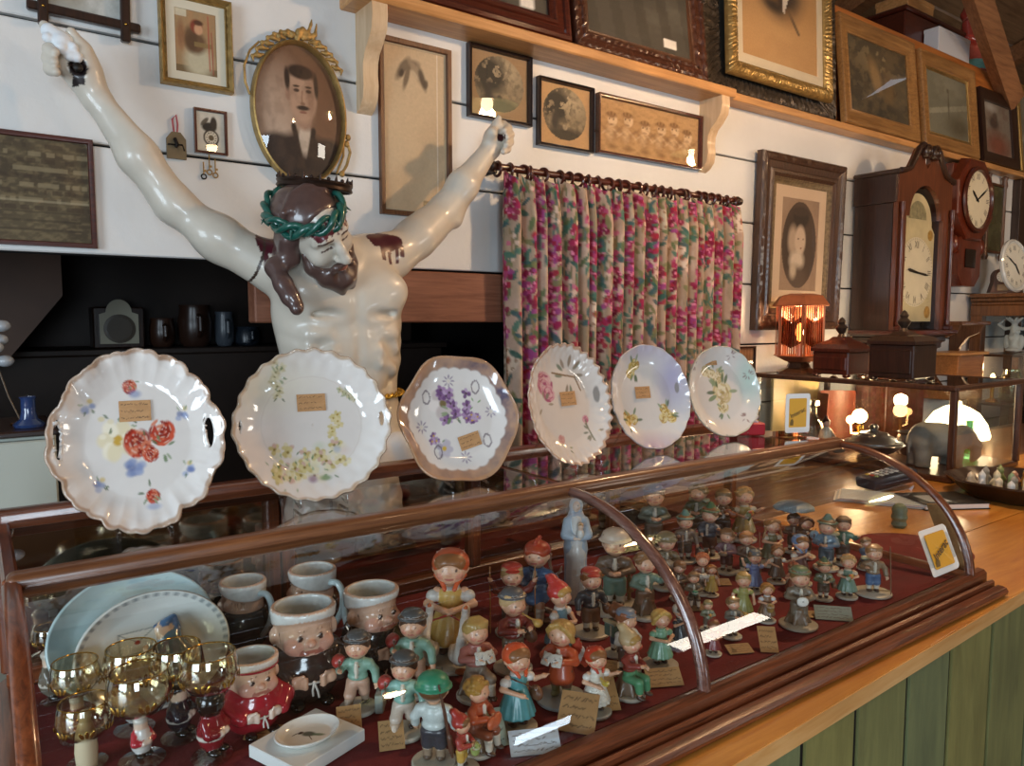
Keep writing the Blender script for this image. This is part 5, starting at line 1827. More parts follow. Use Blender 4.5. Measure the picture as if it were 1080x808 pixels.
# == inside the case, nearest end: plates, mugs, goblets
CF = CASE_FLOOR + .001
def case_plates():
 def plain_blue(c, g):
  c.c = np.tile(lin('#b9d2d4'), (len(c.u), 1))
  c.noise(3, '#a9c6ca', .5, 3)
 def relief(c, g):
  c.c = np.tile(lin('#d9dcd6'), (len(c.u), 1))
  c.mix((np.abs(c.r - .96) < .03) * (.5 + .5 * np.sin(c.t * 44)), '#8f9696')
  c.rect(-.42, .02, .06, .40, '#eef0ec', .9)
  for a in ((-.42, .02, .06, .02), (-.42, .40, .06, .40), (-.42, .02, -.42, .40), (-.42, .40, -.18, .20), (.06, .40, -.18, .20)):
   c.line(*a, .012, '#7c8a8c', .8)
  c.blob(-.19, .2, .045, .045, '#b33a36', .3)
 for lab, pxb, top, hw, pn, nm, lean in (
   ('large plain pale blue plate standing behind the relief plate inside the case', (150, 735), (132, 607), .108, plain_blue, 'a', 20),
   ('white relief plate of a blue-capped child with an envelope, inside the case', (170, 745), (157, 627), .098, relief, 'b', 20)):
  P = ZP(pxb[0], pxb[1], CF)
  STAND_OF[lab] = lab
  h = WP(top[0], top[1], P[1] + .05)[2] - P[2]
  t = thing('display_plate', lab, 'plate', P, rot=(Matrix.Rotation(radians(6), 3, 'Z') @ Matrix.Rotation(-radians(lean), 3, 'X')).to_euler())
  hz = h / cos(radians(lean)) / 2
  nr, nt = 50, 180
  rho, th = np.meshgrid(np.linspace(0, 1, nr + 1), np.linspace(0, 2 * pi, nt, endpoint=False), indexing='xy')
  rho, th = rho.ravel(), th.ravel()
  ux, uz = rho * np.cos(th), rho * np.sin(th)
  V = np.stack([ux * hw, -.003 - .014 * np.clip((rho - .7) / .3, 0, 1) ** 1.5, hz * (1 + uz)], 1)
  i, j = np.meshgrid(np.arange(nr), np.arange(nt), indexing='xy')
  a = (j * (nr + 1) + i).ravel(); b = (((j + 1) % nt) * (nr + 1) + i).ravel()
  c = Canvas(ux, uz, '#d8dcd8'); c.r, c.t = rho, th
  pn(c, random.Random(3))
  o = link_mesh('dish', V, np.stack([a, a + 1, b + 1, b], 1), M_CHINA, t, col=c.c)
  so = o.modifiers.new('thick', 'SOLIDIFY'); so.thickness = .004
  if nm == 'b':   # raised child figure
   R_ = Clay()
   q = lambda x, z, y=-.012: (x * hw, y, hz * (1 + z))
   R_.ell(q(.14, .30), (.012, .008, .013), k=.004, c='#d8b79a')
   R_.ell(q(.17, .42), (.014, .008, .006), k=.004, c='#4a6f96', rot=(0, -.5, 0))
   R_.chain([q(.30, .50), q(.31, .30)], [.004, .006], k=.004, c='#4a6f96')
   R_.chain([q(.14, .41), q(.02, .41)], [.003, .002], k=.003, c='#3d5d80')
   R_.chain([q(.22, .10), q(.28, -.2), q(.30, -.5)], [.014, .018, .022], k=.01, c='#557488')
   R_.chain([q(.16, .08), q(.02, -.02), q(-.1, .05)], [.008, .007, .005], k=.006, c='#5d7d90')
   R_.ell(q(-.12, .06), (.005, .005, .005), k=.003, c='#d8b79a')
   R_.build('raised_child', M_FIGGLOSS, t, .0022)
case_plates()
def friar(label, base_px, top_px, rotz, robe, scale_r=1.0, dark='#3a2f2c', band='#dfe0dc', turned=False, small=False):
 P = ZP(base_px[0], base_px[1], CF)
 H = WP(top_px[0], top_px[1], P[1])[2] - P[2]
 t = thing('friar_jar' if small else 'friar_mug', label, 'jar' if small else 'mug', P, rotz=rotz, group=None if small else 'friar mugs')
 k = H / .13
 q = lambda x, y, z: (x * k, y * k, z * k)
 sc = lambda *r: tuple(v * k for v in r)
 B = Clay()
 B.ell(q(0, 0, .040), sc(.050, .046, .052), k=.008 * k)
 B.ell(q(0, 0, .055), sc(.043, .040, .024), k=.02 * k)
 B.box(q(0, 0, -.03), sc(.08, .08, .034), k=.004 * k, op='-')
 for sx in (-1, 1):
  B.chain([q(sx * .038, -.006, .066), q(sx * .051, -.018, .052), q(sx * .036, -.042, .043)], [.013 * k, .014 * k, .012 * k], k=.01 * k)
 B.tor(q(0, 0, .0715), .036 * k, .006 * k, k=.008 * k)
 B.build('robe', M_FIGGLOSS, t, .0028 * k, tint=robe)
 D = Clay()
 sk = '#d8b39a'
 def cup(Pt):
  r = np.hypot(Pt[..., 0], Pt[..., 1] * 1.03)
  z = Pt[..., 2] / k
  R0 = (.0385 + .002 * np.clip((z - .10) / .03, 0, 1) - .010 * np.clip((.082 - z) / .022, 0, 1) ** 2) * k
  return np.maximum(np.maximum(r - R0, (z - .130) * k), (.060 - z) * k) * .9
 D.field(cup, q(-.045, -.045, .055), q(.045, .045, .132), k=.004 * k, c=sk if not small else '#dcb396')
 for i in range(44):      # cap of hair: low at the back, high over the brow
  a = 2 * pi * i / 44
  zb = .114 + .010 * max(-sin(a), -1)
  D.chain([q(.0392 * cos(a), .0382 * sin(a), zb), q(.0400 * cos(a), .0388 * sin(a), .127)], [.0020 * k, .0026 * k], k=.008 * k, c=band if not small else '#e8e2da')
 D.ell(q(0, -.043, .0905), sc(.0058, .0062, .0052), k=.006 * k, c='#d6a78f')
 for sx in (-1, 1):
  D.ell(q(sx * .021, -.030, .0860), sc(.012, .0095, .010), k=.012 * k, c='#d8a48e')
  D.ell(q(sx * .041, .0, .094), sc(.006, .008, .012), k=.003 * k, c=sk)
  D.ell(q(sx * .0135, -.0385, .0995), sc(.0034, .002, .0024), k=.001, c='#e6d6c8')
  D.ell(q(sx * .0135, -.0395, .0994), sc(.0032, .0034, .0032), k=.0006, c='#2c1d16')
  D.chain([q(sx * .006, -.0395, .1085), q(sx * .020, -.036, .1065)], [.0008 * k, .0007 * k], k=.001, c='#9a7660')
 D.chain([q(-.013, -.0368, .0785), q(-.006, -.0385, .0768), q(.006, -.0385, .0768), q(.013, -.0368, .0785)], [.0012 * k] * 4, k=.002 * k, c='#a8695a')
 D.ell(q(0, -.031, .0705), sc(.018, .010, .010), k=.010 * k, c=sk)
 def bore(Pt):
  r = np.hypot(Pt[..., 0], Pt[..., 1] * 1.05)
  return np.maximum(r - .0365 * k, (.088 * k - Pt[..., 2]))
 D.field(bore, q(-.037, -.037, .088), q(.037, .037, .14), k=.002 * k, c='#cfd3d0', op='-')
 D.build('head', M_FIGGLOSS, t, .0019 * k)
 for sx in (-1, 1):
  Hn = Clay()
  hc = '#d6a98c' if not small else '#dfc6b4'
  Hn.ell(q(sx * .024, -.047, .043), sc(.009, .007, .009), k=.004 * k)
  for f in range(4):
   Hn.chain([q(sx * .020, -.048, .049 - f * .004), q(sx * .012, -.053, .048 - f * .0042), q(sx * .009, -.050, .047 - f * .0042)], [.0028 * k, .0026 * k, .002 * k], k=.002 * k)
  Hn.chain([q(sx * .024, -.05, .05), q(sx * .015, -.054, .053)], [.003 * k, .0024 * k], k=.002 * k)
  Hn.build('hand', M_FIGGLOSS, t, .0016 * k, tint=hc)
 cord = MB()
 pts = [q(.049 * sin(a), -.048 * cos(a), .047 - .006 * abs(cos(a)) - .003) for a in np.linspace(-1.9, 1.9, 30)]
 cord.tube(pts, .0016 * k, 6)
 cord.tube([q(0, -.050, .040), q(.004, -.052, .028), q(.006, -.051, .018)], .0015 * k, 6).tube([q(0, -.050, .040), q(-.003, -.052, .030), q(-.002, -.051, .022)], .0015 * k, 6).ball(q(0, -.0505, .040), .0028 * k, 8, 6)
 cord.build('rope_belt', plain('white_rope', '#d8d2c8', rough=.5), t)
 for sx in (-1, 1):
  MB().ball(q(sx * .02, -.040, .007), sc(.010, .013, .007), 12, 8).build('shoe', plain('black_glaze', '#15120f', rough=.15, coat=.5), t)
 if not small:
  pts = [q(0, .036, .110), q(0, .058, .113), q(0, .070, .095), q(0, .068, .066), q(0, .052, .038), q(0, .040, .030)]
  sm = []
  for i in range(25):
   u = i / 24 * 5
   a = min(int(u), 4); f = u - a
   p0, p1, p2, p3 = (np.array(pts[max(a - 1, 0)]), np.array(pts[a]), np.array(pts[a + 1]), np.array(pts[min(a + 2, 5)]))
   sm.append(.5 * ((2 * p1) + (-p0 + p2) * f + (2 * p0 - 5 * p1 + 4 * p2 - p3) * f * f + (-p0 + 3 * p1 - 3 * p2 + p3) * f ** 3))
  MB().tube(sm, .0062 * k, 10).build('handle', plain('handle_glaze', '#b9ccd0', rough=.15, coat=.5), t)
 else:
  MB().tube([q(.0425 * cos(a), .0412 * sin(a), .116) for a in np.linspace(0, 2 * pi, 40)[:-1]], .0018 * k, 6, closed=True).build('red_rim', plain('red_glaze', '#9c2430', rough=.2, coat=.4), t)
 return t
def friars():
 friar('brown friar mug facing forward with rope belt and white rim, second row of mugs', (322, 733), (312, 640), radians(-6), '#3a2d28')
 friar('dark friar mug turned away, pale handle towards the viewer, beside the relief plate', (258, 682), (255, 613), radians(-150), '#28323a')
 friar('dark friar mug at the back by the rear post, handle forward', (331, 672), (322, 602), radians(-152), '#2a2522')
 friar('brown friar mug looking right over the green-jacketed boys, handle behind it', (393, 704), (389, 622), radians(14), '#2c2623')
 friar('small red-robed friar jar with a red painted rim', (268, 767), (264, 692), radians(4), '#a3202e', small=True)
friars()
def goblets():
 gold = thin_glass('amber_glass', (0.985, .95, .84), 1.5, gain=2.6)
 clear = thin_glass('foot_glass', (0.95, .95, .92), 1.5, gain=1.3)
 gilt = plain('gilded_band', '#c29a48', rough=.18, metal=.9)
 specs = [  # rim centre px, rim half width px, foot px, label, figure robe
  ((79, 742), 31, (92, 806), 'gilded goblet nearest the case corner, beside the wooden peg', '#3a4a6a'),
  ((152, 706), 34, (150, 802), 'largest gilded goblet in the middle of the group, white and red figure stem', '#d8d6d0'),
  ((69, 700), 28, (83, 778), 'gilded goblet behind the one in the corner, before the pale blue plate', '#7a2a2a'),
  ((133, 684), 30, (142, 769), 'gilded goblet in front of the relief plate, behind the largest goblet', '#b5b3ae'),
  ((221, 688), 30, (224, 798), 'gilded goblet on a black-hatted red figure stem, next to the red jar', '#7d1c24'),
  ((198, 678), 27, (190, 778), 'gilded goblet on a dark friar stem, overlapping the relief plate', '#25222a'),
  ((48, 662), 18, (56, 740), 'smaller clear goblet farthest back beside the pale blue plate', '#6a6458')]
 for n, (rp, rw, fp, lab, robe) in enumerate(specs):
  P = ZP(fp[0], fp[1], CF)
  ztop = WP(rp[0], rp[1], P[1])[2]
  h = ztop - P[2]
  e = WP(rp[0] + rw, rp[1], P[1])
  rr = abs(e[0] - WP(rp[0], rp[1], P[1])[0])
  t = thing('gilded_goblet', lab, 'goblet', P, group='gilded goblets with figure stems', rotz=radians(10 + 7 * n))
  sh = h - rr * 1.55
  prof = [(.004, sh), (.35 * rr, sh + .02 * rr), (.75 * rr, sh + .25 * rr), (.98 * rr, sh + .62 * rr), (1.03 * rr, sh + .9 * rr), (.97 * rr, sh + 1.3 * rr), (.90 * rr, h), (.885 * rr, h), (.95 * rr, sh + 1.28 * rr),
    (1.005 * rr, sh + .9 * rr), (.955 * rr, sh + .63 * rr), (.73 * rr, sh + .28 * rr), (.33 * rr, sh + .05 * rr), (.002, sh + .04 * rr)]
  MB().lathe(prof, 36).build('bowl', gold if n != 6 else clear, t, ang=60)
  band = MB().tube([(.893 * rr * cos(a), .893 * rr * sin(a), h) for a in np.linspace(0, 2 * pi, 40)[:-1]], .0009, 6, closed=True)
  band.build('gilt_rim', gilt, t)
  lf = MB()
  for k in range(7):
   a = 2 * pi * k / 7
   Mx = Matrix.Rotation(a, 4, 'Z') @ Matrix.Translation((rr * 1.015, 0, sh + .62 * rr)) @ Matrix.Rotation(.15, 4, 'Y')
   for e in (-1, 0, 1):
    lf.ball((0, e * rr * .16, abs(e) * rr * .10), (.0006, rr * .07, rr * .16), 8, 5, M=Mx @ Matrix.Rotation(e * -.5, 4, 'X'))
  lf.build('gilt_leaves', gilt, t)['kind'] = 'stuff'
  MB().lathe([(0, .0), (.72 * rr, .0), (.74 * rr, .002), (.5 * rr, .004), (.16 * rr, .008), (0, .010)], 30).build('foot', clear, t)
  G = Clay()
  f = max(sh - .006, .012)
  G.chain([(0, 0, .009 + f * .22), (0, 0, .008 + f * .55)], [f * .215, f * .17], k=.004, c=robe)
  G.ell((0, -f * .0, .008 + f * .36), (f * .24, f * .22, f * .26), k=.004, c=robe)
  for sx in (-1, 1):
   G.chain([(sx * f * .16, 0, .008 + f * .55), (sx * f * .22, -f * .12, .008 + f * .38), (sx * f * .06, -f * .22, .008 + f * .36)], [f * .08, f * .08, f * .06], k=.003, c=robe if n != 1 else '#b3303a')
   G.ell((sx * f * .06, -f * .24, .008 + f * .36), f * .06, k=.002, c='#e0cdbc')
   G.ell((sx * f * .1, -f * .12, .010), (f * .1, f * .14, f * .06), k=.002, c='#15130f')
  G.ell((0, 0, .008 + f * .73), (f * .16, f * .15, f * .16), k=.003, c='#dcc0a8')
  G.ell((0, f * .02, .008 + f * .86), (f * .17, f * .17, f * .09), k=.003, c='#17130f' if n in (4, 5) else '#c4bdb0')
  if n == 4:
   G.cap((0, 0, .008 + f * .83), (0, 0, .008 + f * .84), f * .23, k=.001, c='#17130f')
  G.tor((0, 0, .008 + f * .30), f * .225, f * .02, c='#d8d2c4', k=.001)
  G.build('figure_stem', M_FIGGLOSS, t, max(.0011, f * .035))
goblets()
def small_dish():
 P = ZP(325, 790, CF)
 t = thing('card_box', 'flat white card box under the small bird dish, at the case front', 'box', P, rotz=radians(20))
 MB().box((-.052, -.045, 0), (.052, .045, .016), bev=.001).build('lid', plain('white_card', '#dfe0dc', rough=.6), t)
 MB().box((-.05, -.043, -.0005), (.05, .043, .010), bev=.001).build('tray', plain('white_card', '#dfe0dc', rough=.6), t)
 P = P + np.array([0, 0, .0168])
 t = thing('bird_dish', 'small oval white dish painted with a dark green bird, on the card box', 'dish', P, rotz=radians(10))
 nr, nt = 40, 100
 rho, th = np.meshgrid(np.linspace(0, 1, nr + 1), np.linspace(0, 2 * pi, nt, endpoint=False), indexing='xy')
 rho, th = rho.ravel(), th.ravel()
 ux, uy = rho * np.cos(th), rho * np.sin(th)
 V = np.stack([ux * .040, uy * .032, .001 + .008 * np.clip((rho - .72) / .28, 0, 1) ** 1.3], 1)
 i, j = np.meshgrid(np.arange(nr), np.arange(nt), indexing='xy')
 a = (j * (nr + 1) + i).ravel(); b = (((j + 1) % nt) * (nr + 1) + i).ravel()
 c = Canvas(ux, uy, '#e3e2dc')
 c.blob(.05, .05, .18, .30, '#3c4638', .4, .9, .5); c.blob(-.1, .32, .12, .1, '#4b3a34', .4); c.blob(.25, -.25, .1, .3, '#56775f', .5, .9, .6); c.line(-.2, .38, -.35, .36, .03, '#3a2e26'); c.line(0, -.1, -.05, -.4, .02, '#5c4a38')
 o = link_mesh('dish', V, np.stack([a, a + 1, b + 1, b], 1), M_CHINA, t, col=c.c)
 so = o.modifiers.new('thick', 'SOLIDIFY'); so.thickness = .002
 P = ZP(92, 808, CF)
 t = thing('wooden_peg', 'pale turned wooden peg standing among the goblets', 'peg', P)
 MB().lathe([(.011, 0), (.0125, .02), (.011, .04), (.008, .052), (.006, .056), (.0075, .062), (.006, .067), (0, .069)], 20).build('peg', plain('pale_wood', '#d8c7a4', rough=.5), t)
small_dish()
# == painted figurines (unit height 1, scaled by their Empty)
_FC = {}
SKIN = '#d9a988'
FR = .0135
def fpart(key, make, name, parent, tint=None, res=FR, mat=None):
 """mesh of one kind of part, built once and shared"""
 if key not in _FC:
  c = Clay()
  make(c)
  V, F, cols = c.mesh(res, 1)
  if cols is None:
   cols = np.ones((len(V), 4), np.float32)
  o = link_mesh(name, V, F, mat or M_FIG, parent, col=cols, tint=tint)
  _FC[key] = o.data
  return o
 return link_data(name, _FC[key], parent, None, tint)
ARMS = {
 'down': (((-.17, .0, .50), (-.18, -.05, .38)), ((.17, .0, .50), (.18, -.05, .38))),
 'hold': (((-.17, -.04, .50), (-.045, -.17, .50)), ((.17, -.04, .50), (.045, -.17, .50))),
 'pray': (((-.16, -.06, .50), (-.02, -.17, .60)), ((.16, -.06, .50), (.02, -.17, .60))),
 'carry': (((-.18, -.02, .52), (-.16, -.14, .56)), ((.18, .0, .50), (.20, -.04, .36))),
 'up': (((-.20, -.02, .62), (-.25, -.06, .76)), ((.20, -.02, .62), (.25, -.06, .74))),
 'read': (((-.17, -.05, .52), (-.07, -.20, .56)), ((.17, -.05, .52), (.07, -.20, .56))),
 'side': (((-.17, -.02, .50), (-.05, -.16, .47)), ((.19, -.02, .53), (.22, -.12, .60))),
 'reach': (((-.16, -.08, .54), (-.14, -.24, .58)), ((.17, .0, .50), (.10, -.16, .46))),
}
LEGS = {
 'stand': (((-.055, 0, .36), (-.058, -.01, .22), (-.06, 0, .095)), ((.055, 0, .36), (.058, -.01, .22), (.06, 0, .095))),
 'walk': (((-.055, 0, .36), (-.07, -.09, .23), (-.075, -.15, .10)), ((.055, 0, .36), (.06, .02, .22), (.065, .07, .10))),
 'sit': (((-.06, 0, .30), (-.08, -.17, .30), (-.085, -.19, .13)), ((.06, 0, .30), (.08, -.17, .28), (.085, -.20, .11))),
}
def fig_body(arms, legs):
 def mk(c):
  c.ell((0, -.005, .80), (.122, .118, .13), k=.01, c=SKIN)
  c.ell((0, -.03, .755), (.10, .085, .075), k=.04, c=SKIN)
  c.ell((0, -.122, .785), (.018, .020, .017), k=.012, c='#d39a7a')
  for s in (-1, 1):
   c.ell((s * .060, -.088, .765), (.032, .026, .028), k=.015, c='#d48d74')
   c.ell((s * .045, -.1085, .812), (.010, .008, .013), k=.001, c='#4a3426')
   c.chain([(s * .03, -.112, .845), (s * .065, -.098, .842)], [.004, .003], k=.002, c='#a8765a')
   c.ell((s * .122, .005, .79), (.018, .024, .032), k=.008, c=SKIN)
  c.chain([(-.02, -.111, .738), (.02, -.111, .738)], [.006, .006], k=.003, c='#b8645a')
  c.cap((0, 0, .60), (0, 0, .72), .045, .05, k=.02, c=SKIN)
  c.ell((0, 0, .50), (.085, .06, .14), k=.02, c=SKIN)
  for sd, (el, hd) in zip((-1, 1), ARMS[arms]):
   c.chain([(sd * .10, 0, .60), el, hd], [.034, .030, .024], k=.015, c=SKIN)
   h, e = np.array(hd), np.array(el)
   d = (h - e) / np.linalg.norm(h - e)
   c.ell(h + d * .018, (.030, .030, .030), k=.01, c=SKIN)
   for f in range(4):
    o = np.array([sd * -.012 * (f - 1.5), -.004, .008 * (1.5 - f)])
    c.cap(h + d * .03 + o, h + d * .055 + o * 1.1 + np.array([0, -.006, -.004]), .0105, .009, k=.006, c=SKIN)
   c.cap(h + d * .012, h + d * .03 + np.array([-sd * .026, -.008, .016]), .012, .009, k=.006, c=SKIN)
  for a, b, d in LEGS[legs]:
   c.chain([a, b, d], [.05, .042, .034], k=.02, c=SKIN)
 return mk
def fig_coat(arms, lower):
 def mk(c):
  c.ell((0, 0, .54), (.112, .085, .115), k=.02)
  c.ell((0, .0, .43), (.108, .085, .06), k=.03)
  if lower == 'coat':
   c.cap((0, 0, .46), (0, 0, .30), .10, .135, k=.02)
   c.box((0, 0, .10), (.3, .3, .125), k=.01, op='-')
  for sd, (el, hd) in zip((-1, 1), ARMS[arms]):
   h, e = np.array(hd), np.array(el)
   c.chain([(sd * .085, 0, .60), (sd * .12, 0, .585), el, h + (e - h) * .18], [.05, .05, .044, .040], k=.02)
   c.tor(tuple(h + (e - h) * .18), .03, .012, k=.006, rot=Vector(tuple(h - e)).to_track_quat('Z', 'Y').to_euler()[:])
  c.tor((0, 0, .645), .058, .020, k=.012)
  c.chain([(0, -.088, .62), (0, -.095, .45)], [.022, .016], k=.004, c='#d9d2c0')
  for z in (.58, .53, .48):
   c.ell((.03, -.092, z), .008, k=.001, c='#5a4632')
 return mk
def fig_dress(arms, sleeve):
 def mk(c):
  c.ell((0, 0, .55), (.100, .080, .10), k=.02)
  def skirt(P):
   z = P[..., 2]
   r = np.hypot(P[..., 0], P[..., 1] * 1.08)
   a = np.arctan2(P[..., 1], P[..., 0])
   R = .085 + .10 * np.clip((.50 - z) / .32, 0, 1) ** .85 + .007 * np.sin(13 * a) * np.clip((.45 - z) / .2, 0, 1)
   return np.maximum(np.maximum(r - R, z - .52), .175 - z) * .85
  c.field(skirt, (-.2, -.2, .17), (.2, .2, .53), k=.02)
  for sd, (el, hd) in zip((-1, 1), ARMS[arms]):
   e = np.array(el)
   s = np.array([sd * .105, 0, .59])
   c.ell(s + (e - s) * .35, (.055, .052, .055), k=.01, c=sleeve)
  c.tor((0, 0, .64), .052, .015, k=.01, c=sleeve)
 return mk
def fig_trousers(legs, long):
 def mk(c):
  c.ell((0, 0, .37), (.105, .082, .065), k=.02)
  for a, b, d in LEGS[legs]:
   a, b, d = map(np.array, (a, b, d))
   e = b + (d - b) * (.75 if long else .05)
   c.chain([a, b, e], [.068, .060, .052], k=.02)
 return mk
def fig_socks(legs):
 def mk(c):
  for a, b, d in LEGS[legs]:
   a, b, d = map(np.array, (a, b, d))
   c.chain([b + (d - b) * .35, d], [.046, .040], k=.01)
   c.tor(tuple(b + (d - b) * .35), .040, .014, k=.006)
 return mk
def fig_shoe(p):
 def mk(c):
  c.ell((p[0], p[1] - .022, .078), (.040, .062, .030), k=.01)
  c.cap((p[0], p[1] + .005, .085), (p[0], p[1] + .005, .12), .036, .034, k=.02)
  c.box((p[0], p[1] - .02, .02), (.08, .1, .034), k=.004, op='-')
 return mk
def fig_hair(kind):
 def mk(c):
  c.ell((0, .018, .825), (.135, .130, .125), k=.01)
  c.ell((0, -.125, .765), (.105, .085, .105), k=.02, op='-')
  g = random.Random(hash(kind) % 7 if False else len(kind))
  if kind == 'short':
   for i in range(7):
    a = -1.1 + i * .36
    c.chain([(.05 * sin(a), .02, .945), (.115 * sin(a), -.075 * cos(a), .905), (.118 * sin(a), -.105 * cos(a), .868)], [.028, .026, .014], k=.012)
  elif kind == 'curls':
   for i in range(46):
    a, b = g.uniform(0, 2 * pi), g.uniform(-.15, 1.5)
    p = (.132 * cos(a) * cos(b), .018 + .128 * sin(a) * cos(b), .83 + .12 * sin(b))
    if p[1] > -.07 or p[2] > .89:
     c.ell(p, (.030, .030, .030), k=.006)
  elif kind == 'braids':
   for s in (-1, 1):
    for i in range(5):
     c.ell((s * (.125 + .012 * i), -.02 - .004 * i, .75 - .042 * i), (.028, .028, .028), k=.008)
    c.chain([(0, -.06, .935), (s * .07, -.09, .90), (s * .115, -.05, .84)], [.024, .03, .02], k=.012)
  else:
   for s in (-1, 1):
    c.chain([(0, -.07, .935), (s * .07, -.095, .905), (s * .118, -.055, .83), (s * .118, .0, .73)], [.024, .028, .03, .032], k=.012)
   c.ell((0, .06, .75), (.11, .07, .08), k=.03)
 return mk
def fig_hat(kind):
 def mk(c):
  if kind == 'brim':
   c.ell((0, .015, .92), (.118, .112, .075), k=.01)
   c.ell((0, .015, .895), (.160, .152, .022), k=.02)
   c.tor((0, .015, .91), .112, .011, k=.003, c='#4a3a2c')
  elif kind == 'cap':
   c.ell((0, .02, .905), (.128, .124, .075), k=.01)
   c.ell((0, -.095, .890), (.085, .065, .014), k=.012)
  elif kind == 'scarf':
   c.ell((0, .015, .835), (.140, .136, .130), k=.01)
   c.ell((0, -.135, .775), (.098, .09, .108), k=.02, op='-')
   for s in (-1, 1):
    c.chain([(s * .105, -.04, .75), (s * .05, -.085, .69), (s * .035, -.11, .65)], [.020, .018, .020], k=.01)
   c.ell((0, .115, .76), (.05, .04, .06), k=.03)
   for i in range(9):
    a = i * 2.4
    c.ell((.10 * cos(a), .03 + .09 * sin(a), .93), .010, k=.002, c='#e6b7a2')
  elif kind == 'pointed':
   c.ell((0, .015, .845), (.138, .134, .125), k=.01)
   c.ell((0, -.135, .775), (.098, .09, .11), k=.02, op='-')
   c.chain([(0, .03, .90), (0, .12, 1.0), (0, .19, 1.01)], [.10, .055, .018], k=.03)
  elif kind == 'helmet':
   c.ell((0, .012, .885), (.142, .138, .105), k=.01)
   c.ell((0, .012, .845), (.175, .168, .024), k=.025)
  elif kind == 'tyrol':
   c.chain([(0, .02, .90), (0, .02, 1.0)], [.115, .05], k=.02)
   c.ell((0, .01, .885), (.165, .155, .022), k=.02)
   c.tor((0, .02, .91), .112, .010, k=.003, c='#7d6a3c')
   c.chain([(.09, .05, .93), (.12, .08, 1.03)], [.012, .006], k=.003, c='#d8cdb0')
  elif kind == 'crest':
   c.ell((0, .02, .86), (.138, .134, .115), k=.01)
   for i in range(5):
    c.ell((.0, -.06 + i * .045, .975 + .01 * (i % 2)), (.02, .028, .03), k=.01)
 return mk
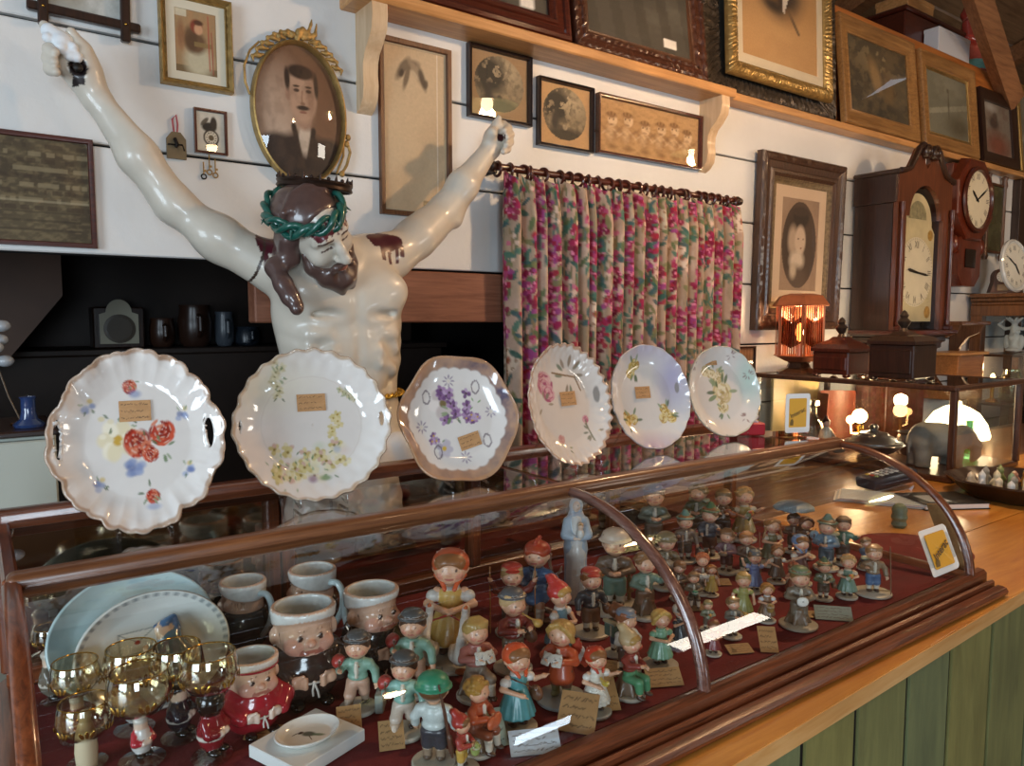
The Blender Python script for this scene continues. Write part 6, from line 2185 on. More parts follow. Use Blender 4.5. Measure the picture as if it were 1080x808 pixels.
def fig_acc(kind):
 """accessory geometry and its main colour, part name"""
 def mk(c):
  if kind == 'suitcase':
   c.box((.245, -.06, .165), (.045, .135, .115), .014, k=.004)
   c.tor((.245, -.06, .29), .035, .010, axis=0, k=.004, c='#4a4038')
   for y in (-.13, .01):
    c.box((.245, y, .165), (.049, .010, .118), .004, k=.002, c='#565048')
  elif kind == 'bundle':
   c.ell((-.20, .02, .60), (.075, .085, .085), k=.01)
   c.chain([(-.16, -.14, .60), (-.20, .05, .68), (-.2, .12, .70)], [.012, .012, .012], k=.004, c='#6b4a34')
   c.ell((-.16, -.03, .665), .035, k=.02)
  elif kind == 'rifle':
   c.chain([(-.19, .10, .16), (-.13, .12, .62), (-.08, .13, .92)], [.014, .018, .012], k=.004)
   c.box((-.175, .105, .30), (.022, .028, .09), .01, k=.01, rot=(0, .13, 0))
  elif kind == 'goose':
   for s, y in ((-.16, -.26), (.10, -.30)):
    c.ell((s, y, .20), (.085, .13, .085), k=.02)
    c.chain([(s, y - .08, .24), (s + .01, y - .10, .36), (s + .02, y + .02, .46), (s + .03, y + .05, .53)], [.05, .036, .030, .030], k=.02)
    c.ell((s + .03, y + .04, .555), (.030, .040, .032), k=.01)
    c.chain([(s + .03, y + .02, .57), (s + .035, y - .01, .605)], [.018, .010], k=.004, c='#c8683a')
    c.chain([(s, y + .12, .21), (s, y + .17, .25)], [.04, .015], k=.02)
    for q in (-1, 1):
     c.ell((s + q * .075, y + .01, .21), (.022, .09, .05), k=.01, c='#b8ab9c')
    c.ell((s, y - .05, .075), (.05, .05, .018), k=.006, c='#c06a3e')
   c.chain([(-.14, -.2, .42), (0, -.12, .44), (.12, -.24, .42)], [.012] * 3, k=.004, c='#a8433a')
  elif kind == 'basket':
   c.cap((.0, -.21, .36), (.0, -.21, .44), .065, .085, k=.005)
   c.ell((0, -.21, .47), (.068, .068, .035), k=.004, op='-')
   c.tor((0, -.21, .45), .080, .012, k=.004, c='#8a6a3a')
   c.tor((0, -.21, .46), .078, .010, axis=1, k=.004, c='#8a6a3a')
   for i in range(6):
    c.ell((.045 * cos(i * 1.05), -.21 + .045 * sin(i * 1.05), .455), .024, k=.004, c=('#c8683a', '#c9a04a', '#a8433a')[i % 3])
  elif kind == 'book':
   for s in (-1, 1):
    c.box((s * .055, -.225, .585), (.055, .010, .072), .004, k=.003, rot=(-.5, 0, s * .25))
    for i in range(4):
     c.box((s * .055, -.238, .62 - i * .022), (.04, .003, .004), .001, k=.001, rot=(-.5, 0, s * .25), c='#4a4038')
  elif kind == 'umbrella':
   def can(P):
    q = P - np.array([0, .05, 1.02])
    r = np.hypot(q[..., 0], q[..., 1])
    a = np.arctan2(q[..., 1], q[..., 0])
    top = .24 * np.sqrt(np.clip(1 - (r / .44) ** 2, 0, 1)) - .02 * np.abs(np.sin(4 * a)) * np.clip(r / .4, 0, 1) ** 3
    return np.maximum(np.abs(q[..., 2] - top + .01) - .014, r - .42) * .55
   c.field(can, (-.45, -.40, .95), (.45, .50, 1.30), k=.003)
   c.chain([(0, .05, .55), (0, .05, 1.25)], [.012, .012], k=.004, c='#6b5038')
   c.cap((0, .05, 1.25), (0, .05, 1.32), .014, .005, k=.004, c='#6b5038')
  elif kind == 'stick':
   c.chain([(.24, -.14, .06), (.23, -.10, .62), (.22, -.08, .95)], [.013] * 3, k=.003)
  elif kind == 'poles':
   for s in (-1, 1):
    c.chain([(s * .26, -.10, .07), (s * .26, -.06, .80), (s * .26, -.05, .95)], [.012] * 3, k=.003)
  elif kind == 'backpack':
   c.box((0, .13, .52), (.10, .065, .12), .03, k=.01)
   for x in (-.05, .05):
    c.box((x, .195, .52), (.012, .006, .11), .003, k=.003, c='#d8cfae')
   c.chain([(-.12, .14, .65), (.12, .14, .65)], [.04, .04], k=.01, c='#c0b48a')
  elif kind == 'wings':
   for s in (-1, 1):
    for i in range(5):
     c.ell((s * (.10 + .026 * i), .10 + .012 * i, .62 - .045 * i), (.035, .022, .13 - .012 * i), k=.012, rot=(0, s * (.35 - .03 * i), 0), c='#d8dcd6' if i == 2 else None)
  elif kind == 'heart':
   for s in (-1, 1):
    c.ell((s * .055, -.21, .46), (.085, .04, .085), k=.015, rot=(0, s * .5, 0))
   c.cap((0, -.21, .44), (0, -.21, .33), .06, .012, k=.03)
  elif kind == 'violin':
   c.ell((.07, -.20, .60), (.055, .03, .065), k=.01, rot=(0, 1.0, 0))
   c.ell((.15, -.20, .55), (.065, .03, .07), k=.01, rot=(0, 1.0, 0))
   c.chain([(.05, -.2, .62), (-.10, -.22, .71)], [.012, .010], k=.004, c='#4a3020')
   c.chain([(-.05, -.26, .50), (.2, -.25, .68)], [.006, .006], k=.002, c='#d8c9a8')
  elif kind == 'trumpet':
   c.chain([(0, -.15, .74), (0, -.34, .74), (0, -.42, .73)], [.012, .014, .05], k=.006)
  elif kind == 'lamb':
   c.ell((0, -.21, .50), (.10, .055, .055), k=.01)
   for i in range(14):
    c.ell((.09 * cos(i * 1.3), -.215 + .04 * sin(i * 2.1), .50 + .045 * sin(i * 1.7)), .026, k=.008)
   c.ell((-.10, -.235, .545), (.034, .036, .036), k=.01, c='#cbb9a2')
   for x in (-.06, -.02, .04, .08):
    c.cap((x, -.225, .46), (x, -.23, .38), .015, .012, k=.008, c='#cbb9a2')
  elif kind == 'flowers':
   for i in range(14):
    a = i * 2.4
    c.ell((.05 * cos(a), -.21 + .03 * sin(a), .54 + .05 * sin(a * 1.7)), .026, k=.005, c=('#d8d2c0', '#c9a04a', '#c8683a', '#a9b59a')[i % 4])
   c.cap((0, -.2, .42), (0, -.21, .54), .014, .05, k=.02, c='#7d9468')
  elif kind == 'bag':
   c.ell((.19, -.05, .38), (.055, .085, .085), k=.01)
   c.chain([(-.09, -.06, .62), (.04, -.10, .54), (.17, -.08, .44)], [.011] * 3, k=.004, c='#5a4030')
  elif kind == 'ball':
   c.ell((0, -.21, .48), .075, k=.01)
   c.tor((0, -.21, .48), .073, .010, k=.003, c='#d8cfae')
  elif kind == 'bird':
   c.ell((.0, -.22, .55), (.04, .065, .04), k=.01)
   c.ell((0, -.275, .585), .028, k=.01)
   c.cap((0, -.30, .585), (0, -.325, .58), .010, .003, k=.003, c='#c9a04a')
   c.cap((0, -.16, .55), (0, -.11, .58), .028, .012, k=.01)
  elif kind == 'clock':
   c.ell((-.02, -.22, .50), (.095, .035, .095), k=.004, c='#6a5a44')
   c.ell((-.02, -.247, .50), (.076, .016, .076), k=.001, c='#e6e4da')
   c.chain([(-.02, -.264, .50), (-.02, -.264, .54)], [.008, .006], k=.001, c='#2c2420')
  elif kind == 'bowl':
   c.ell((0, -.20, .47), (.085, .075, .055), k=.01)
   c.ell((0, -.20, .51), (.07, .06, .045), k=.004, op='-', c='#d8cdb0')
  elif kind == 'scythe':
   c.chain([(.24, -.1, .06), (.2, -.02, .7), (.16, .02, 1.0)], [.014] * 3, k=.003)
   c.chain([(.16, .02, .99), (-.05, .06, 1.02), (-.22, .08, .93)], [.010, .014, .004], k=.003, c='#9aa2a6')
  elif kind == 'stump':
   c.cap((0, .04, .08), (0, .03, .24), .135, .115, k=.01)
   for i in range(6):
    a = i * 1.05
    c.chain([(.10 * cos(a), .04 + .10 * sin(a), .2), (.16 * cos(a), .04 + .15 * sin(a), .055)], [.03, .03], k=.02)
   c.box((0, 0, -.1), (.4, .4, .104), k=.002, op='-')
  elif kind == 'fence':
   for x in (-.15, 0, .15):
    c.box((x, .14, .24), (.022, .014, .19), .008, k=.003)
   for z in (.18, .32):
    c.box((0, .13, z), (.20, .012, .018), .006, k=.003)
  elif kind == 'branch':
   c.tor((.0, .02, .06), .17, .035, k=.01)
   c.chain([(.02, .03, .05), (-.01, .05, .18), (.03, .04, .28)], [.055, .05, .075], k=.02)
   c.chain([(.03, .05, .28), (.16, .05, .52), (.12, .04, .72), (.14, .03, .82)], [.032, .024, .018, .016], k=.015)
   c.chain([(.14, .05, .50), (.24, .04, .62), (.25, .03, .68)], [.022, .017, .014], k=.012)
 return mk
ACC = {'suitcase': ('suitcase', '#7d8680'), 'bundle': ('shoulder_bundle', '#a8372f'), 'rifle': ('toy_rifle', '#5a3a2a'), 'goose': ('geese', '#cfc7bd'), 'basket': ('basket', '#9b7a44'),
  'book': ('open_book', '#c9c5ba'), 'umbrella': ('umbrella', '#7d8d94'), 'stick': ('walking_stick', '#7a5436'), 'poles': ('poles', '#a8703c'), 'backpack': ('backpack', '#5f7d70'),
  'wings': ('wings', '#b5462e'), 'heart': ('gingerbread_heart', '#c0603a'), 'violin': ('violin', '#8a4a26'), 'trumpet': ('trumpet', '#b9924a'), 'lamb': ('lamb', '#d9d2c4'),
  'flowers': ('posy', '#d8d2c0'), 'bag': ('satchel', '#6b4630'), 'ball': ('ball', '#3f7d6a'), 'bird': ('bird', '#4a6f96'), 'clock': ('clock', '#6a5a44'), 'bowl': ('bowl', '#8a7c68'),
  'scythe': ('scythe', '#7a5436'), 'stump': ('tree_stump', '#6d5640'), 'fence': ('picket_fence', '#8a7358'), 'branch': ('branch_seat', '#6b4a36')}
def figure(base, top, label, arms='hold', wear='boy', legs='stand', coat='#7fa596', low='#a8705a', socks='#cfc6b4', shoes='#4a3428', hair='#7a5230', hstyle='short', hat=None, hatc='#4a4a44',
   acc=(), off=0.0, basec='#c9c2b2', sleeve='#dcd8cf', baser=.20, apron=None, long=False, acol={}, group='painted child figurines in the display case', raise_=0.0, name='child_figurine'):
 P = ZP(base[0], base[1], CF)
 z = WP(base[0], top, P[1])[2]
 h = max(z - P[2], .03) / (1.0 if not hat else 1.0)
 az = YAW + atan((base[0] - 540) / F_PX)
 t = thing(name, label, 'figurine', P, rotz=-az + radians(off), group=group, scale=float(h))
 t.scale = (h * 1.16, h * 1.16, h)
 br = baser
 if legs == 'sit' and not ({'stump', 'branch'} & set(acc)):
  acc = (*acc, 'stump')
 if 'branch' not in acc:
  k = ('base', br)
  if k not in _FC:
   o = MB().lathe([(br * .96, 0), (br, .012), (br, .04), (br * .93, .052), (0, .054)], 28).build('base', M_FIG, t, tint=basec)
   me = o.data
   me.attributes.new('Col', 'FLOAT_COLOR', 'POINT').data.foreach_set('color', np.ones(len(me.vertices) * 4, np.float32))
   _FC[k] = me
  else:
   link_data('base', _FC[k], t, None, basec)
 lg = legs if wear == 'boy' else ('stand' if legs == 'walk' else legs)
 fpart(('body', arms, lg), fig_body(arms, lg), 'body', t)
 if wear == 'girl' and legs != 'sit':
  fpart(('dress', arms, sleeve), fig_dress(arms, sleeve), 'dress', t, coat)
  if apron:
   def mka(c):
    def f(Pt):
     z = Pt[..., 2]
     r = np.hypot(Pt[..., 0], Pt[..., 1] * 1.08)
     R = .085 + .10 * np.clip((.50 - z) / .32, 0, 1) ** .85 + .009
     return np.maximum(np.maximum(np.maximum(r - R, R - .016 - r), np.maximum(z - .50, .22 - z)), np.maximum(Pt[..., 1] + .03, np.abs(Pt[..., 0]) - .11)) * .8
    c.field(f, (-.12, -.2, .21), (.12, 0, .51), k=.003)
    c.tor((0, 0, .50), .092, .013, k=.006)
   fpart(('apron',), mka, 'apron', t, apron)
 elif wear == 'girl':
  def mks(c):
   fig_coat(arms, 'short')(c)
   c.ell((0, -.06, .32), (.15, .16, .085), k=.04)
  fpart(('sitdress', arms), mks, 'dress', t, coat)
 elif wear == 'angel':
  fpart(('coat', arms, 'coat'), fig_coat(arms, 'coat'), 'gown', t, coat)
  fpart(('trousers', lg, long), fig_trousers(lg, long), 'trousers', t, low)
 else:
  fpart(('coat', arms, 'short'), fig_coat(arms, 'short'), 'jacket', t, coat)
  fpart(('trousers', lg, long), fig_trousers(lg, long), 'trousers', t, low)
 if not long:
  fpart(('socks', lg), fig_socks(lg), 'stockings', t, socks)
 for s in LEGS[lg]:
  fpart(('shoe', s[2]), fig_shoe(s[2]), 'shoe', t, shoes)
 if hat not in ('scarf', 'pointed', 'crest'):
  fpart(('hair', hstyle), fig_hair(hstyle), 'hair', t, hair)
 else:
  fpart(('hair', 'fringe'), lambda c: (c.ell((0, -.02, .85), (.124, .112, .10), k=.01), c.ell((0, -.135, .76), (.09, .09, .10), k=.02, op='-')), 'hair', t, hair)
 if hat:
  fpart(('hat', hat), fig_hat(hat), 'hat' if hat != 'scarf' else 'headscarf', t, hatc)
 for a in acc:
  n, col = ACC[a]
  fpart(('acc', a), fig_acc(a), n, t, acol.get(a, col), res=FR if a != 'umbrella' else .016)
 return t
def figurines():
 G1 = dict(wear='boy', arms='carry', legs='walk', coat='#7fa592', low='#c09880', socks='#b9a38c', shoes='#4a3c34', hair='#4a3424', hat='brim', hatc='#46494a', acc=('suitcase', 'bundle'), basec='#c9c2b2')
 figure((378, 748), 664, 'green-jacketed boy with a grey suitcase, standing before the brown friar mugs', off=-10, **G1)
 figure((436, 730), 641, 'green-jacketed boy with a suitcase, directly beside the friar mug with the side handle', off=-8, **G1)
 figure((427, 774), 686, 'bluer-jacketed boy with a suitcase, nearest of the three boys in brimmed hats', off=-12, **{**G1, 'coat': '#86b5a8', 'low': '#bfb0a0'})
 figure((458, 806), 706, 'boy seen from behind in a green helmet with a toy rifle on his shoulder', off=165, arms='down', coat='#c3cdc8', low='#3c3c42', socks='#8f7a64', shoes='#5a4636', hair='#6b4a2e', hat='helmet', hatc='#2f8a68', acc=('rifle',), basec='#bdb8a8')
 figure((476, 694), 574, 'tall girl in an orange scarf and yellow dress with two geese, before the mirror', wear='girl', arms='hold', coat='#c9a558', sleeve='#c8c4bc', hair='#8a5a34', hat='scarf', hatc='#c4552c', acc=('goose',), off=-5, baser=.30, basec='#c3bba8')
 figure((502, 735), 648, 'blond seated boy in a pink jacket with a blue neckerchief, reading', arms='read', legs='sit', coat='#a8675c', low='#8a7a6a', hair='#a98a4e', hstyle='short', acc=('book', 'stump'), off=25, acol={'stump': '#7d6a58'})
 figure((545, 768), 676, 'girl in an orange headscarf and teal skirt, stepping with a basket', wear='girl', arms='side', coat='#4f9498', sleeve='#d8d4cc', hat='scarf', hatc='#cf5228', hair='#8a5a34', acc=('bag',), off=30, basec='#c9c2b2')
 figure((504, 792), 712, 'curly golden-haired child kneeling over an orange gingerbread heart', arms='hold', legs='sit', coat='#b5532f', low='#8a4a30', hair='#a87f3a', hstyle='curls', acc=('heart',), off=60)
 figure((487, 812), 752, 'small red-capped figure with a green woven basket at the front of the case', arms='hold', coat='#a8433a', low='#c9a04a', hat='pointed', hatc='#a8332a', acc=('basket',), acol={'basket': '#9aa860'}, off=70, baser=.26)
 figure((540, 668), 592, 'small boy in a red cap holding two upright poles', arms='up', coat='#7a3a30', low='#5a4a3e', hat='cap', hatc='#b4382c', acc=('poles',), off=5, hair='#a98a5a')
 figure((541, 706), 619, 'boy in a grey hat and red coat playing a small pipe before the pole boy', arms='read', coat='#7d3028', low='#6b5a48', hat='brim', hatc='#54565a', acc=('trumpet', 'bag'), hair='#c9a878', off=35, long=True)
 figure((566, 655), 568, 'red-haired girl in blue sitting up in a branching brown twig', wear='girl', legs='sit', arms='side', coat='#4a6f9c', hair='#a8452a', hat='crest', hatc='#a83a24', acc=('branch',), off=-15, low='#4a6f9c')
 figure((590, 690), 612, 'girl in a red pointed hood and blue dress looking sideways', wear='girl', arms='hold', coat='#5f8494', sleeve='#d8d4cc', hat='pointed', hatc='#c23a34', hair='#b58a4a', off=55)
 figure((623, 668), 597, 'boy in a red-banded grey cap with a dark coat, beside the Madonna foot', arms='down', coat='#3c3c40', low='#7a5a44', hat='cap', hatc='#a83a30', acc=('bag',), off=20, hair='#8a5a34', baser=.24)
 figure((592, 738), 650, 'blond angel child in an orange gown with red wings, reading', wear='angel', arms='read', coat='#b8502c', low='#8a5844', socks='#8a8a60', shoes='#9a9a70', hair='#b58f4e', hstyle='bob', acc=('wings', 'book'), off=-25, baser=.26, basec='#a8b0ae', long=False)
 figure((628, 752), 680, 'girl in a red kerchief and white apron with a yellow bird at her feet', wear='girl', arms='side', coat='#cfcabc', sleeve='#dcd8d0', apron='#ddd8ca', hat='scarf', hatc='#b9381f', hair='#8a5a34', acc=('bird',), acol={'bird': '#c9b04a'}, off=30, basec='#b9bdb8')
 figure((650, 690), 634, 'boy bent under a striped green pack, seen from behind', arms='down', coat='#5a6a50', low='#4a5a68', hair='#7a4a2c', acc=('backpack',), off=140)
 figure((660, 708), 640, 'boy in a red waistcoat with white sleeves in front of the green pack boy', arms='hold', coat='#c9c5ba', low='#5a4436', hair='#8a5232', hat='cap', hatc='#6a7684', acc=('bowl',), acol={'bowl': '#b4432e'}, off=40)
 figure((664, 734), 664, 'boy in a jester-pointed cream cap lying forward over green trousers', arms='reach', legs='sit', coat='#8a3a30', low='#4f8a62', hat='pointed', hatc='#b8a078', hair='#a8844a', off=60, long=True)
 figure((696, 702), 640, 'blond child in a green smock on a low round base beside the middle stile', wear='girl', arms='hold', coat='#7aa88a', sleeve='#7aa88a', hair='#c9a45a', hstyle='bob', off=30, basec='#b9b3a8', baser=.26)
 figure((716, 680), 636, 'small dark-dressed child in a white bonnet just behind the middle stile', wear='girl', arms='pray', coat='#34383c', sleeve='#34383c', hat='scarf', hatc='#c9c5ba', hair='#5a4030', off=40)
 figure((648, 642), 556, 'child under a big cream hat in a cluster of brown and green, beside the mirror', arms='hold', coat='#6b5440', low='#6f8a78', hat='helmet', hatc='#d2bda6', hair='#8a6a48', acc=('fence',), off=0, baser=.3)
 figure((680, 650), 580, 'green-coated child standing close to the cream-hatted child', arms='side', coat='#6f8474', low='#7a5c44', hair='#8a6440', hstyle='curls', acc=('stump',), off=20)
 figure((689, 578), 510, 'grey-hatted child by the rear mirror, farthest from the front in the far bay', arms='hold', coat='#6f7464', low='#6a5846', hat='brim', hatc='#6a6a60', off=10, hair='#7a5c3a')
 figure((722, 592), 540, 'child in a wide teal hat near the mirror', arms='carry', coat='#7d6a5a', low='#5a4a3c', hat='tyrol', hatc='#5f857c', acc=('suitcase',), off=15)
 figure((748, 588), 532, 'boy in a dark green cap looking back over his shoulder', arms='side', coat='#6a6f78', low='#7a5a4a', hat='tyrol', hatc='#4a6848', off=-30)
 figure((735, 568), 508, 'olive-coated pair-like child with curly hair by the oak rear post', arms='hold', coat='#6a6a48', low='#5c4c38', hair='#8a6f48', hstyle='curls', acc=('backpack',), off=-10)
 figure((784, 570), 512, 'girl in a yellow skirt with tall fair hair by the rear glass', wear='girl', arms='side', coat='#b9a468', sleeve='#cfc2aa', hair='#b08a58', hstyle='curls', acc=('flowers',), off=20)
 figure((766, 604), 556, 'pink-cheeked child in a mauve coat crouching among the others', arms='hold', coat='#8a6a70', low='#6a4a42', hair='#8a6240', off=-20, acc=('bowl',))
 figure((786, 606), 559, 'boy with a walking stick and a dark green bundle', arms='side', coat='#6a5040', low='#4a5a48', hair='#a06a3c', acc=('stick', 'ball'), off=25)
 figure((716, 632), 590, 'child in a brown hood between the stile and the red-haired pair', arms='hold', coat='#6b5442', low='#5a4434', hat='scarf', hatc='#7a5a40', off=-15)
 figure((740, 626), 582, 'red-haired child with a lamb in the middle of the far bay', arms='hold', coat='#8a5a44', low='#6a5a48', hair='#b0603a', hstyle='curls', acc=('lamb',), off=10)
 figure((750, 628), 594, 'tiny girl in a yellow skirt in front of the child with the lamb', wear='girl', arms='down', coat='#c9ad55', sleeve='#cfc2aa', hair='#a06a3c', hstyle='braids', off=20)
 figure((731, 640), 602, 'crouching child holding a green ball', arms='hold', legs='sit', coat='#6a5c48', low='#5a4c3c', hair='#7a5a3a', acc=('ball',), off=10)
 figure((795, 624), 579, 'girl in a blue and violet dress with a peaked cap, arms spread', wear='girl', arms='up', coat='#5f6f9c', sleeve='#8a94b4', hat='cap', hatc='#55606a', hair='#7a5a3a', off=15)
 figure((836, 582), 540, 'dark-haired child sheltering under the open grey umbrella', arms='hold', coat='#7a5a44', low='#5a4a3c', hair='#5a3c28', acc=('umbrella',), off=10)
 figure((849, 588), 543, 'second child under the umbrella, in a brown coat', arms='pray', coat='#6a4c38', low='#5a4a3c', hair='#6a4630', hstyle='bob', off=20)
 figure((813, 596), 544, 'girl with braids and white sleeves feeding from a bowl', wear='girl', arms='hold', coat='#7d7a5a', sleeve='#cfc9ba', hair='#9a6a3c', hstyle='braids', acc=('bowl',), off=30)
 figure((819, 614), 573, 'brown-haired girl in front of the braided girl, white blouse', wear='girl', arms='side', coat='#6f5a4a', sleeve='#cfc9ba', hair='#8a5c36', hstyle='bob', off=15)
 figure((843, 616), 562, 'girl in a blue headscarf with folded hands', wear='girl', arms='pray', coat='#7a5450', sleeve='#cfc4b4', hat='scarf', hatc='#6a86ac', hair='#7a5230', off=30)
 figure((871, 600), 545, 'boy in a tall green hat with a huge pale blue sack', arms='hold', coat='#7d96aa', low='#5a6a72', hat='tyrol', hatc='#5f7668', hair='#7a5a3a', acc=('bundle', 'backpack'), acol={'bundle': '#8fa9bc', 'backpack': '#8fa9bc'}, off=-15)
 figure((888, 594), 543, 'bareheaded boy in a green vest standing behind the blue sack boy', arms='side', coat='#5f8070', low='#5a4a40', hair='#6a4a2e', off=10)
 figure((912, 600), 566, 'child crouching in slate blue beside the green vest boy', arms='reach', legs='sit', coat='#5a6a80', low='#54606c', hair='#8a6a48', off=35)
 figure((920, 626), 573, 'boy with a pack and blue trousers, last in the case before the round sign', arms='carry', coat='#8a7258', low='#4a6488', hair='#a0744a', acc=('backpack', 'stick'), off=20, baser=.30)
 figure((893, 630), 584, 'fair child in a green bodice turned to the viewer', wear='girl', arms='hold', coat='#6f8a78', sleeve='#c9b8a0', hair='#b08a5a', hstyle='curls', acc=('flowers',), off=10)
 figure((868, 632), 590, 'green-hatted child in front of the girl with the blue headscarf', arms='hold', coat='#6a6c54', low='#5a4a3a', hat='tyrol', hatc='#56684c', hair='#8a6440', acc=('bag',), off=15)
 figure((842, 660), 597, 'large figure of a boy with a white dial clock and a tree stump', arms='hold', coat='#7a6c5a', low='#6a5c4a', hair='#8a6a40', hat='brim', hatc='#6a7a5a', acc=('clock', 'stump'), off=15, baser=.26, basec='#a89c88')
 figure((783, 652), 602, 'slender girl in a long yellow-green dress', wear='girl', arms='down', coat='#9c9a56', sleeve='#9c9a56', hair='#a8884e', hstyle='short', off=10)
 figure((808, 655), 613, 'girl in white sleeves with a brown basket, before the yellow-green dress girl', wear='girl', arms='hold', coat='#8a6a50', sleeve='#cfd2d2', hair='#a8763c', hstyle='bob', acc=('basket',), off=20)
 figure((746, 664), 632, 'tiny child hidden behind a white and green posy', arms='hold', coat='#8a8a70', low='#6a5a48', hair='#8a7a50', acc=('flowers',), off=10)
 figure((752, 690), 652, 'child in dark red, partly covered by the bright reflection beside the middle stile', wear='girl', arms='hold', coat='#7d2a28', sleeve='#7d2a28', hat='scarf', hatc='#7d3a30', off=10)
 figure((836, 628), 592, 'child in a rust hood between the braided girl and the clock boy', wear='girl', arms='pray', coat='#8a5038', sleeve='#a8745c', hat='crest', hatc='#8a4a34', off=0)
 figure((772, 672), 628, 'grey-dressed child with a trumpet near the case front', arms='read', coat='#77746a', low='#5f584c', hair='#8a6a44', acc=('trumpet',), off=35)
 figure((702, 620), 560, 'shepherd child with a lamb and staff near the middle stile top', arms='hold', coat='#7a6a50', low='#5a4c3c', hat='helmet', hatc='#8a7a5a', acc=('lamb', 'stick'), off=10)
 figure((762, 570), 514, 'brown-cloaked child with a violin by the rear glass door', arms='read', coat='#6a5238', low='#52443a', hair='#8a6a44', acc=('violin',), off=0)
 P = ZP(607, 634, CF)
 h = WP(607, 522, P[1])[2] - P[2]
 t = thing('madonna_statuette', 'tall slim white and pale blue Madonna statuette holding a child, before the mirror', 'statuette', P, rotz=-radians(35), scale=float(h))
 MB().lathe([(.10, 0), (.105, .01), (.10, .03), (0, .032)], 28).build('base', plain('statuette_base', '#cfd2d2', rough=.3), t)
 def robe(c):
  c.chain([(0, 0, .06), (0, 0, .45), (0, 0, .78)], [.095, .088, .06], k=.03)
  for i in range(9):
   a = i * .7
   c.chain([(.088 * cos(a), .088 * sin(a), .05), (.07 * cos(a), .07 * sin(a), .5)], [.014, .012], k=.02)
  c.box((0, 0, -.1), (.2, .2, .11), k=.002, op='-')
 fpart(('mrobe',), robe, 'robe', t, '#d9d6d0')
 def mantle(c):
  c.chain([(0, .03, .05), (0, .03, .5), (0, .025, .80)], [.105, .105, .075], k=.03)
  c.ell((0, .01, .90), (.065, .065, .08), k=.02)
  c.ell((0, -.06, .89), (.042, .05, .07), k=.01, op='-')
  c.chain([(0, -.13, .0), (0, -.13, .72)], [.085, .06], k=.02, op='-')
  c.box((0, 0, -.1), (.2, .2, .11), k=.002, op='-')
  for s in (-1, 1):
   c.chain([(s * .08, 0, .76), (s * .10, -.05, .64), (s * .03, -.09, .62)], [.04, .045, .03], k=.02)
 fpart(('mmantle',), mantle, 'mantle', t, '#aebfce')
 def mbody(c):
  c.ell((0, -.012, .90), (.043, .046, .056), k=.01, c='#e2c9b4')
  c.cap((0, 0, .80), (0, 0, .87), .022, .022, k=.01, c='#e2c9b4')
  c.ell((0, -.056, .895), (.007, .009, .009), k=.004, c='#e2c9b4')
  for s in (-1, 1):
   c.ell((s * .016, -.053, .908), (.006, .004, .005), k=.001, c='#54402f')
   c.ell((s * .02, -.11, .62), (.02, .02, .016), k=.006, c='#e2c9b4')
   c.chain([(s * .09, 0, .74), (s * .08, -.06, .64), (s * .02, -.11, .62)], [.02, .02, .016], k=.01, c='#e2c9b4')
  c.ell((0, 0, .75), (.06, .04, .07), k=.02, c='#e2c9b4')
 fpart(('mbody',), mbody, 'body', t)
 def mchild(c):
  c.ell((.03, -.11, .665), (.035, .032, .05), k=.01, c='#dcdad2')
  c.ell((.03, -.115, .735), (.028, .028, .032), k=.008, c='#e2c4ac')
  c.ell((.03, -.105, .75), (.029, .027, .025), k=.003, c='#9a7a4a')
 fpart(('mchild',), mchild, 'child', t)
figurines()
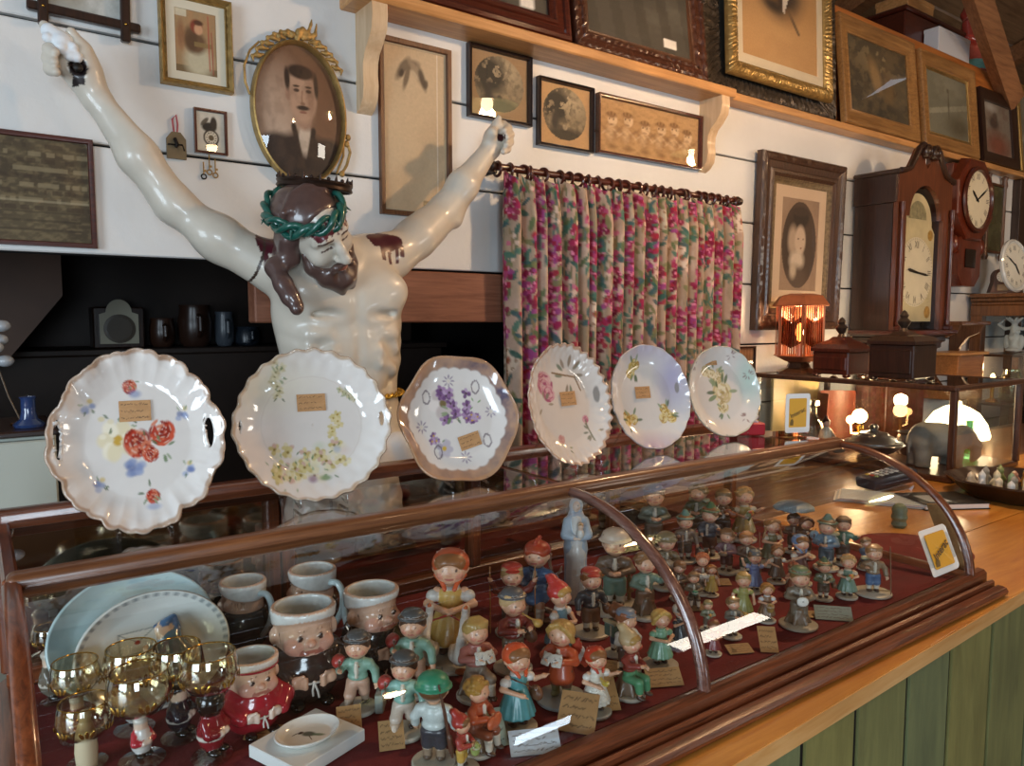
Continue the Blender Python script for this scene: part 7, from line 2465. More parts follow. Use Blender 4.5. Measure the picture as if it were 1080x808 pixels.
# == paper tags lying in the case
def tags():
 L = [((369, 766), .020, .026, -5, '#a98356', 'kraft price tag below the boy with the grey suitcase'), ((414, 783), .020, .026, -8, '#a98356', 'kraft price tag before the nearest suitcase boy'),
   ((291, 780), .052, .016, 24, '#b08a58', 'long kraft label lying between the red jar and the card box'), ((545, 742), .018, .036, 8, '#a98356', 'kraft tag leaning behind the teal skirt girl'),
   ((606, 765), .032, .038, 20, '#a98356', 'large kraft tag in front of the winged angel'), ((641, 742), .024, .034, -28, '#b08a58', 'kraft tag held against the white apron girl'),
   ((703, 716), .034, .020, -35, '#a98356', 'long kraft tag lying past the green trousers'), ((640, 705), .018, .018, 10, '#a07c50', 'small kraft tag in the shade behind the kerchief girl'),
   ((518, 790), .030, .034, -28, '#a9b8a6', 'pale greenish tag propped before the gingerbread heart'), ((566, 788), .040, .022, -20, '#b9c6d0', 'bluish white card at the very front edge of the case'),
   ((783, 690), .026, .016, -45, '#a98356', 'kraft tag below the bright reflection'), ((812, 680), .018, .032, -20, '#a98356', 'kraft tag standing at the front left of the clock boy'),
   ((852, 652), .022, .014, -25, '#b08a58', 'orange-lit kraft tag at the foot of the clock boy'), ((880, 646), .040, .020, -20, '#7d8478', 'grey-green tag lying in front of the far bay'),
   ((930, 629), .024, .014, -18, '#8a7a58', 'kraft tag at the foot of the last boy with the pack'), ((763, 618), .022, .016, -30, '#9a7448', 'kraft tag by the tiny yellow skirt girl'),
   ((738, 645), .026, .014, -10, '#8a6a44', 'brown tag lying behind the posy child'), ((607, 692), .016, .026, -10, '#8a6a44', 'brown tag behind the pointed hood girl'),
   ((640, 602), .016, .022, -15, '#b07a48', 'tan tag hanging beside the cream-hatted child'), ((845, 640), .016, .012, -40, '#a87c44', 'small tan tag between the rust hood and the clock boy')]
 for (px, w, hh, ang, col, lab) in L:
  w, hh = w * .78, hh * .70
  P = ZP(px[0], px[1] + (9 if hh > .012 and px[1] < 790 else 0), CF)
  az = YAW + atan((px[0] - 540) / F_PX)
  tilt = radians(52)
  t = thing('paper_tag', lab, 'tag', P + np.array([0, 0, .001]), rot=(Matrix.Rotation(-az + radians(-ang) * .6, 3, 'Z') @ Matrix.Rotation(-tilt if hh > .0125 else -radians(75), 3, 'X')).to_euler(), group='paper price tags in the display case')
  MB().box((-w, -.0004, 0), (w, .0004, 2 * hh)).build('card', plain('card_' + col[1:], col, rough=.8, noise=.12, nscale=90), t)
  u, v, V, F = grid(-w, w, 0, 2 * hh, 36, 36, -.0009)
  c = Canvas(u, v, col)
  c.noise(5, '#8a683e' if col[1] in 'ab0' else '#8a8a80', .25, 3)
  write_lines(c, random.Random(lab), 4)
  link_mesh('writing', V, F, M_PRINT, t, col=c.c)
tags()
# == lettering helper
def text_2d(s, size=1.0, shear=0.0, bold=0.0):
 cu = bpy.data.curves.new('lettering', 'FONT')
 cu.body = s
 cu.size = size
 cu.shear = shear
 cu.offset = bold
 cu.align_x = 'CENTER'
 cu.align_y = 'CENTER'
 cu.resolution_u = 3
 o = bpy.data.objects.new('lettering', cu)
 COL.objects.link(o)
 bpy.context.view_layer.update()
 dg = bpy.context.evaluated_depsgraph_get()
 me = o.evaluated_get(dg).to_mesh()
 V = [(v.co.x, v.co.y) for v in me.vertices]
 F = [tuple(p.vertices) for p in me.polygons]
 o.evaluated_get(dg).to_mesh_clear()
 bpy.data.objects.remove(o)
 bpy.data.curves.remove(cu)
 return V, F
def rounded(w, h, r, n=6):
 P = []
 for cx, cy, a0 in ((w - r, h - r, 0), (-w + r, h - r, pi / 2), (-w + r, -h + r, pi), (w - r, -h + r, 1.5 * pi)):
  for i in range(n + 1):
   a = a0 + (pi / 2) * i / n
   P.append((cx + r * cos(a), cy + r * sin(a)))
 return P
M_YEL = plain('sign_yellow', '#e2a62c', rough=.35)
M_SIGNWHITE = plain('sign_white', '#efece6', rough=.35)
M_SIGNBLACK = plain('sign_black', '#2a2116', rough=.4)
def debit_sign_parts(t, w, h, place):
 """white card, yellow panel, slanted word and the small hand mark; place maps card x,y and lift to the thing's space"""
 def flat(name, poly, lift, mat, faces=None):
  V = [place(x, y, lift) for x, y in poly]
  return MB().add(V, faces or [list(range(len(poly)))]).build(name, mat, t, smooth=False)
 flat('card', rounded(w, h, w * .18), .0002, M_SIGNWHITE)
 flat('yellow_panel', [(x, y + h * .02) for x, y in rounded(w * .72, h * .74, w * .08)], .0006, M_YEL)
 V, F = text_2d('Interac', w * .46, bold=.006 * w)
 a = radians(24)
 V = [(x * cos(a) - y * sin(a), x * sin(a) + y * cos(a) + h * .02) for x, y in V]
 flat('lettering', V, .0010, M_SIGNBLACK, F)
 flat('hand_mark', [(-w * .62, -h * .62), (-w * .35, -h * .62), (-w * .33, -h * .40), (-w * .42, -h * .28), (-w * .56, -h * .32), (-w * .62, -h * .45)], .0010, plain('hand_brown', '#7a5a1e', rough=.4))
def signs():
 P = ZP(840, 458, CASE_TOP + .006)
 t = thing('debit_sign', 'small standing white and yellow payment card sign on the top rail of the case', 'sign', P, rotz=radians(-22))
 w, h = .033, .047
 debit_sign_parts(t, w, h, lambda x, y, l: (x, -.002 - l, .004 + h + y))
 MB().box((-w, -.002, .003), (w, .0, .003 + 2 * h)).build('backing', M_CLEAR, t)
 MB().box((-w, -.002, 0), (w, .045, .002)).build('foot', M_CLEAR, t)
 t = thing('payment_sticker', 'white and yellow payment sticker on the curved glass beside the far end stile', 'sign', (0, 0, 0))
 xa, xb = 1.475, 1.585
 a0, a1 = 1.06, 1.42
 def on_glass(x, y, l):
  u = (x / .5 + 1) / 2
  v = (y / .5 + 1) / 2
  X = xa + (xb - xa) * u
  a = a1 + (a0 - a1) * v
  ry, rz = (YF - 0.010 - YB), (CASE_TOP - 0.010 - 0.978)
  n = np.array([-sin(a) / ry, cos(a) / rz]); n /= np.linalg.norm(n)
  return (X, YF - .010 - ry * sin(a) + n[0] * (.0018 + l), .978 + rz * cos(a) + n[1] * (.0018 + l))
 debit_sign_parts(t, .5, .5, on_glass)
 t = thing('leaning_card', 'narrow tan cardboard strip leaning on the far end stile of the case', 'cardboard', (X_END + .06, -1.28, CT + .001))
 Mx = Matrix.Rotation(radians(-7), 4, 'Y')
 MB().prism([(-.055, 0), (-.005, 0), (.052, .160), (.012, .168)], -.002, .002, axis='x', M=Mx).build('card', M_PAPERTAG, t)
 MB().prism([(-.050, .002), (-.012, .002), (.044, .150), (.012, .158)], .0024, .0034, axis='x', M=Mx).build('paper_sheet', M_PAPER, t)
signs()
# == glass box on the far counter and what is in it
BX0, BX1, BY0, BY1, BZ = 2.69, 3.22, -.83, -.03, 1.285
def glass_box():
 t = thing('glass_box', 'dark wood framed glass box on the far counter holding an elephant and pewter', 'display box', (0, 0, CT))
 W = wood('box_frame', '#2a180f', '#5a3826', 'Z', rough=.35, scale=8, coat=.3)
 h = BZ - CT
 MB().box((BX0 - .008, BY0 - .008, 0.001), (BX1 + .008, BY1, .022), bev=.004).build('base', W, t)
 p = .011
 for x in (BX0, BX1):
  for y in (BY0, BY1 - .012):
   MB().box((x - p, y - p, .02), (x + p, y + p, h - .014), bev=.003).build('post', W, t)
 for x in (BX0, BX1):
  MB().box((x - p - .004, BY0 - p, h - .018), (x + p + .004, BY1, h), bev=.004).build('top_rail', W, t)
 for y in (BY0, BY1 - .012):
  MB().box((BX0, y - p - .004, h - .018), (BX1, y + p + .004, h - .0005), bev=.004).build('top_rail', W, t)
 for x in (BX0, BX1):
  MB().box((x - .0015, BY0, .022), (x + .0015, BY1, h - .018)).build('side_glass', M_GLASS, t)
 for y in (BY0, BY1 - .012):
  MB().box((BX0, y - .0015, .022), (BX1, y + .0015, h - .018)).build('end_glass', M_GLASS, t)
 MB().box((BX0, BY0, h - .005), (BX1, BY1, h - .002)).build('top_glass', M_GLASS, t)
 fl = CT + .0225
 t = thing('yellow_panel', 'pale yellow panel standing at the back end inside the glass box', 'panel', (2.93, -.07, fl))
 MB().box((-.17, -.006, 0), (.17, .006, .29), bev=.002).build('panel', plain('pale_yellow', '#cdb87e', rough=.35, noise=.08, nscale=10), t)
 t = thing('glass_decanter', 'cut glass decanter with a square stopper inside the glass box', 'decanter', (2.88, -.19, fl))
 cut = lambda a, z: 1 + .05 * abs(sin(6 * a)) * (z < .12)
 MB().lathe([(.040, 0), (.046, .01), (.050, .06), (.046, .095), (.026, .125), (.015, .14), (.014, .165), (.018, .17), (.015, .17), (.011, .14), (.022, .122), (.040, .09), (.044, .05), (.036, .012), (0, .012)], 36, rfun=cut).build('bottle', thin_glass('cut_glass', (.95, .95, .92), 1.5, gain=2.2), t, ang=25)
 MB().box((-.018, -.018, .171), (.018, .018, .20), bev=.004).build('stopper', thin_glass('stopper_glass', (.6, .58, .5), 1.5, gain=2.0), t)
 t = thing('seated_figurine', 'small white dressed figurine with dark hair sitting inside the glass box', 'figurine', (2.80, -.30, fl + .005), rotz=radians(-40))
 c = Clay()
 c.ell((0, 0, .03), (.03, .028, .032), k=.01, c='#ddd6c6'); c.chain([(0, 0, .04), (0, 0, .085)], [.022, .016], k=.01, c='#ddd6c6')
 c.chain([(0, 0, .025), (.03, -.04, .016), (.045, -.06, .012)], [.02, .016, .010], k=.01, c='#ddd6c6')
 for sx in (-1, 1):
  c.chain([(sx * .016, 0, .08), (sx * .028, -.014, .055), (sx * .012, -.028, .045)], [.009, .008, .006], k=.005, c='#d9b89c')
 c.ell((0, 0, .112), (.015, .015, .018), k=.004, c='#d9b89c')
 c.build('body', M_FIG, t, .0022)
 hc = Clay(); hc.ell((0, .003, .117), (.0165, .016, .017), k=.002); hc.ell((0, -.016, .106), (.012, .010, .013), k=.003, op='-'); hc.ell((0, .006, .137), .008, k=.004)
 hc.build('hair', M_FIG, t, .0018, tint='#2c1d16')
 pew = plain('pewter', '#8b8c90', rough=.28, metal=.9, noise=.15, nscale=20)
 t = thing('pewter_tureen', 'wide lidded pewter dish in the middle of the glass box', 'dish', (2.825, -.485, fl))
 MB().lathe([(.055, 0), (.060, .006), (.045, .014), (.075, .03), (.105, .052), (.112, .058), (.108, .062), (.09, .056), (0, .03)], 44).build('bowl', pew, t)
 MB().lathe([(.106, .0625), (.105, .067), (.085, .075), (.078, .083), (.055, .092), (.05, .10), (.02, .106), (.012, .112), (.018, .122), (.012, .132), (0, .134)], 44).build('lid', pew, t)
 t = thing('pewter_pot', 'small pewter pot behind the grey elephant in the glass box', 'pot', (3.03, -.52, fl))
 MB().lathe([(.035, 0), (.045, .02), (.048, .06), (.04, .08), (.044, .09), (.041, .09), (.036, .08), (.043, .06), (.04, .02), (0, .01)], 32).build('pot', pew, t)
 t = thing('stone_elephant', 'large grey carved elephant standing at the near corner of the glass box', 'elephant', (2.865, -.70, fl), rotz=radians(-34), scale=.84)
 e = Clay()
 e.ell((.005, 0, .115), (.105, .062, .075), k=.02)
 e.ell((-.06, 0, .12), (.06, .06, .07), k=.03)
 e.ell((.115, 0, .125), (.05, .048, .055), k=.02)
 for x, y in ((-.075, -.032), (-.075, .032), (.065, -.032), (.065, .032)):
  e.chain([(x, y, .10), (x * 1.02, y, .05), (x * 1.02, y, .012)], [.036, .028, .030], k=.02)
  e.ell((x * 1.02, y, .009), (.031, .030, .012), k=.006)
 e.chain([(.15, 0, .12), (.175, 0, .09), (.178, 0, .05), (.165, 0, .025)], [.028, .022, .016, .012], k=.02)
 for s in (-1, 1):
  e.ell((.095, s * .050, .125), (.034, .010, .045), k=.01, rot=(0, .2, s * .3))
  e.chain([(.150, s * .022, .10), (.18, s * .026, .085)], [.007, .004], k=.006)
 e.chain([(-.115, 0, .14), (-.125, 0, .10), (-.122, 0, .06)], [.008, .006, .006], k=.01)
 e.box((0, 0, -.02), (.2, .2, .02), k=.002, op='-')
 e.build('body', plain('grey_stone', '#96938b', rough=.6, noise=.15, nscale=25), t, .0042)
 t = thing('globe_bulb_lamp', 'small lamp with a glowing bare globe bulb inside the glass box', 'lamp', (3.05, -.30, fl + .0))
 MB().lathe([(.045, 0), (.045, .008), (.02, .015), (.012, .03), (.012, .07), (.018, .075), (.016, .09), (0, .09)], 24).build('base', M_BRASS, t)
 MB().ball((0, 0, .128), .030, 18, 12).build('bulb', emit('globe_bulb', '#ffc982', 26), t)
 point('globe_light', (3.05, -.30, fl + .175), 3.2, WARM, .03)
 MB().ball((-.07, .0, .118), .018, 14, 10).tube([(-.07, 0, .1), (-.06, 0, .06), (-.012, 0, .055)], .004, 6).build('side_bulb', emit('side_bulb', '#ffb870', 14), t)
 t = thing('brown_shade', 'reddish brown leather-like lamp screen standing behind the globe bulb', 'lamp screen', (3.085, -.212, fl))
 MB().lathe([(.10, 0), (.115, .06), (.12, .13), (.112, .22), (.105, .22), (.113, .13), (.108, .06), (.094, 0)], 30, a0=0.15, a1=pi - .15).build('screen', plain('brown_leather', '#6b3420', rough=.4, noise=.25, nscale=12), t)
 t = thing('green_bottle', 'green glass bottle at the far inner corner of the glass box', 'bottle', (3.13, -.70, fl))
 MB().lathe([(.03, 0), (.036, .02), (.034, .07), (.014, .10), (.012, .14), (.016, .145), (.01, .145), (.009, .10), (.03, .065), (.032, .02), (0, .008)], 28).build('bottle', thin_glass('green_glass', (.35, .62, .45), 1.5, gain=2), t)
glass_box()
def box_top():
 P = np.array([2.80, -.165, BZ])
 t = thing('slatted_lantern', 'lit copper-coloured lantern with slotted six-sided shade on the glass box', 'lantern', P, rotz=radians(12), scale=.86)
 cop = plain('copper_slats', '#a8623f', rough=.4, metal=.4, noise=.15, nscale=30)
 hx = lambda r, z, o=pi / 6: [(r * cos(o + k * pi / 3), r * sin(o + k * pi / 3), z) for k in range(6)]
 def hexlathe(mb, prof):
  V = []
  for r, z in prof:
   V += hx(r, z)
  F = [(j * 6 + i, j * 6 + (i + 1) % 6, j * 6 + 6 + (i + 1) % 6, j * 6 + 6 + i) for j in range(len(prof) - 1) for i in range(6)]
  F += [list(range(6))[::-1], [len(V) - 6 + i for i in range(6)]]
  return mb.add(V, F)
 hexlathe(MB(), [(.11, 0), (.11, .008), (.06, .03), (.05, .05), (.06, .06)]).build('foot', M_WALNUT, t, smooth=False)
 hexlathe(MB(), [(.07, .06), (.125, .085), (.125, .09), (.065, .066)]).build('lower_collar', cop, t, smooth=False)
 hexlathe(MB(), [(.135, .325), (.14, .33), (.105, .375), (.06, .385), (.05, .38), (.10, .368)]).build('roof', cop, t, smooth=False)
 for k in range(6):
  a0, a1 = pi / 6 + k * pi / 3, pi / 6 + (k + 1) * pi / 3
  A, B = Vector((.118 * cos(a0), .118 * sin(a0), 0)), Vector((.118 * cos(a1), .118 * sin(a1), 0))
  d = (B - A); L = d.length; d.normalize()
  nrm = Vector((d.y, -d.x, 0))
  Mx = Matrix(((d.x, -nrm.x, 0, A.x), (d.y, -nrm.y, 0, A.y), (0, 0, 1, 0), (0, 0, 0, 1)))
  m = MB()
  m.box((.002, -.0015, .088), (.012, .0015, .326), M=Mx); m.box((L - .012, -.0015, .088), (L - .002, .0015, .326), M=Mx)
  n = 8
  for i in range(n):
   x = .018 + (L - .036) * (i + .5) / n
   u = abs((i + .5) / n - .5) * 2
   zt, zb = .262 + .035 * u, .15 - .0 + .035 * u - .02
   m.box((x - .0022, -.001, .09), (x + .0022, .001, .326), M=Mx)
  m.build('slatted_panel', cop, t, smooth=False)
  MB().prism([(.012, .150), (L / 2, .125), (L - .012, .150), (L - .012, .275), (L / 2, .245), (.012, .275)], -.001, .001, axis='y', M=Mx).build('amber_pane', thin_glass('smoked_amber', (.34, .2, .13), 1.5), t, smooth=False)
 MB().ball((0, 0, .20), (.018, .018, .045), 16, 12).build('bulb', emit('candle_bulb', '#ffd49a', 40), t)
 MB().lathe([(.012, .06), (.012, .155), (0, .156)], 12).build('candle_tube', M_PAPER, t)
 point('lantern_light', tuple(P + [0, 0, .24]), 2.6, WARM, .02)
 def casket(P, w, d, h, rz, mat, label, lid):
  t = thing('casket', label, 'casket', P, rotz=rz, group='dark caskets on the glass box')
  MB().box((-w, -d, .012), (w, d, h), bev=.004).build('body', mat, t)
  for sx in (-1, 1):
   for sy in (-1, 1):
    MB().ball((sx * w * .85, sy * d * .85, .008), (.016, .016, .009), 10, 6).build('foot', mat, t)
  m = MB()
  V = []
  for s, z in ((1.08, h), (1.08, h + .012), (.85, h + .03), (.45, h + lid), (.30, h + lid + .012)):
   V += [(-w * s, -d * s, z), (w * s, -d * s, z), (w * s, d * s, z), (-w * s, d * s, z)]
  F = [(j * 4 + i, j * 4 + (i + 1) % 4, j * 4 + 4 + (i + 1) % 4, j * 4 + 4 + i) for j in range(4) for i in range(4)] + [(3, 2, 1, 0), (16, 17, 18, 19)]
  m.add(V, F).build('lid', mat, t, smooth=False)
  z = h + lid + .012
  MB().lathe([(.016, z), (.010, z + .012), (.020, z + .025), (.024, z + .036), (.012, z + .048), (.016, z + .058), (.008, z + .072), (0, z + .078)], 16).build('finial', plain('dull_bronze', '#4a4038', rough=.35, metal=.7), t)
  for sx in (-1, 1):
   MB().box((sx * w - .004, -d * .9, .03), (sx * w + .004, d * .9, h - .02), bev=.003).build('side_panel', mat, t)
  return t
 casket(np.array([2.785, -.36, BZ]), .075, .075, .10, radians(0), M_MAHOG, 'smaller dark wooden casket with finial, between the lantern and the larger casket', .045)
 casket(np.array([2.79, -.60, BZ]), .085, .082, .135, radians(0), M_DARKWOOD, 'larger black-brown casket with bronze finial at the near end of the glass box', .035)
box_top()
def near_box():
 t = thing('paper_sheaf', 'sheaf of white printed papers lying on the counter beyond the case end', 'papers', ZP(928, 528, CT), rotz=radians(-62))
 for i in range(4):
  MB().box((-.13 + .006 * i, -.07 - .003 * i, .0008 + .0035 * i), (.13 + .004 * i, .07, .0035 + .0035 * i), bev=.0008).build('sheet_bundle', M_PAPER if i % 2 == 0 else plain('blue_grey_paper', '#b7c2cc', rough=.6), t)
 t = thing('notebook', 'black-covered notebook with white page edges under the card terminal', 'notebook', ZP(992, 531, CT + .001) + np.array([0, 0, .0]), rotz=radians(-30))
 MB().box((-.10, -.075, .002), (.10, .072, .016), bev=.001).build('pages', M_PAPER, t)
 MB().box((-.103, -.078, .0), (.103, .075, .002), bev=.0008).build('cover', plain('black_cover', '#191a1c', rough=.4), t)
 MB().box((-.103, -.078, .016), (.103, .075, .018), bev=.0008).build('cover', plain('black_cover', '#191a1c', rough=.4), t)
 MB().box((-.07, -.05, .0182), (.0, .03, .019)).build('cover_label', plain('grey_label', '#a9b0b8', rough=.5), t)
 P = ZP(958, 512, CT + .02) + np.array([-.02, .06, 0])
 P[2] = CT + .0195
 t = thing('card_terminal', 'dark blue card payment terminal with pale keys, in front of the glass box', 'card terminal', P, rot=(Matrix.Rotation(radians(-105), 3, 'Z') @ Matrix.Rotation(radians(8), 3, 'X')).to_euler())
 dk = plain('terminal_blue', '#1d2638', rough=.35)
 MB().box((-.042, -.095, .0), (.042, .095, .038), bev=.010, seg=2).build('body', dk, t)
 MB().box((-.030, .035, .038), (.030, .080, .041), bev=.002).build('screen', plain('lcd', '#5a7088', rough=.2), t)
 cols = ['#b9c4d2'] * 12 + ['#c9b04a', '#b8402f', '#5f8a5a']
 for i in range(15):
  r, c = divmod(i, 3)
  MB().box((-.026 + c * .019, .016 - r * .021, .038), (-.012 + c * .019, .029 - r * .021, .042), bev=.002).build('key', plain('key_' + cols[i][1:], cols[i], rough=.4), t)
 tx, ty = 2.66, -1.045
 t = thing('wooden_tray', 'dark carved wooden tray of tiny ornaments at the counter edge of the picture', 'tray', (tx, ty, CT + .001), rotz=radians(-25))
 sc = lambda a, z: 1 + .04 * cos(8 * a)
 m = MB().lathe([(.135, 0), (.15, .01), (.19, .05), (.20, .056), (.192, .06), (.175, .05), (.14, .018), (0, .014)], 48, rfun=sc)
 m.build('tray', M_DARKWOOD_X, t)
 g = random.Random(9)
 names = [('white', '#d8dcdc'), ('cream', '#d9cfae'), ('pale green', '#8fae8a'), ('amber', '#b98a3c'), ('honey', '#c9a566'), ('ivory', '#e0d6c0'), ('grey', '#9a9a94'), ('moss', '#7d8a54'), ('rose', '#b98a7c'), ('tan', '#a8865c')]
 k = 0
 for row in range(4):
  for i in range(5):
   a = radians(-25)
   lx, ly = -.11 + i * .055 + .01 * (row % 2), -.085 + row * .055
   if math.hypot(lx, ly) > .145:
    continue
   nm, col = names[k % len(names)]
   x, y = tx + lx * cos(a) - ly * sin(a), ty + lx * sin(a) + ly * cos(a)
   o = thing('tiny_ornament', '%s little pointed ornament standing in row %s of the dark wooden tray' % (nm, ('one', 'two', 'three', 'four')[row]), 'ornament', (x, y, CT + .0185), rotz=g.uniform(0, 6), group='tiny ornaments in the wooden tray')
   h = g.uniform(.045, .075)
   c = Clay()
   c.chain([(0, 0, .010), (0, 0, h * .55)], [.014, .010], k=.006)
   c.ell((0, 0, h * .72), (.011, .011, .013), k=.004)
   c.chain([(0, 0, h * .8), (0, 0, h)], [.007, .002], k=.004)
   for s in (-1, 1):
    c.chain([(s * .010, 0, h * .5), (s * .016, -.006, h * .32)], [.005, .004], k=.004)
   c.box((0, 0, -.01), (.05, .05, .0105), k=.002, op='-')
   c.build('body', M_FIGGLOSS, o, .0024, tint=col)
   MB().lathe([(.0135, 0), (.0135, .004), (0, .005)], 14).build('foot', plain('orn_foot', '#6a5438', rough=.5), o)
   k += 1
 P = ZP(805, 462, CASE_TOP + .002)
 t = thing('red_box', 'small red box with a white bow on the case top, beside the last plate', 'box', P + np.array([.02, .06, 0]), rotz=radians(-30))
 MB().box((-.035, -.025, 0), (.035, .025, .03), bev=.003).build('box', plain('red_card', '#b01c2c', rough=.4), t)
 c = Clay()
 for s in (-1, 1):
  c.ell((s * .014, 0, .038), (.015, .008, .008), k=.003, rot=(0, s * -.5, 0)); c.chain([(0, 0, .034), (s * .02, -.012, .031)], [.004, .003], k=.002)
 c.ell((0, 0, .036), .006, k=.002)
 c.build('bow', plain('white_ribbon', '#dcd8dc', rough=.4), t, .0016)
 P = ZP(948, 556, CT)
 t = thing('green_pot', 'little ribbed green pot on the counter, seen through the case end', 'pot', P)
 MB().lathe([(.014, 0), (.02, .008), (.017, .018), (.021, .028), (.018, .038), (.02, .048), (.016, .058), (.010, .064), (0, .066)], 24).build('pot', plain('celadon', '#66735c', rough=.4), t)
 P = ZP(925, 585, CT) + np.array([.12, .05, 0])
 t = thing('maroon_mat', 'round maroon cloth mat on the counter beyond the case end', 'mat', (1.84, -1.12, CT + .0005))
 MB().lathe([(.13, 0), (.131, .003), (.12, .005), (0, .005)], 48).build('cloth', M_VELVET, t)
near_box()
def roman_dial(t, c0, r, y, ring='#2a241c', hands=(9, 45), half=False, nm='dial', face='#dfd8bf'):
 m = MB()
 n = 48
 V = [(c0[0], y, c0[1])] + [(c0[0] + r * cos(a), y, c0[1] + r * sin(a)) for a in np.linspace(0, 2 * pi, n, endpoint=False)]
 m.add(V, [(0, 1 + (i + 1) % n, 1 + i) for i in range(n)])
 d = m.build(nm, plain('dial_' + face[1:], face, rough=.35, noise=.06, nscale=14), t, smooth=False)
 nums = MB()
 for i, s in enumerate(['XII', 'I', 'II', 'III', 'IIII', 'V', 'VI', 'VII', 'VIII', 'IX', 'X', 'XI']):
  a = pi / 2 - i * pi / 6
  V, F = text_2d(s, r * .26)
  b = a - pi / 2
  W = []
  for x, z in V:
   x2, z2 = x * .8, z * 1.15
   W.append((c0[0] + r * .78 * cos(a) + x2 * cos(b) - z2 * sin(b), y - .0006, c0[1] + r * .78 * sin(a) + x2 * sin(b) + z2 * cos(b)))
  nums.add(W, F)
 for i in range(60):
  a = i * pi / 30
  nums.add([(c0[0] + q * cos(a + o), y - .0006, c0[1] + q * sin(a + o)) for q, o in ((r * .93, -.008), (r * .97, -.008), (r * .97, .008), (r * .93, .008))], [(0, 1, 2, 3)])
 nums.build('numerals', plain('numeral_black', ring, rough=.5), t, smooth=False)['kind'] = 'stuff'
 for ln, w, mn in ((.5, .03, hands[0] * 30 + hands[1] * .5), (.74, .022, hands[1] * 6)):
  a = pi / 2 - radians(mn)
  dx, dz = cos(a), sin(a)
  MB().prism([(c0[0] - dz * w * r - dx * .1 * r, c0[1] + dx * w * r - dz * .1 * r), (c0[0] + dz * w * r - dx * .1 * r, c0[1] - dx * w * r - dz * .1 * r), (c0[0] + dx * ln * r * .75 + dz * w * 1.6 * r, c0[1] + dz * ln * r * .75 - dx * w * 1.6 * r), (c0[0] + dx * ln * r, c0[1] + dz * ln * r), (c0[0] + dx * ln * r * .75 - dz * w * 1.6 * r, c0[1] + dz * ln * r * .75 + dx * w * 1.6 * r)], y - .004, y - .0025, axis='y').build('hand', M_BLACKIRON, t, smooth=False)
def clocks():
 X0, X1, YFc = 3.42, 3.93, -.225
 xc = (X0 + X1) / 2
 t = thing('longcase_clock', 'tall dark longcase clock with swan-neck hood and painted arched dial', 'clock', (xc, 0, 0))
 MF = wood('clock_front', '#3a1d12', '#6e3c24', 'Z', rough=.3, scale=8, coat=.4)
 w = (X1 - X0) / 2
 MB().box((-w * .92, -.20, 0.0), (w * .92, -.03, .40), bev=.004).build('plinth', M_DARKWOOD, t)
 MB().box((-w * .72, -.18, .40), (w * .72, -.03, 1.34), bev=.004).build('trunk', MF, t)
 for i, (s, z) in enumerate(((.78, 1.34), (.86, 1.37), (.95, 1.40), (1.02, 1.43))):
  MB().box((-w * s, -.225 - .01 * i, z), (w * s, -.026, z + .03), bev=.006).build('throat_moulding', M_DARKWOOD_X, t)
 z0, z1 = 1.46, 2.04
 MB().box((-w, -.21, z0), (-w + .02, -.026, z1), bev=.002).build('hood_side', M_DARKWOOD, t)
 MB().box((w - .02, -.21, z0), (w, -.026, z1), bev=.002).build('hood_side', M_DARKWOOD, t)
 MB().box((-w + .021, -.06, z0), (w - .021, -.028, z1 + .125)).build('back_board', M_DARKWOOD, t)
 for sx in (-1, 1):
  MB().box((sx * w - .012, -.228, z1), (sx * w + .012, -.026, z1 + .125), bev=.002).build('cornice_side', M_DARKWOOD, t)
  MB().box((sx * w - .022, -.245, z1 + .125), (sx * w + .022, -.026, z1 + .145), bev=.005).build('cornice', M_DARKWOOD, t)
 dw, zc = .178, 1.985
 out = [(-w, z0), (-dw, z0), (-dw, zc - .02)] + [(-dw * cos(a) if False else -.150 * cos(a), zc + .150 * sin(a)) for a in np.linspace(.1, pi - .1, 18)] + [(dw, zc - .02), (dw, z0), (w, z0)]
 zt = z1 + .14
 neck = [(w, zt), (w * .86, zt + .004), (w * .66, zt + .02), (w * .50, zt + .07), (w * .38, zt + .115), (w * .24, zt + .135), (w * .10, zt + .125), (w * .10, zt + .06), (0, zt + .03)]
 poly_top = neck + [(-x, z) for x, z in neck[-2::-1]]
 for sx in (-1, 1):
  arch = [(sx * .150 * cos(a), zc + .150 * sin(a)) for a in np.linspace(.0, pi / 2, 12)]
  P_ = [(sx * w, z0), (sx * w, zt)] + [(sx * x, z) for x, z in neck[1:]] + arch[::-1] + [(sx * dw, zc - .0), (sx * dw, z0)]
  MB().prism(P_, -.235, -.214, axis='y').build('hood_front', MF, t, smooth=False)
 for sx in (-1, 1):
  pts = [(sx * x, -.24, z) for x, z in neck[:7]]
  MB().tube(pts, [.012, .012, .013, .014, .015, .015, .014], 10).build('swan_neck', M_DARKWOOD_X, t)
  Mx = Matrix.Translation((sx * w * .15, -.25, zt + .105)) @ Matrix.Rotation(pi / 2, 4, 'X')
  MB().lathe([(.030, -.02), (.034, 0), (.030, .01), (.022, .012), (.018, .006), (.010, .014), (0, .016)], 20, M=Mx).build('rosette', M_DARKWOOD, t)
  for prof in ([(.016, z0 + .02), (.022, z0 + .03), (.016, z0 + .05), (.015, z0 + .30), (.013, z1 - .10), (.018, z1 - .09), (.013, z1 - .075), (.021, z1 - .03), (.021, z1)],):
   MB().lathe(prof, 16, M=Matrix.Translation((sx * (w - .016), -.247, 0)) @ Matrix.Diagonal((.62, .62, 1, 1))).build('column', M_MAHOG, t)
  MB().box((sx * (w - .016) - .018, -.268, z0), (sx * (w - .016) + .018, -.235, z0 + .02), bev=.003).build('column_foot', M_MAHOG, t)
 MB().box((-w - .02, -.285, z0 - .02), (w + .02, -.026, z0), bev=.005).build('hood_base', M_MAHOG_X, t)
 yd = -.198
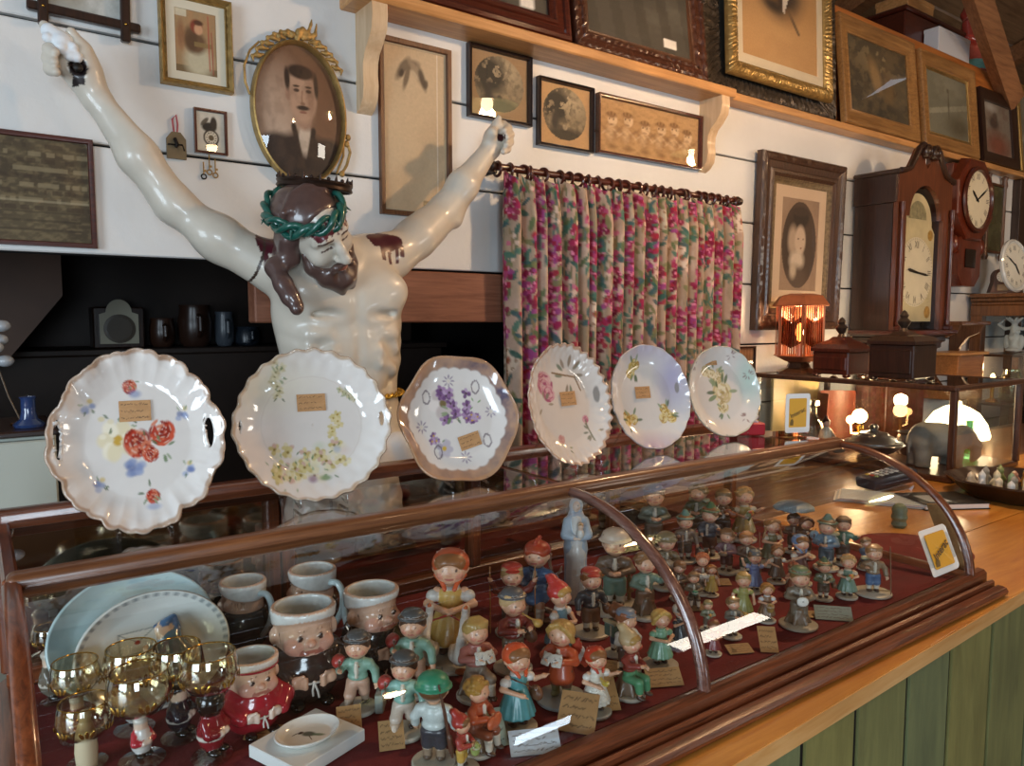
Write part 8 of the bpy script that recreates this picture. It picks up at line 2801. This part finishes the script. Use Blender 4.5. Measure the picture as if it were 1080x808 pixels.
 Vp = [(-.17, yd, 1.50), (.17, yd, 1.50), (.17, yd, zc - .06)] + [(.14 * cos(a), yd, zc - .03 + .15 * sin(a)) for a in np.linspace(0, pi, 20)] + [(-.17, yd, zc - .06)]
 u = []
 MB().add(Vp, [list(range(len(Vp)))]).build('dial_plate', plain('dial_cream', '#cfc49c', rough=.4, noise=.15, nscale=12), t, smooth=False)
 roman_dial(t, (0, 1.735), .165, yd - .002, hands=(9, 16))
 n = 24
 arc = MB()
 arc.add([(.085 * cos(a), yd - .001, zc + .0 + .085 * sin(a)) for a in np.linspace(0, pi, n)], [list(range(n))])
 arc.build('arch_painting', plain('arch_scene', '#8f8a6a', rough=.5, noise=.5, nscale=40), t, smooth=False)
 g = MB()
 for sx in (-1, 1):
  g.ball((sx * .13, yd - .001, 1.545), (.03, .001, .03), 12, 6)
  g.ball((sx * .13, yd - .001, 1.915), (.026, .001, .026), 12, 6)
 g.build('spandrel_painting', plain('spandrel_gold', '#b08a3e', rough=.4, noise=.4, nscale=60), t)['kind'] = 'stuff'
 MB().add([(-dw, -.215, z0), (dw, -.2145, z0), (dw, -.2145, zc + .15), (-dw, -.2145, zc + .15)], [(0, 1, 2, 3)]).build('door_glass', M_PICGLASS, t, smooth=False)
 cx, cz = 4.42, 2.15
 t = thing('octagon_clock', 'octagonal mahogany wall clock with a drop box, just past the longcase clock', 'clock', (cx, 0, cz))
 red = wood('red_mahogany', '#401409', '#70301c', 'Z', rough=.3, scale=8, coat=.4)
 R8 = .235
 oc = lambda r: [(r * cos(pi / 8 + k * pi / 4), r * sin(pi / 8 + k * pi / 4)) for k in range(8)]
 m = MB()
 V = [(x, -.09, z) for x, z in oc(R8)] + [(x, -.135, z) for x, z in oc(R8 * .97)] + [(x, -.14, z) for x, z in oc(R8 * .93)]
 F = [(j * 8 + i, j * 8 + (i + 1) % 8, j * 8 + 8 + (i + 1) % 8, j * 8 + 8 + i) for j in range(2) for i in range(8)] + [list(range(16, 24))]
 m.add(V, F).build('octagon', red, t, smooth=False)
 MB().box((-R8 * .72, -.09, -R8 * .8), (R8 * .72, -.006, R8 * .8), bev=.003).build('case_box', red, t)
 MB().prism([(-.13, -.20), (.13, -.20), (.13, -.40), (.07, -.46), (-.07, -.46), (-.13, -.40)], -.12, -.006, axis='y').build('drop_box', red, t, smooth=False)
 MB().box((-.06, -.126, -.36), (.06, -.12, -.26), bev=.003).build('drop_window', plain('dark_window', '#1a1210', rough=.15), t)
 for sx in (-1, 1):
  MB().ball((sx * .15, -.10, -.24), (.035, .03, .05), 12, 8).build('ear', red, t)
 Mx = Matrix.Translation((0, -.14, 0)) @ Matrix.Rotation(pi / 2, 4, 'X')
 MB().lathe([(.165, 0), (.175, .008), (.17, .018), (.155, .02), (.15, .006), (.15, 0)], 40, M=Mx).build('bezel', M_MAHOG, t)
 roman_dial(t, (0, 0), .155, -.143, hands=(10, 10), face='#d9d2b8')
 t = thing('post_framed_panel', 'dark wall panel between two turned posts, right of the octagonal clock', 'wall panel', (4.93, 0, 1.86))
 for sx in (-1, 1):
  MB().lathe([(.012, 0), (.018, .02), (.012, .04), (.012, .42), (.018, .44), (.014, .47), (.02, .49), (0, .5)], 14, M=Matrix.Translation((sx * .11, -.03, 0))).build('post', M_WALNUT, t)
 MB().box((-.10, -.03, .05), (.10, -.012, .43), bev=.002).build('panel', plain('mottled_green', '#4a4a34', rough=.25, noise=.4, nscale=12), t)
 MB().box((-.11, -.036, .43), (.11, -.022, .445), bev=.003).build('rail', M_WALNUT, t)
 MB().box((-.11, -.036, .04), (.11, -.022, .055), bev=.003).build('rail', M_WALNUT, t)
 CX, CY, CZ = 4.69, -1.0, 1.66
 t = thing('corner_cabinet', 'tall oak display cabinet with glazed side at the end of the counter', 'cabinet', (CX, 0, 0))
 ok = wood('cab_oak', '#4a2c18', '#83552f', 'Z', rough=.35, scale=7, coat=.3)
 MB().box((0, CY, 0), (.6, -.026, .80), bev=.004).build('base_cupboard', ok, t)
 for y in (CY + .03, -.056):
  for x in (.03, .57):
   MB().box((x - .03, y - .03 if y > -.5 else CY, .80), (x + .03, y + .03 if y > -.5 else CY + .06, CZ - .07), bev=.003).build('stile', ok, t)
 MB().box((-.003, CY - .003, CZ - .13), (.603, -.024, CZ - .0705), bev=.003).build('top_rail', ok, t)
 for i, s in enumerate((.0, .012, .028)):
  MB().box((-s, CY - s, CZ - .07 + .022 * i), (.6, -.024, CZ - .05 + .023 * i), bev=.005).build('cornice', ok, t)
 for z in (1.02, 1.30):
  MB().box((.01, CY + .01, z), (.59, -.04, z + .012)).build('shelf', M_DARKWOOD_X, t)
 MB().box((.002, CY + .03, .8), (.006, -.06, CZ - .1)).build('side_glass', M_GLASS, t)
 MB().box((.59, CY + .01, .8), (.6, -.03, CZ - .1)).build('back_panel', M_DARKWOOD, t)
 P = XP(1050, 378, CX + .16)
 t = thing('white_candelabra', 'ornate white figured candelabra inside the oak cabinet', 'candelabra', (CX + .16, P[1] - .09, 1.325), scale=.82)
 c = Clay()
 c.ell((0, 0, .015), (.06, .05, .018), k=.01); c.chain([(0, 0, .02), (0, 0, .10), (0, 0, .2)], [.025, .032, .018], k=.015)
 for s in (-1, 1):
  c.chain([(0, 0, .17), (0, s * .06, .16), (0, s * .10, .19), (0, s * .075, .215)], [.012, .011, .010, .008], k=.01)
  c.ell((0, s * .045, .07), (.02, .022, .05), k=.01)
 for i in range(7):
  a = i * .9
  c.chain([(0, 0, .2), (.04 * cos(a), .05 * sin(a), .235)], [.014, .008], k=.006)
  c.ell((.03 * cos(a), .03 * sin(a), .04 + .02 * i), .012, k=.006)
 c.build('body', plain('white_porcelain', '#cfd6d8', rough=.2, coat=.4), t, .004)
 P = XP(1072, 378, CX + .2)
 t = thing('pale_vase', 'pale blue glass vase beside the white candelabra', 'vase', (CX + .33, P[1], 1.3125))
 MB().lathe([(.03, 0), (.04, .03), (.045, .10), (.03, .16), (.035, .20), (.031, .2), (.026, .16), (.041, .1), (.036, .03), (0, .01)], 28).build('vase', thin_glass('pale_blue_glass', (.7, .85, .95), 1.5, gain=2), t)
 P = XP(1062, 395, CX + .2)
 t = thing('frosted_jar', 'greenish glass jar on the lower shelf of the oak cabinet', 'jar', (CX + .2, XP(1066, 415, CX + .2)[1], 1.0325))
 MB().lathe([(.05, 0), (.06, .02), (.06, .14), (.045, .17), (.045, .19), (.041, .19), (.041, .168), (.055, .138), (.055, .02), (0, .01)], 28).build('jar', thin_glass('greenish_glass', (.72, .80, .66), 1.5, gain=2), t)
 t = thing('candle_lamp', 'small lit candle bulb lamp on the lower shelf of the oak cabinet', 'lamp', (CX + .12, XP(1047, 400, CX + .12)[1], 1.0325))
 MB().lathe([(.035, 0), (.03, .01), (.010, .02), (.010, .10), (.016, .105), (0, .11)], 18).build('base', M_BRASS, t)
 MB().ball((0, 0, .135), (.014, .014, .03), 12, 8).build('bulb', emit('cab_bulb', '#ffca86', 14), t)
 point('cabinet_light', (CX + .12, XP(1047, 400, CX + .12)[1], 1.235), 1.2, WARM, .02)
 ya = XP(1072, 300, CX + .12)[1]
 t = thing('round_wall_clock', 'round white enamel clock leaning on the top of the oak cabinet', 'clock', (CX + .10, ya, CZ + .001), rot=(radians(-6), 0, radians(-4)))
 Mx = Matrix.Translation((0, 0, .15)) @ Matrix.Rotation(pi / 2, 4, 'X')
 MB().lathe([(.13, -.01), (.148, 0), (.15, .012), (.142, .02), (.134, .012), (.13, .012), (0, .012)], 44, M=Mx).build('case', plain('enamel_white', '#cdd2d0', rough=.2, coat=.4), t)
 roman_dial(t, (0, .15), .125, -.0135, hands=(4, 50), face='#dcdccf')
 ya = XP(1056, 303, CX + .06)[1]
 t = thing('mantel_clock', 'little dark mantel clock with a white face on the oak cabinet', 'clock', (CX + .05, ya, CZ + .001), rotz=radians(-50))
 MB().prism([(-.06, 0), (.06, 0), (.055, .02), (.045, .06), (.045, .09)] + [(.045 * cos(a), .09 + .045 * sin(a)) for a in np.linspace(.2, pi - .2, 10)] + [(-.045, .09), (-.045, .06), (-.055, .02)], -.03, .03, axis='y').build('case', M_WALNUT, t, smooth=False)
 roman_dial(t, (0, .09), .032, -.032, hands=(2, 10), face='#e6e2d2')
 MB().box((-.028, -.036, .01), (.028, -.031, .045), bev=.002).build('panel', plain('tan_panel', '#8a7050', rough=.5), t)
 struct(MB().box((5.22, -.05, 0), (5.34, 0.0, 2.36), bev=.004).build('trim_3', M_DARKWOOD))
 t = thing('carved_bracket', 'small carved orange-brown wall bracket shelf beyond the longcase clock', 'bracket', (4.36, 0, 1.08))
 MB().box((-.17, -.20, .40), (.17, -.006, .42), bev=.004).build('top_shelf', M_BROWNFR, t)
 MB().box((-.15, -.18, .0), (.15, -.006, .24), bev=.004).build('lower_box', wood('lit_oak', '#7a4a22', '#a8703c', 'X', rough=.4, scale=6), t)
 MB().box((-.17, -.20, .24), (.17, -.006, .255), bev=.003).build('ledge', M_PINE, t)
 for sx in (-1, 1):
  MB().prism([(-.006, .255), (-.006, .40), (-.18, .40), (-.16, .36), (-.10, .33), (-.07, .29), (-.05, .255)], sx * .14 - .012, sx * .14 + .012, axis='x').build('scroll_side', M_BROWNFR, t)
 t = thing('dome_lamp', 'table lamp with a brightly glowing opal glass dome shade beside the glass box', 'lamp', (3.385, -.54, CT + .001))
 MB().lathe([(.075, 0), (.075, .008), (.03, .018), (.016, .03), (.014, .12), (.02, .13), (0, .132)], 26).build('base', M_BRASS, t)
 sh = [(.125, .06), (.128, .075), (.115, .12), (.085, .165), (.045, .19), (.02, .198), (.018, .212), (0, .215)]
 MB().lathe(sh, 36).build('glass_shade', emit('opal_glow', '#ffe2b4', 7), t)
 point('dome_light', (3.385, -.54, CT + .28), 3.0, (1, .78, .5), .06)
 x0, x1, z0, z1 = corners([(763, 365), (794, 366), (763, 412), (793, 412)])
 def stripes(c):
  c.mix(.5 * (np.sin(c.u * 60) > .2), '#8a6a4c')
 picture('small dark framed brown striped cloth on the wall behind the last plate', x0, x1, z0, z1, .008, .012, FLAT, M_DARKWOOD, stripes, 50, 20, bg='#b08a66')
clocks()
def loft():
 zt = 2.931
 def put(px, y):
  return WP(px, 40, y)[0]
 t = thing('dark_trunk', 'dark red-brown trunk up in the loft behind the pictures', 'trunk', (4.42, .22, zt))
 MB().box((-.36, -.12, 0), (.30, .14, .20), bev=.006).build('body', M_MAHOG_X, t)
 MB().box((-.37, -.13, .20), (.31, .15, .225), bev=.006).build('lid', M_MAHOG_X, t)
 t = thing('tan_box', 'tan box lying on top of the loft trunk', 'box', (4.30, .22, zt + .226))
 MB().box((-.16, -.09, 0), (.12, .09, .085), bev=.004).build('body', M_PINE, t)
 MB().box((-.163, -.093, .06), (.123, .093, .09), bev=.004).build('lid', M_PINE, t)
 t = thing('white_box', 'plain white carton standing in the loft next to the trunk', 'carton', (4.42, .035, zt))
 MB().box((-.17, -.02, 0), (.19, .06, .13), bev=.003).build('body', plain('carton_white', '#c9ccd2', rough=.5), t)
 MB().box((-.172, -.022, .112), (.192, .062, .133), bev=.003).build('lid', plain('carton_white', '#c9ccd2', rough=.5), t)
 t = thing('loft_statuette', 'tall red and turquoise painted statuette in the loft beside the brace', 'statuette', (4.85, .12, zt))
 c = Clay()
 c.chain([(0, 0, .03), (0, 0, .16), (0, 0, .30)], [.09, .075, .05], k=.03, c='#b0564a')
 c.ell((0, -.01, .05), (.10, .09, .05), k=.02, c='#6fb0b0'); c.ell((0, 0, .22), (.065, .06, .05), k=.02, c='#c9a890')
 c.ell((0, -.005, .355), (.042, .042, .05), k=.01, c='#d9b39a'); c.chain([(0, .01, .37), (0, .01, .43)], [.05, .02], k=.02, c='#b0463a')
 for s in (-1, 1):
  c.chain([(s * .05, 0, .29), (s * .09, -.03, .2), (s * .03, -.08, .17)], [.028, .025, .018], k=.015, c='#a8433a')
 c.box((0, 0, -.02), (.2, .2, .021), k=.002, op='-')
 c.build('body', M_FIGGLOSS, t, .006)
 a, b = WP(1067, 106, -.03), WP(1027, -14, -.20)
 m = MB()
 A, B = Vector(a), Vector(b)
 d = (B - A).normalized()
 s = Vector((1, 0, 0)) - d * d.x
 s.normalize()
 q = d.cross(s)
 V = []
 for P in (A - d * .02, B + d * .5):
  for i, j in ((-1, -1), (1, -1), (1, 1), (-1, 1)):
   V.append(P + s * i * .055 + q * j * .035)
 m.add([v[:] for v in V], [(0, 1, 2, 3), (7, 6, 5, 4), (0, 4, 5, 1), (1, 5, 6, 2), (2, 6, 7, 3), (3, 7, 4, 0)])
 tag(m.build('roof_brace', M_RAFTER, smooth=False), 'slanting timber brace rising from the wall top to the roof', 'brace')
loft()
# == the dim passage behind the opening, and the near left
def passage():
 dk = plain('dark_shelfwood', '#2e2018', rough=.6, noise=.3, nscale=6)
 t = thing('passage_shelf', 'dark sideboard with a shelf of crockery deep in the passage', 'sideboard', (1.0, 1.75, 0))
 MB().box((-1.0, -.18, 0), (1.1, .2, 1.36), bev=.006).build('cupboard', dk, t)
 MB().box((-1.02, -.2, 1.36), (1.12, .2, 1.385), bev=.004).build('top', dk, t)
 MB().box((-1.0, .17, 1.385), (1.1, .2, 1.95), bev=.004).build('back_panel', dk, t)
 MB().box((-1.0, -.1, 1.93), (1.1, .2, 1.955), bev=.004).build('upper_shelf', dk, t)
 P = WP(126, 352, 1.62)
 t = thing('bracket_clock', 'dim arched clock with a cream dial in the passage', 'clock', (P[0], 1.64, 1.386))
 h = WP(126, 313, 1.62)[2] - 1.386
 MB().box((-.10, -.02, 0), (.10, .10, h * .8), bev=.006).build('case', M_DARKWOOD, t)
 MB().prism([(-.075, .02), (.075, .02), (.075, h * .66)] + [(.05 * cos(a), h * .70 + .055 * sin(a)) for a in np.linspace(0, pi, 12)] + [(-.075, h * .66)], -.03, -.021, axis='y').build('dial_plate', plain('cream_plate', '#a39d88', rough=.4), t, smooth=False)
 Mx = Matrix.Translation((0, -.031, h * .38)) @ Matrix.Rotation(pi / 2, 4, 'X')
 MB().lathe([(.062, 0), (.062, .004), (.048, .005), (.048, .001), (0, .001)], 30, M=Mx).build('chapter_ring', plain('dark_ring', '#4a4034', rough=.4), t)
 for i, (px, py, r, hh, col, lab) in enumerate(((172, 352, .055, .13, '#3a241a', 'reddish jar beside the dim clock'), (207, 352, .075, .19, '#35221a', 'large brown crock with a glint in the passage'),
             (238, 350, .045, .16, '#4c525a', 'pale speckled mug right of the brown crock'), (262, 352, .06, .09, '#262d36', 'low blue-grey bowl at the passage shelf end'))):
  P = WP(px, py, 1.66)
  t = thing('crock', lab, 'crock', (P[0], 1.68, 1.386), group='crockery in the dim passage')
  MB().lathe([(r * .7, 0), (r * .95, hh * .15), (r, hh * .6), (r * .85, hh * .9), (r * .92, hh), (r * .85, hh), (r * .78, hh * .88), (r * .92, hh * .6), (0, hh * .1)], 28).build('body', plain('crock_' + col[1:], col, rough=.3), t)
  MB().tube([(0, -r * .95, hh * .75), (0, -r * 1.4, hh * .7), (0, -r * 1.45, hh * .4), (0, -r * .97, hh * .25)], .010, 8).build('handle', plain('crock_' + col[1:], col, rough=.3), t)
 t = thing('stair_side', 'sloping brown boards of a stair in the passage', 'stair', (0, 1.2, 0))
 a, b, c_ = WP(66, 312, 1.2), WP(10, 378, 1.2), WP(66, 262, 1.2)
 MB().prism([(a[0], a[2]), (b[0], b[2]), (-1.6, b[2] - .6), (-1.6, 2.3), (a[0], 2.3)], 0, .06, axis='y').build('boards', plain('stair_boards', '#4e3424', rough=.6, noise=.2, nscale=6), t, smooth=False)
 MB().box((-1.5, 0, 0), (-1.4, .06, 1.2)).build('newel', dk, t)
 yb = -.30
 xr = WP(62, 500, yb)[0]; zt = WP(62, 452, yb)[2]
 t = thing('pale_cabinet', 'plain pale grey-green cabinet at the near end behind the case', 'cabinet', (xr - .25, yb, 0))
 pc = plain('pale_grey_green', '#aeb3a8', rough=.4, noise=.05, nscale=5)
 MB().box((-.25, 0.02, .04), (.25, .26, zt - .012), bev=.004).build('carcass', pc, t)
 MB().box((-.248, 0.0, .06), (.248, .02, zt - .02), bev=.003).build('door', pc, t)
 MB().box((-.252, -.004, zt - .012), (.252, .262, zt), bev=.003).build('top', M_DARKWOOD_X, t)
 MB().box((-.24, .04, 0), (.24, .25, .04)).build('plinth', M_DARKWOOD_X, t)
 P = ZP(31, 453, zt)
 t = thing('blue_bottle', 'small dark blue bottle on the pale cabinet', 'bottle', (WP(31, 450, yb + .06)[0], yb + .06, zt + .0005))
 MB().lathe([(.026, 0), (.028, .006), (.016, .016), (.013, .03), (.013, .055), (.016, .06), (.012, .06), (.010, .03), (.012, .018), (0, .006)], 24).build('bottle', plain('cobalt', '#2b3d66', rough=.12, coat=.5), t)
 t = thing('stem_ornament', 'pale glass flower ornament on a thin stem at the nearest end of the pale cabinet', 'ornament', (WP(23, 447, yb + .1)[0], yb + .1, zt + .0005))
 MB().lathe([(.02, 0), (.02, .004), (.004, .006), (0, .006)], 16).build('foot', M_BRASS, t)
 MB().tube([(0, 0, .004), (-.02, 0, .06), (-.035, 0, .12)], .0016, 6).build('stem', plain('dull_wire', '#5a4a38', rough=.5), t)
 c = Clay()
 for i in range(8):
  a = i * 2.4
  c.ell((-.04 + .018 * cos(a), .018 * sin(a), .13 + .014 * i), (.016, .016, .012), k=.006)
 c.build('flower', plain('milk_glass', '#9aa0a6', rough=.2, coat=.4), t, .003)
passage()
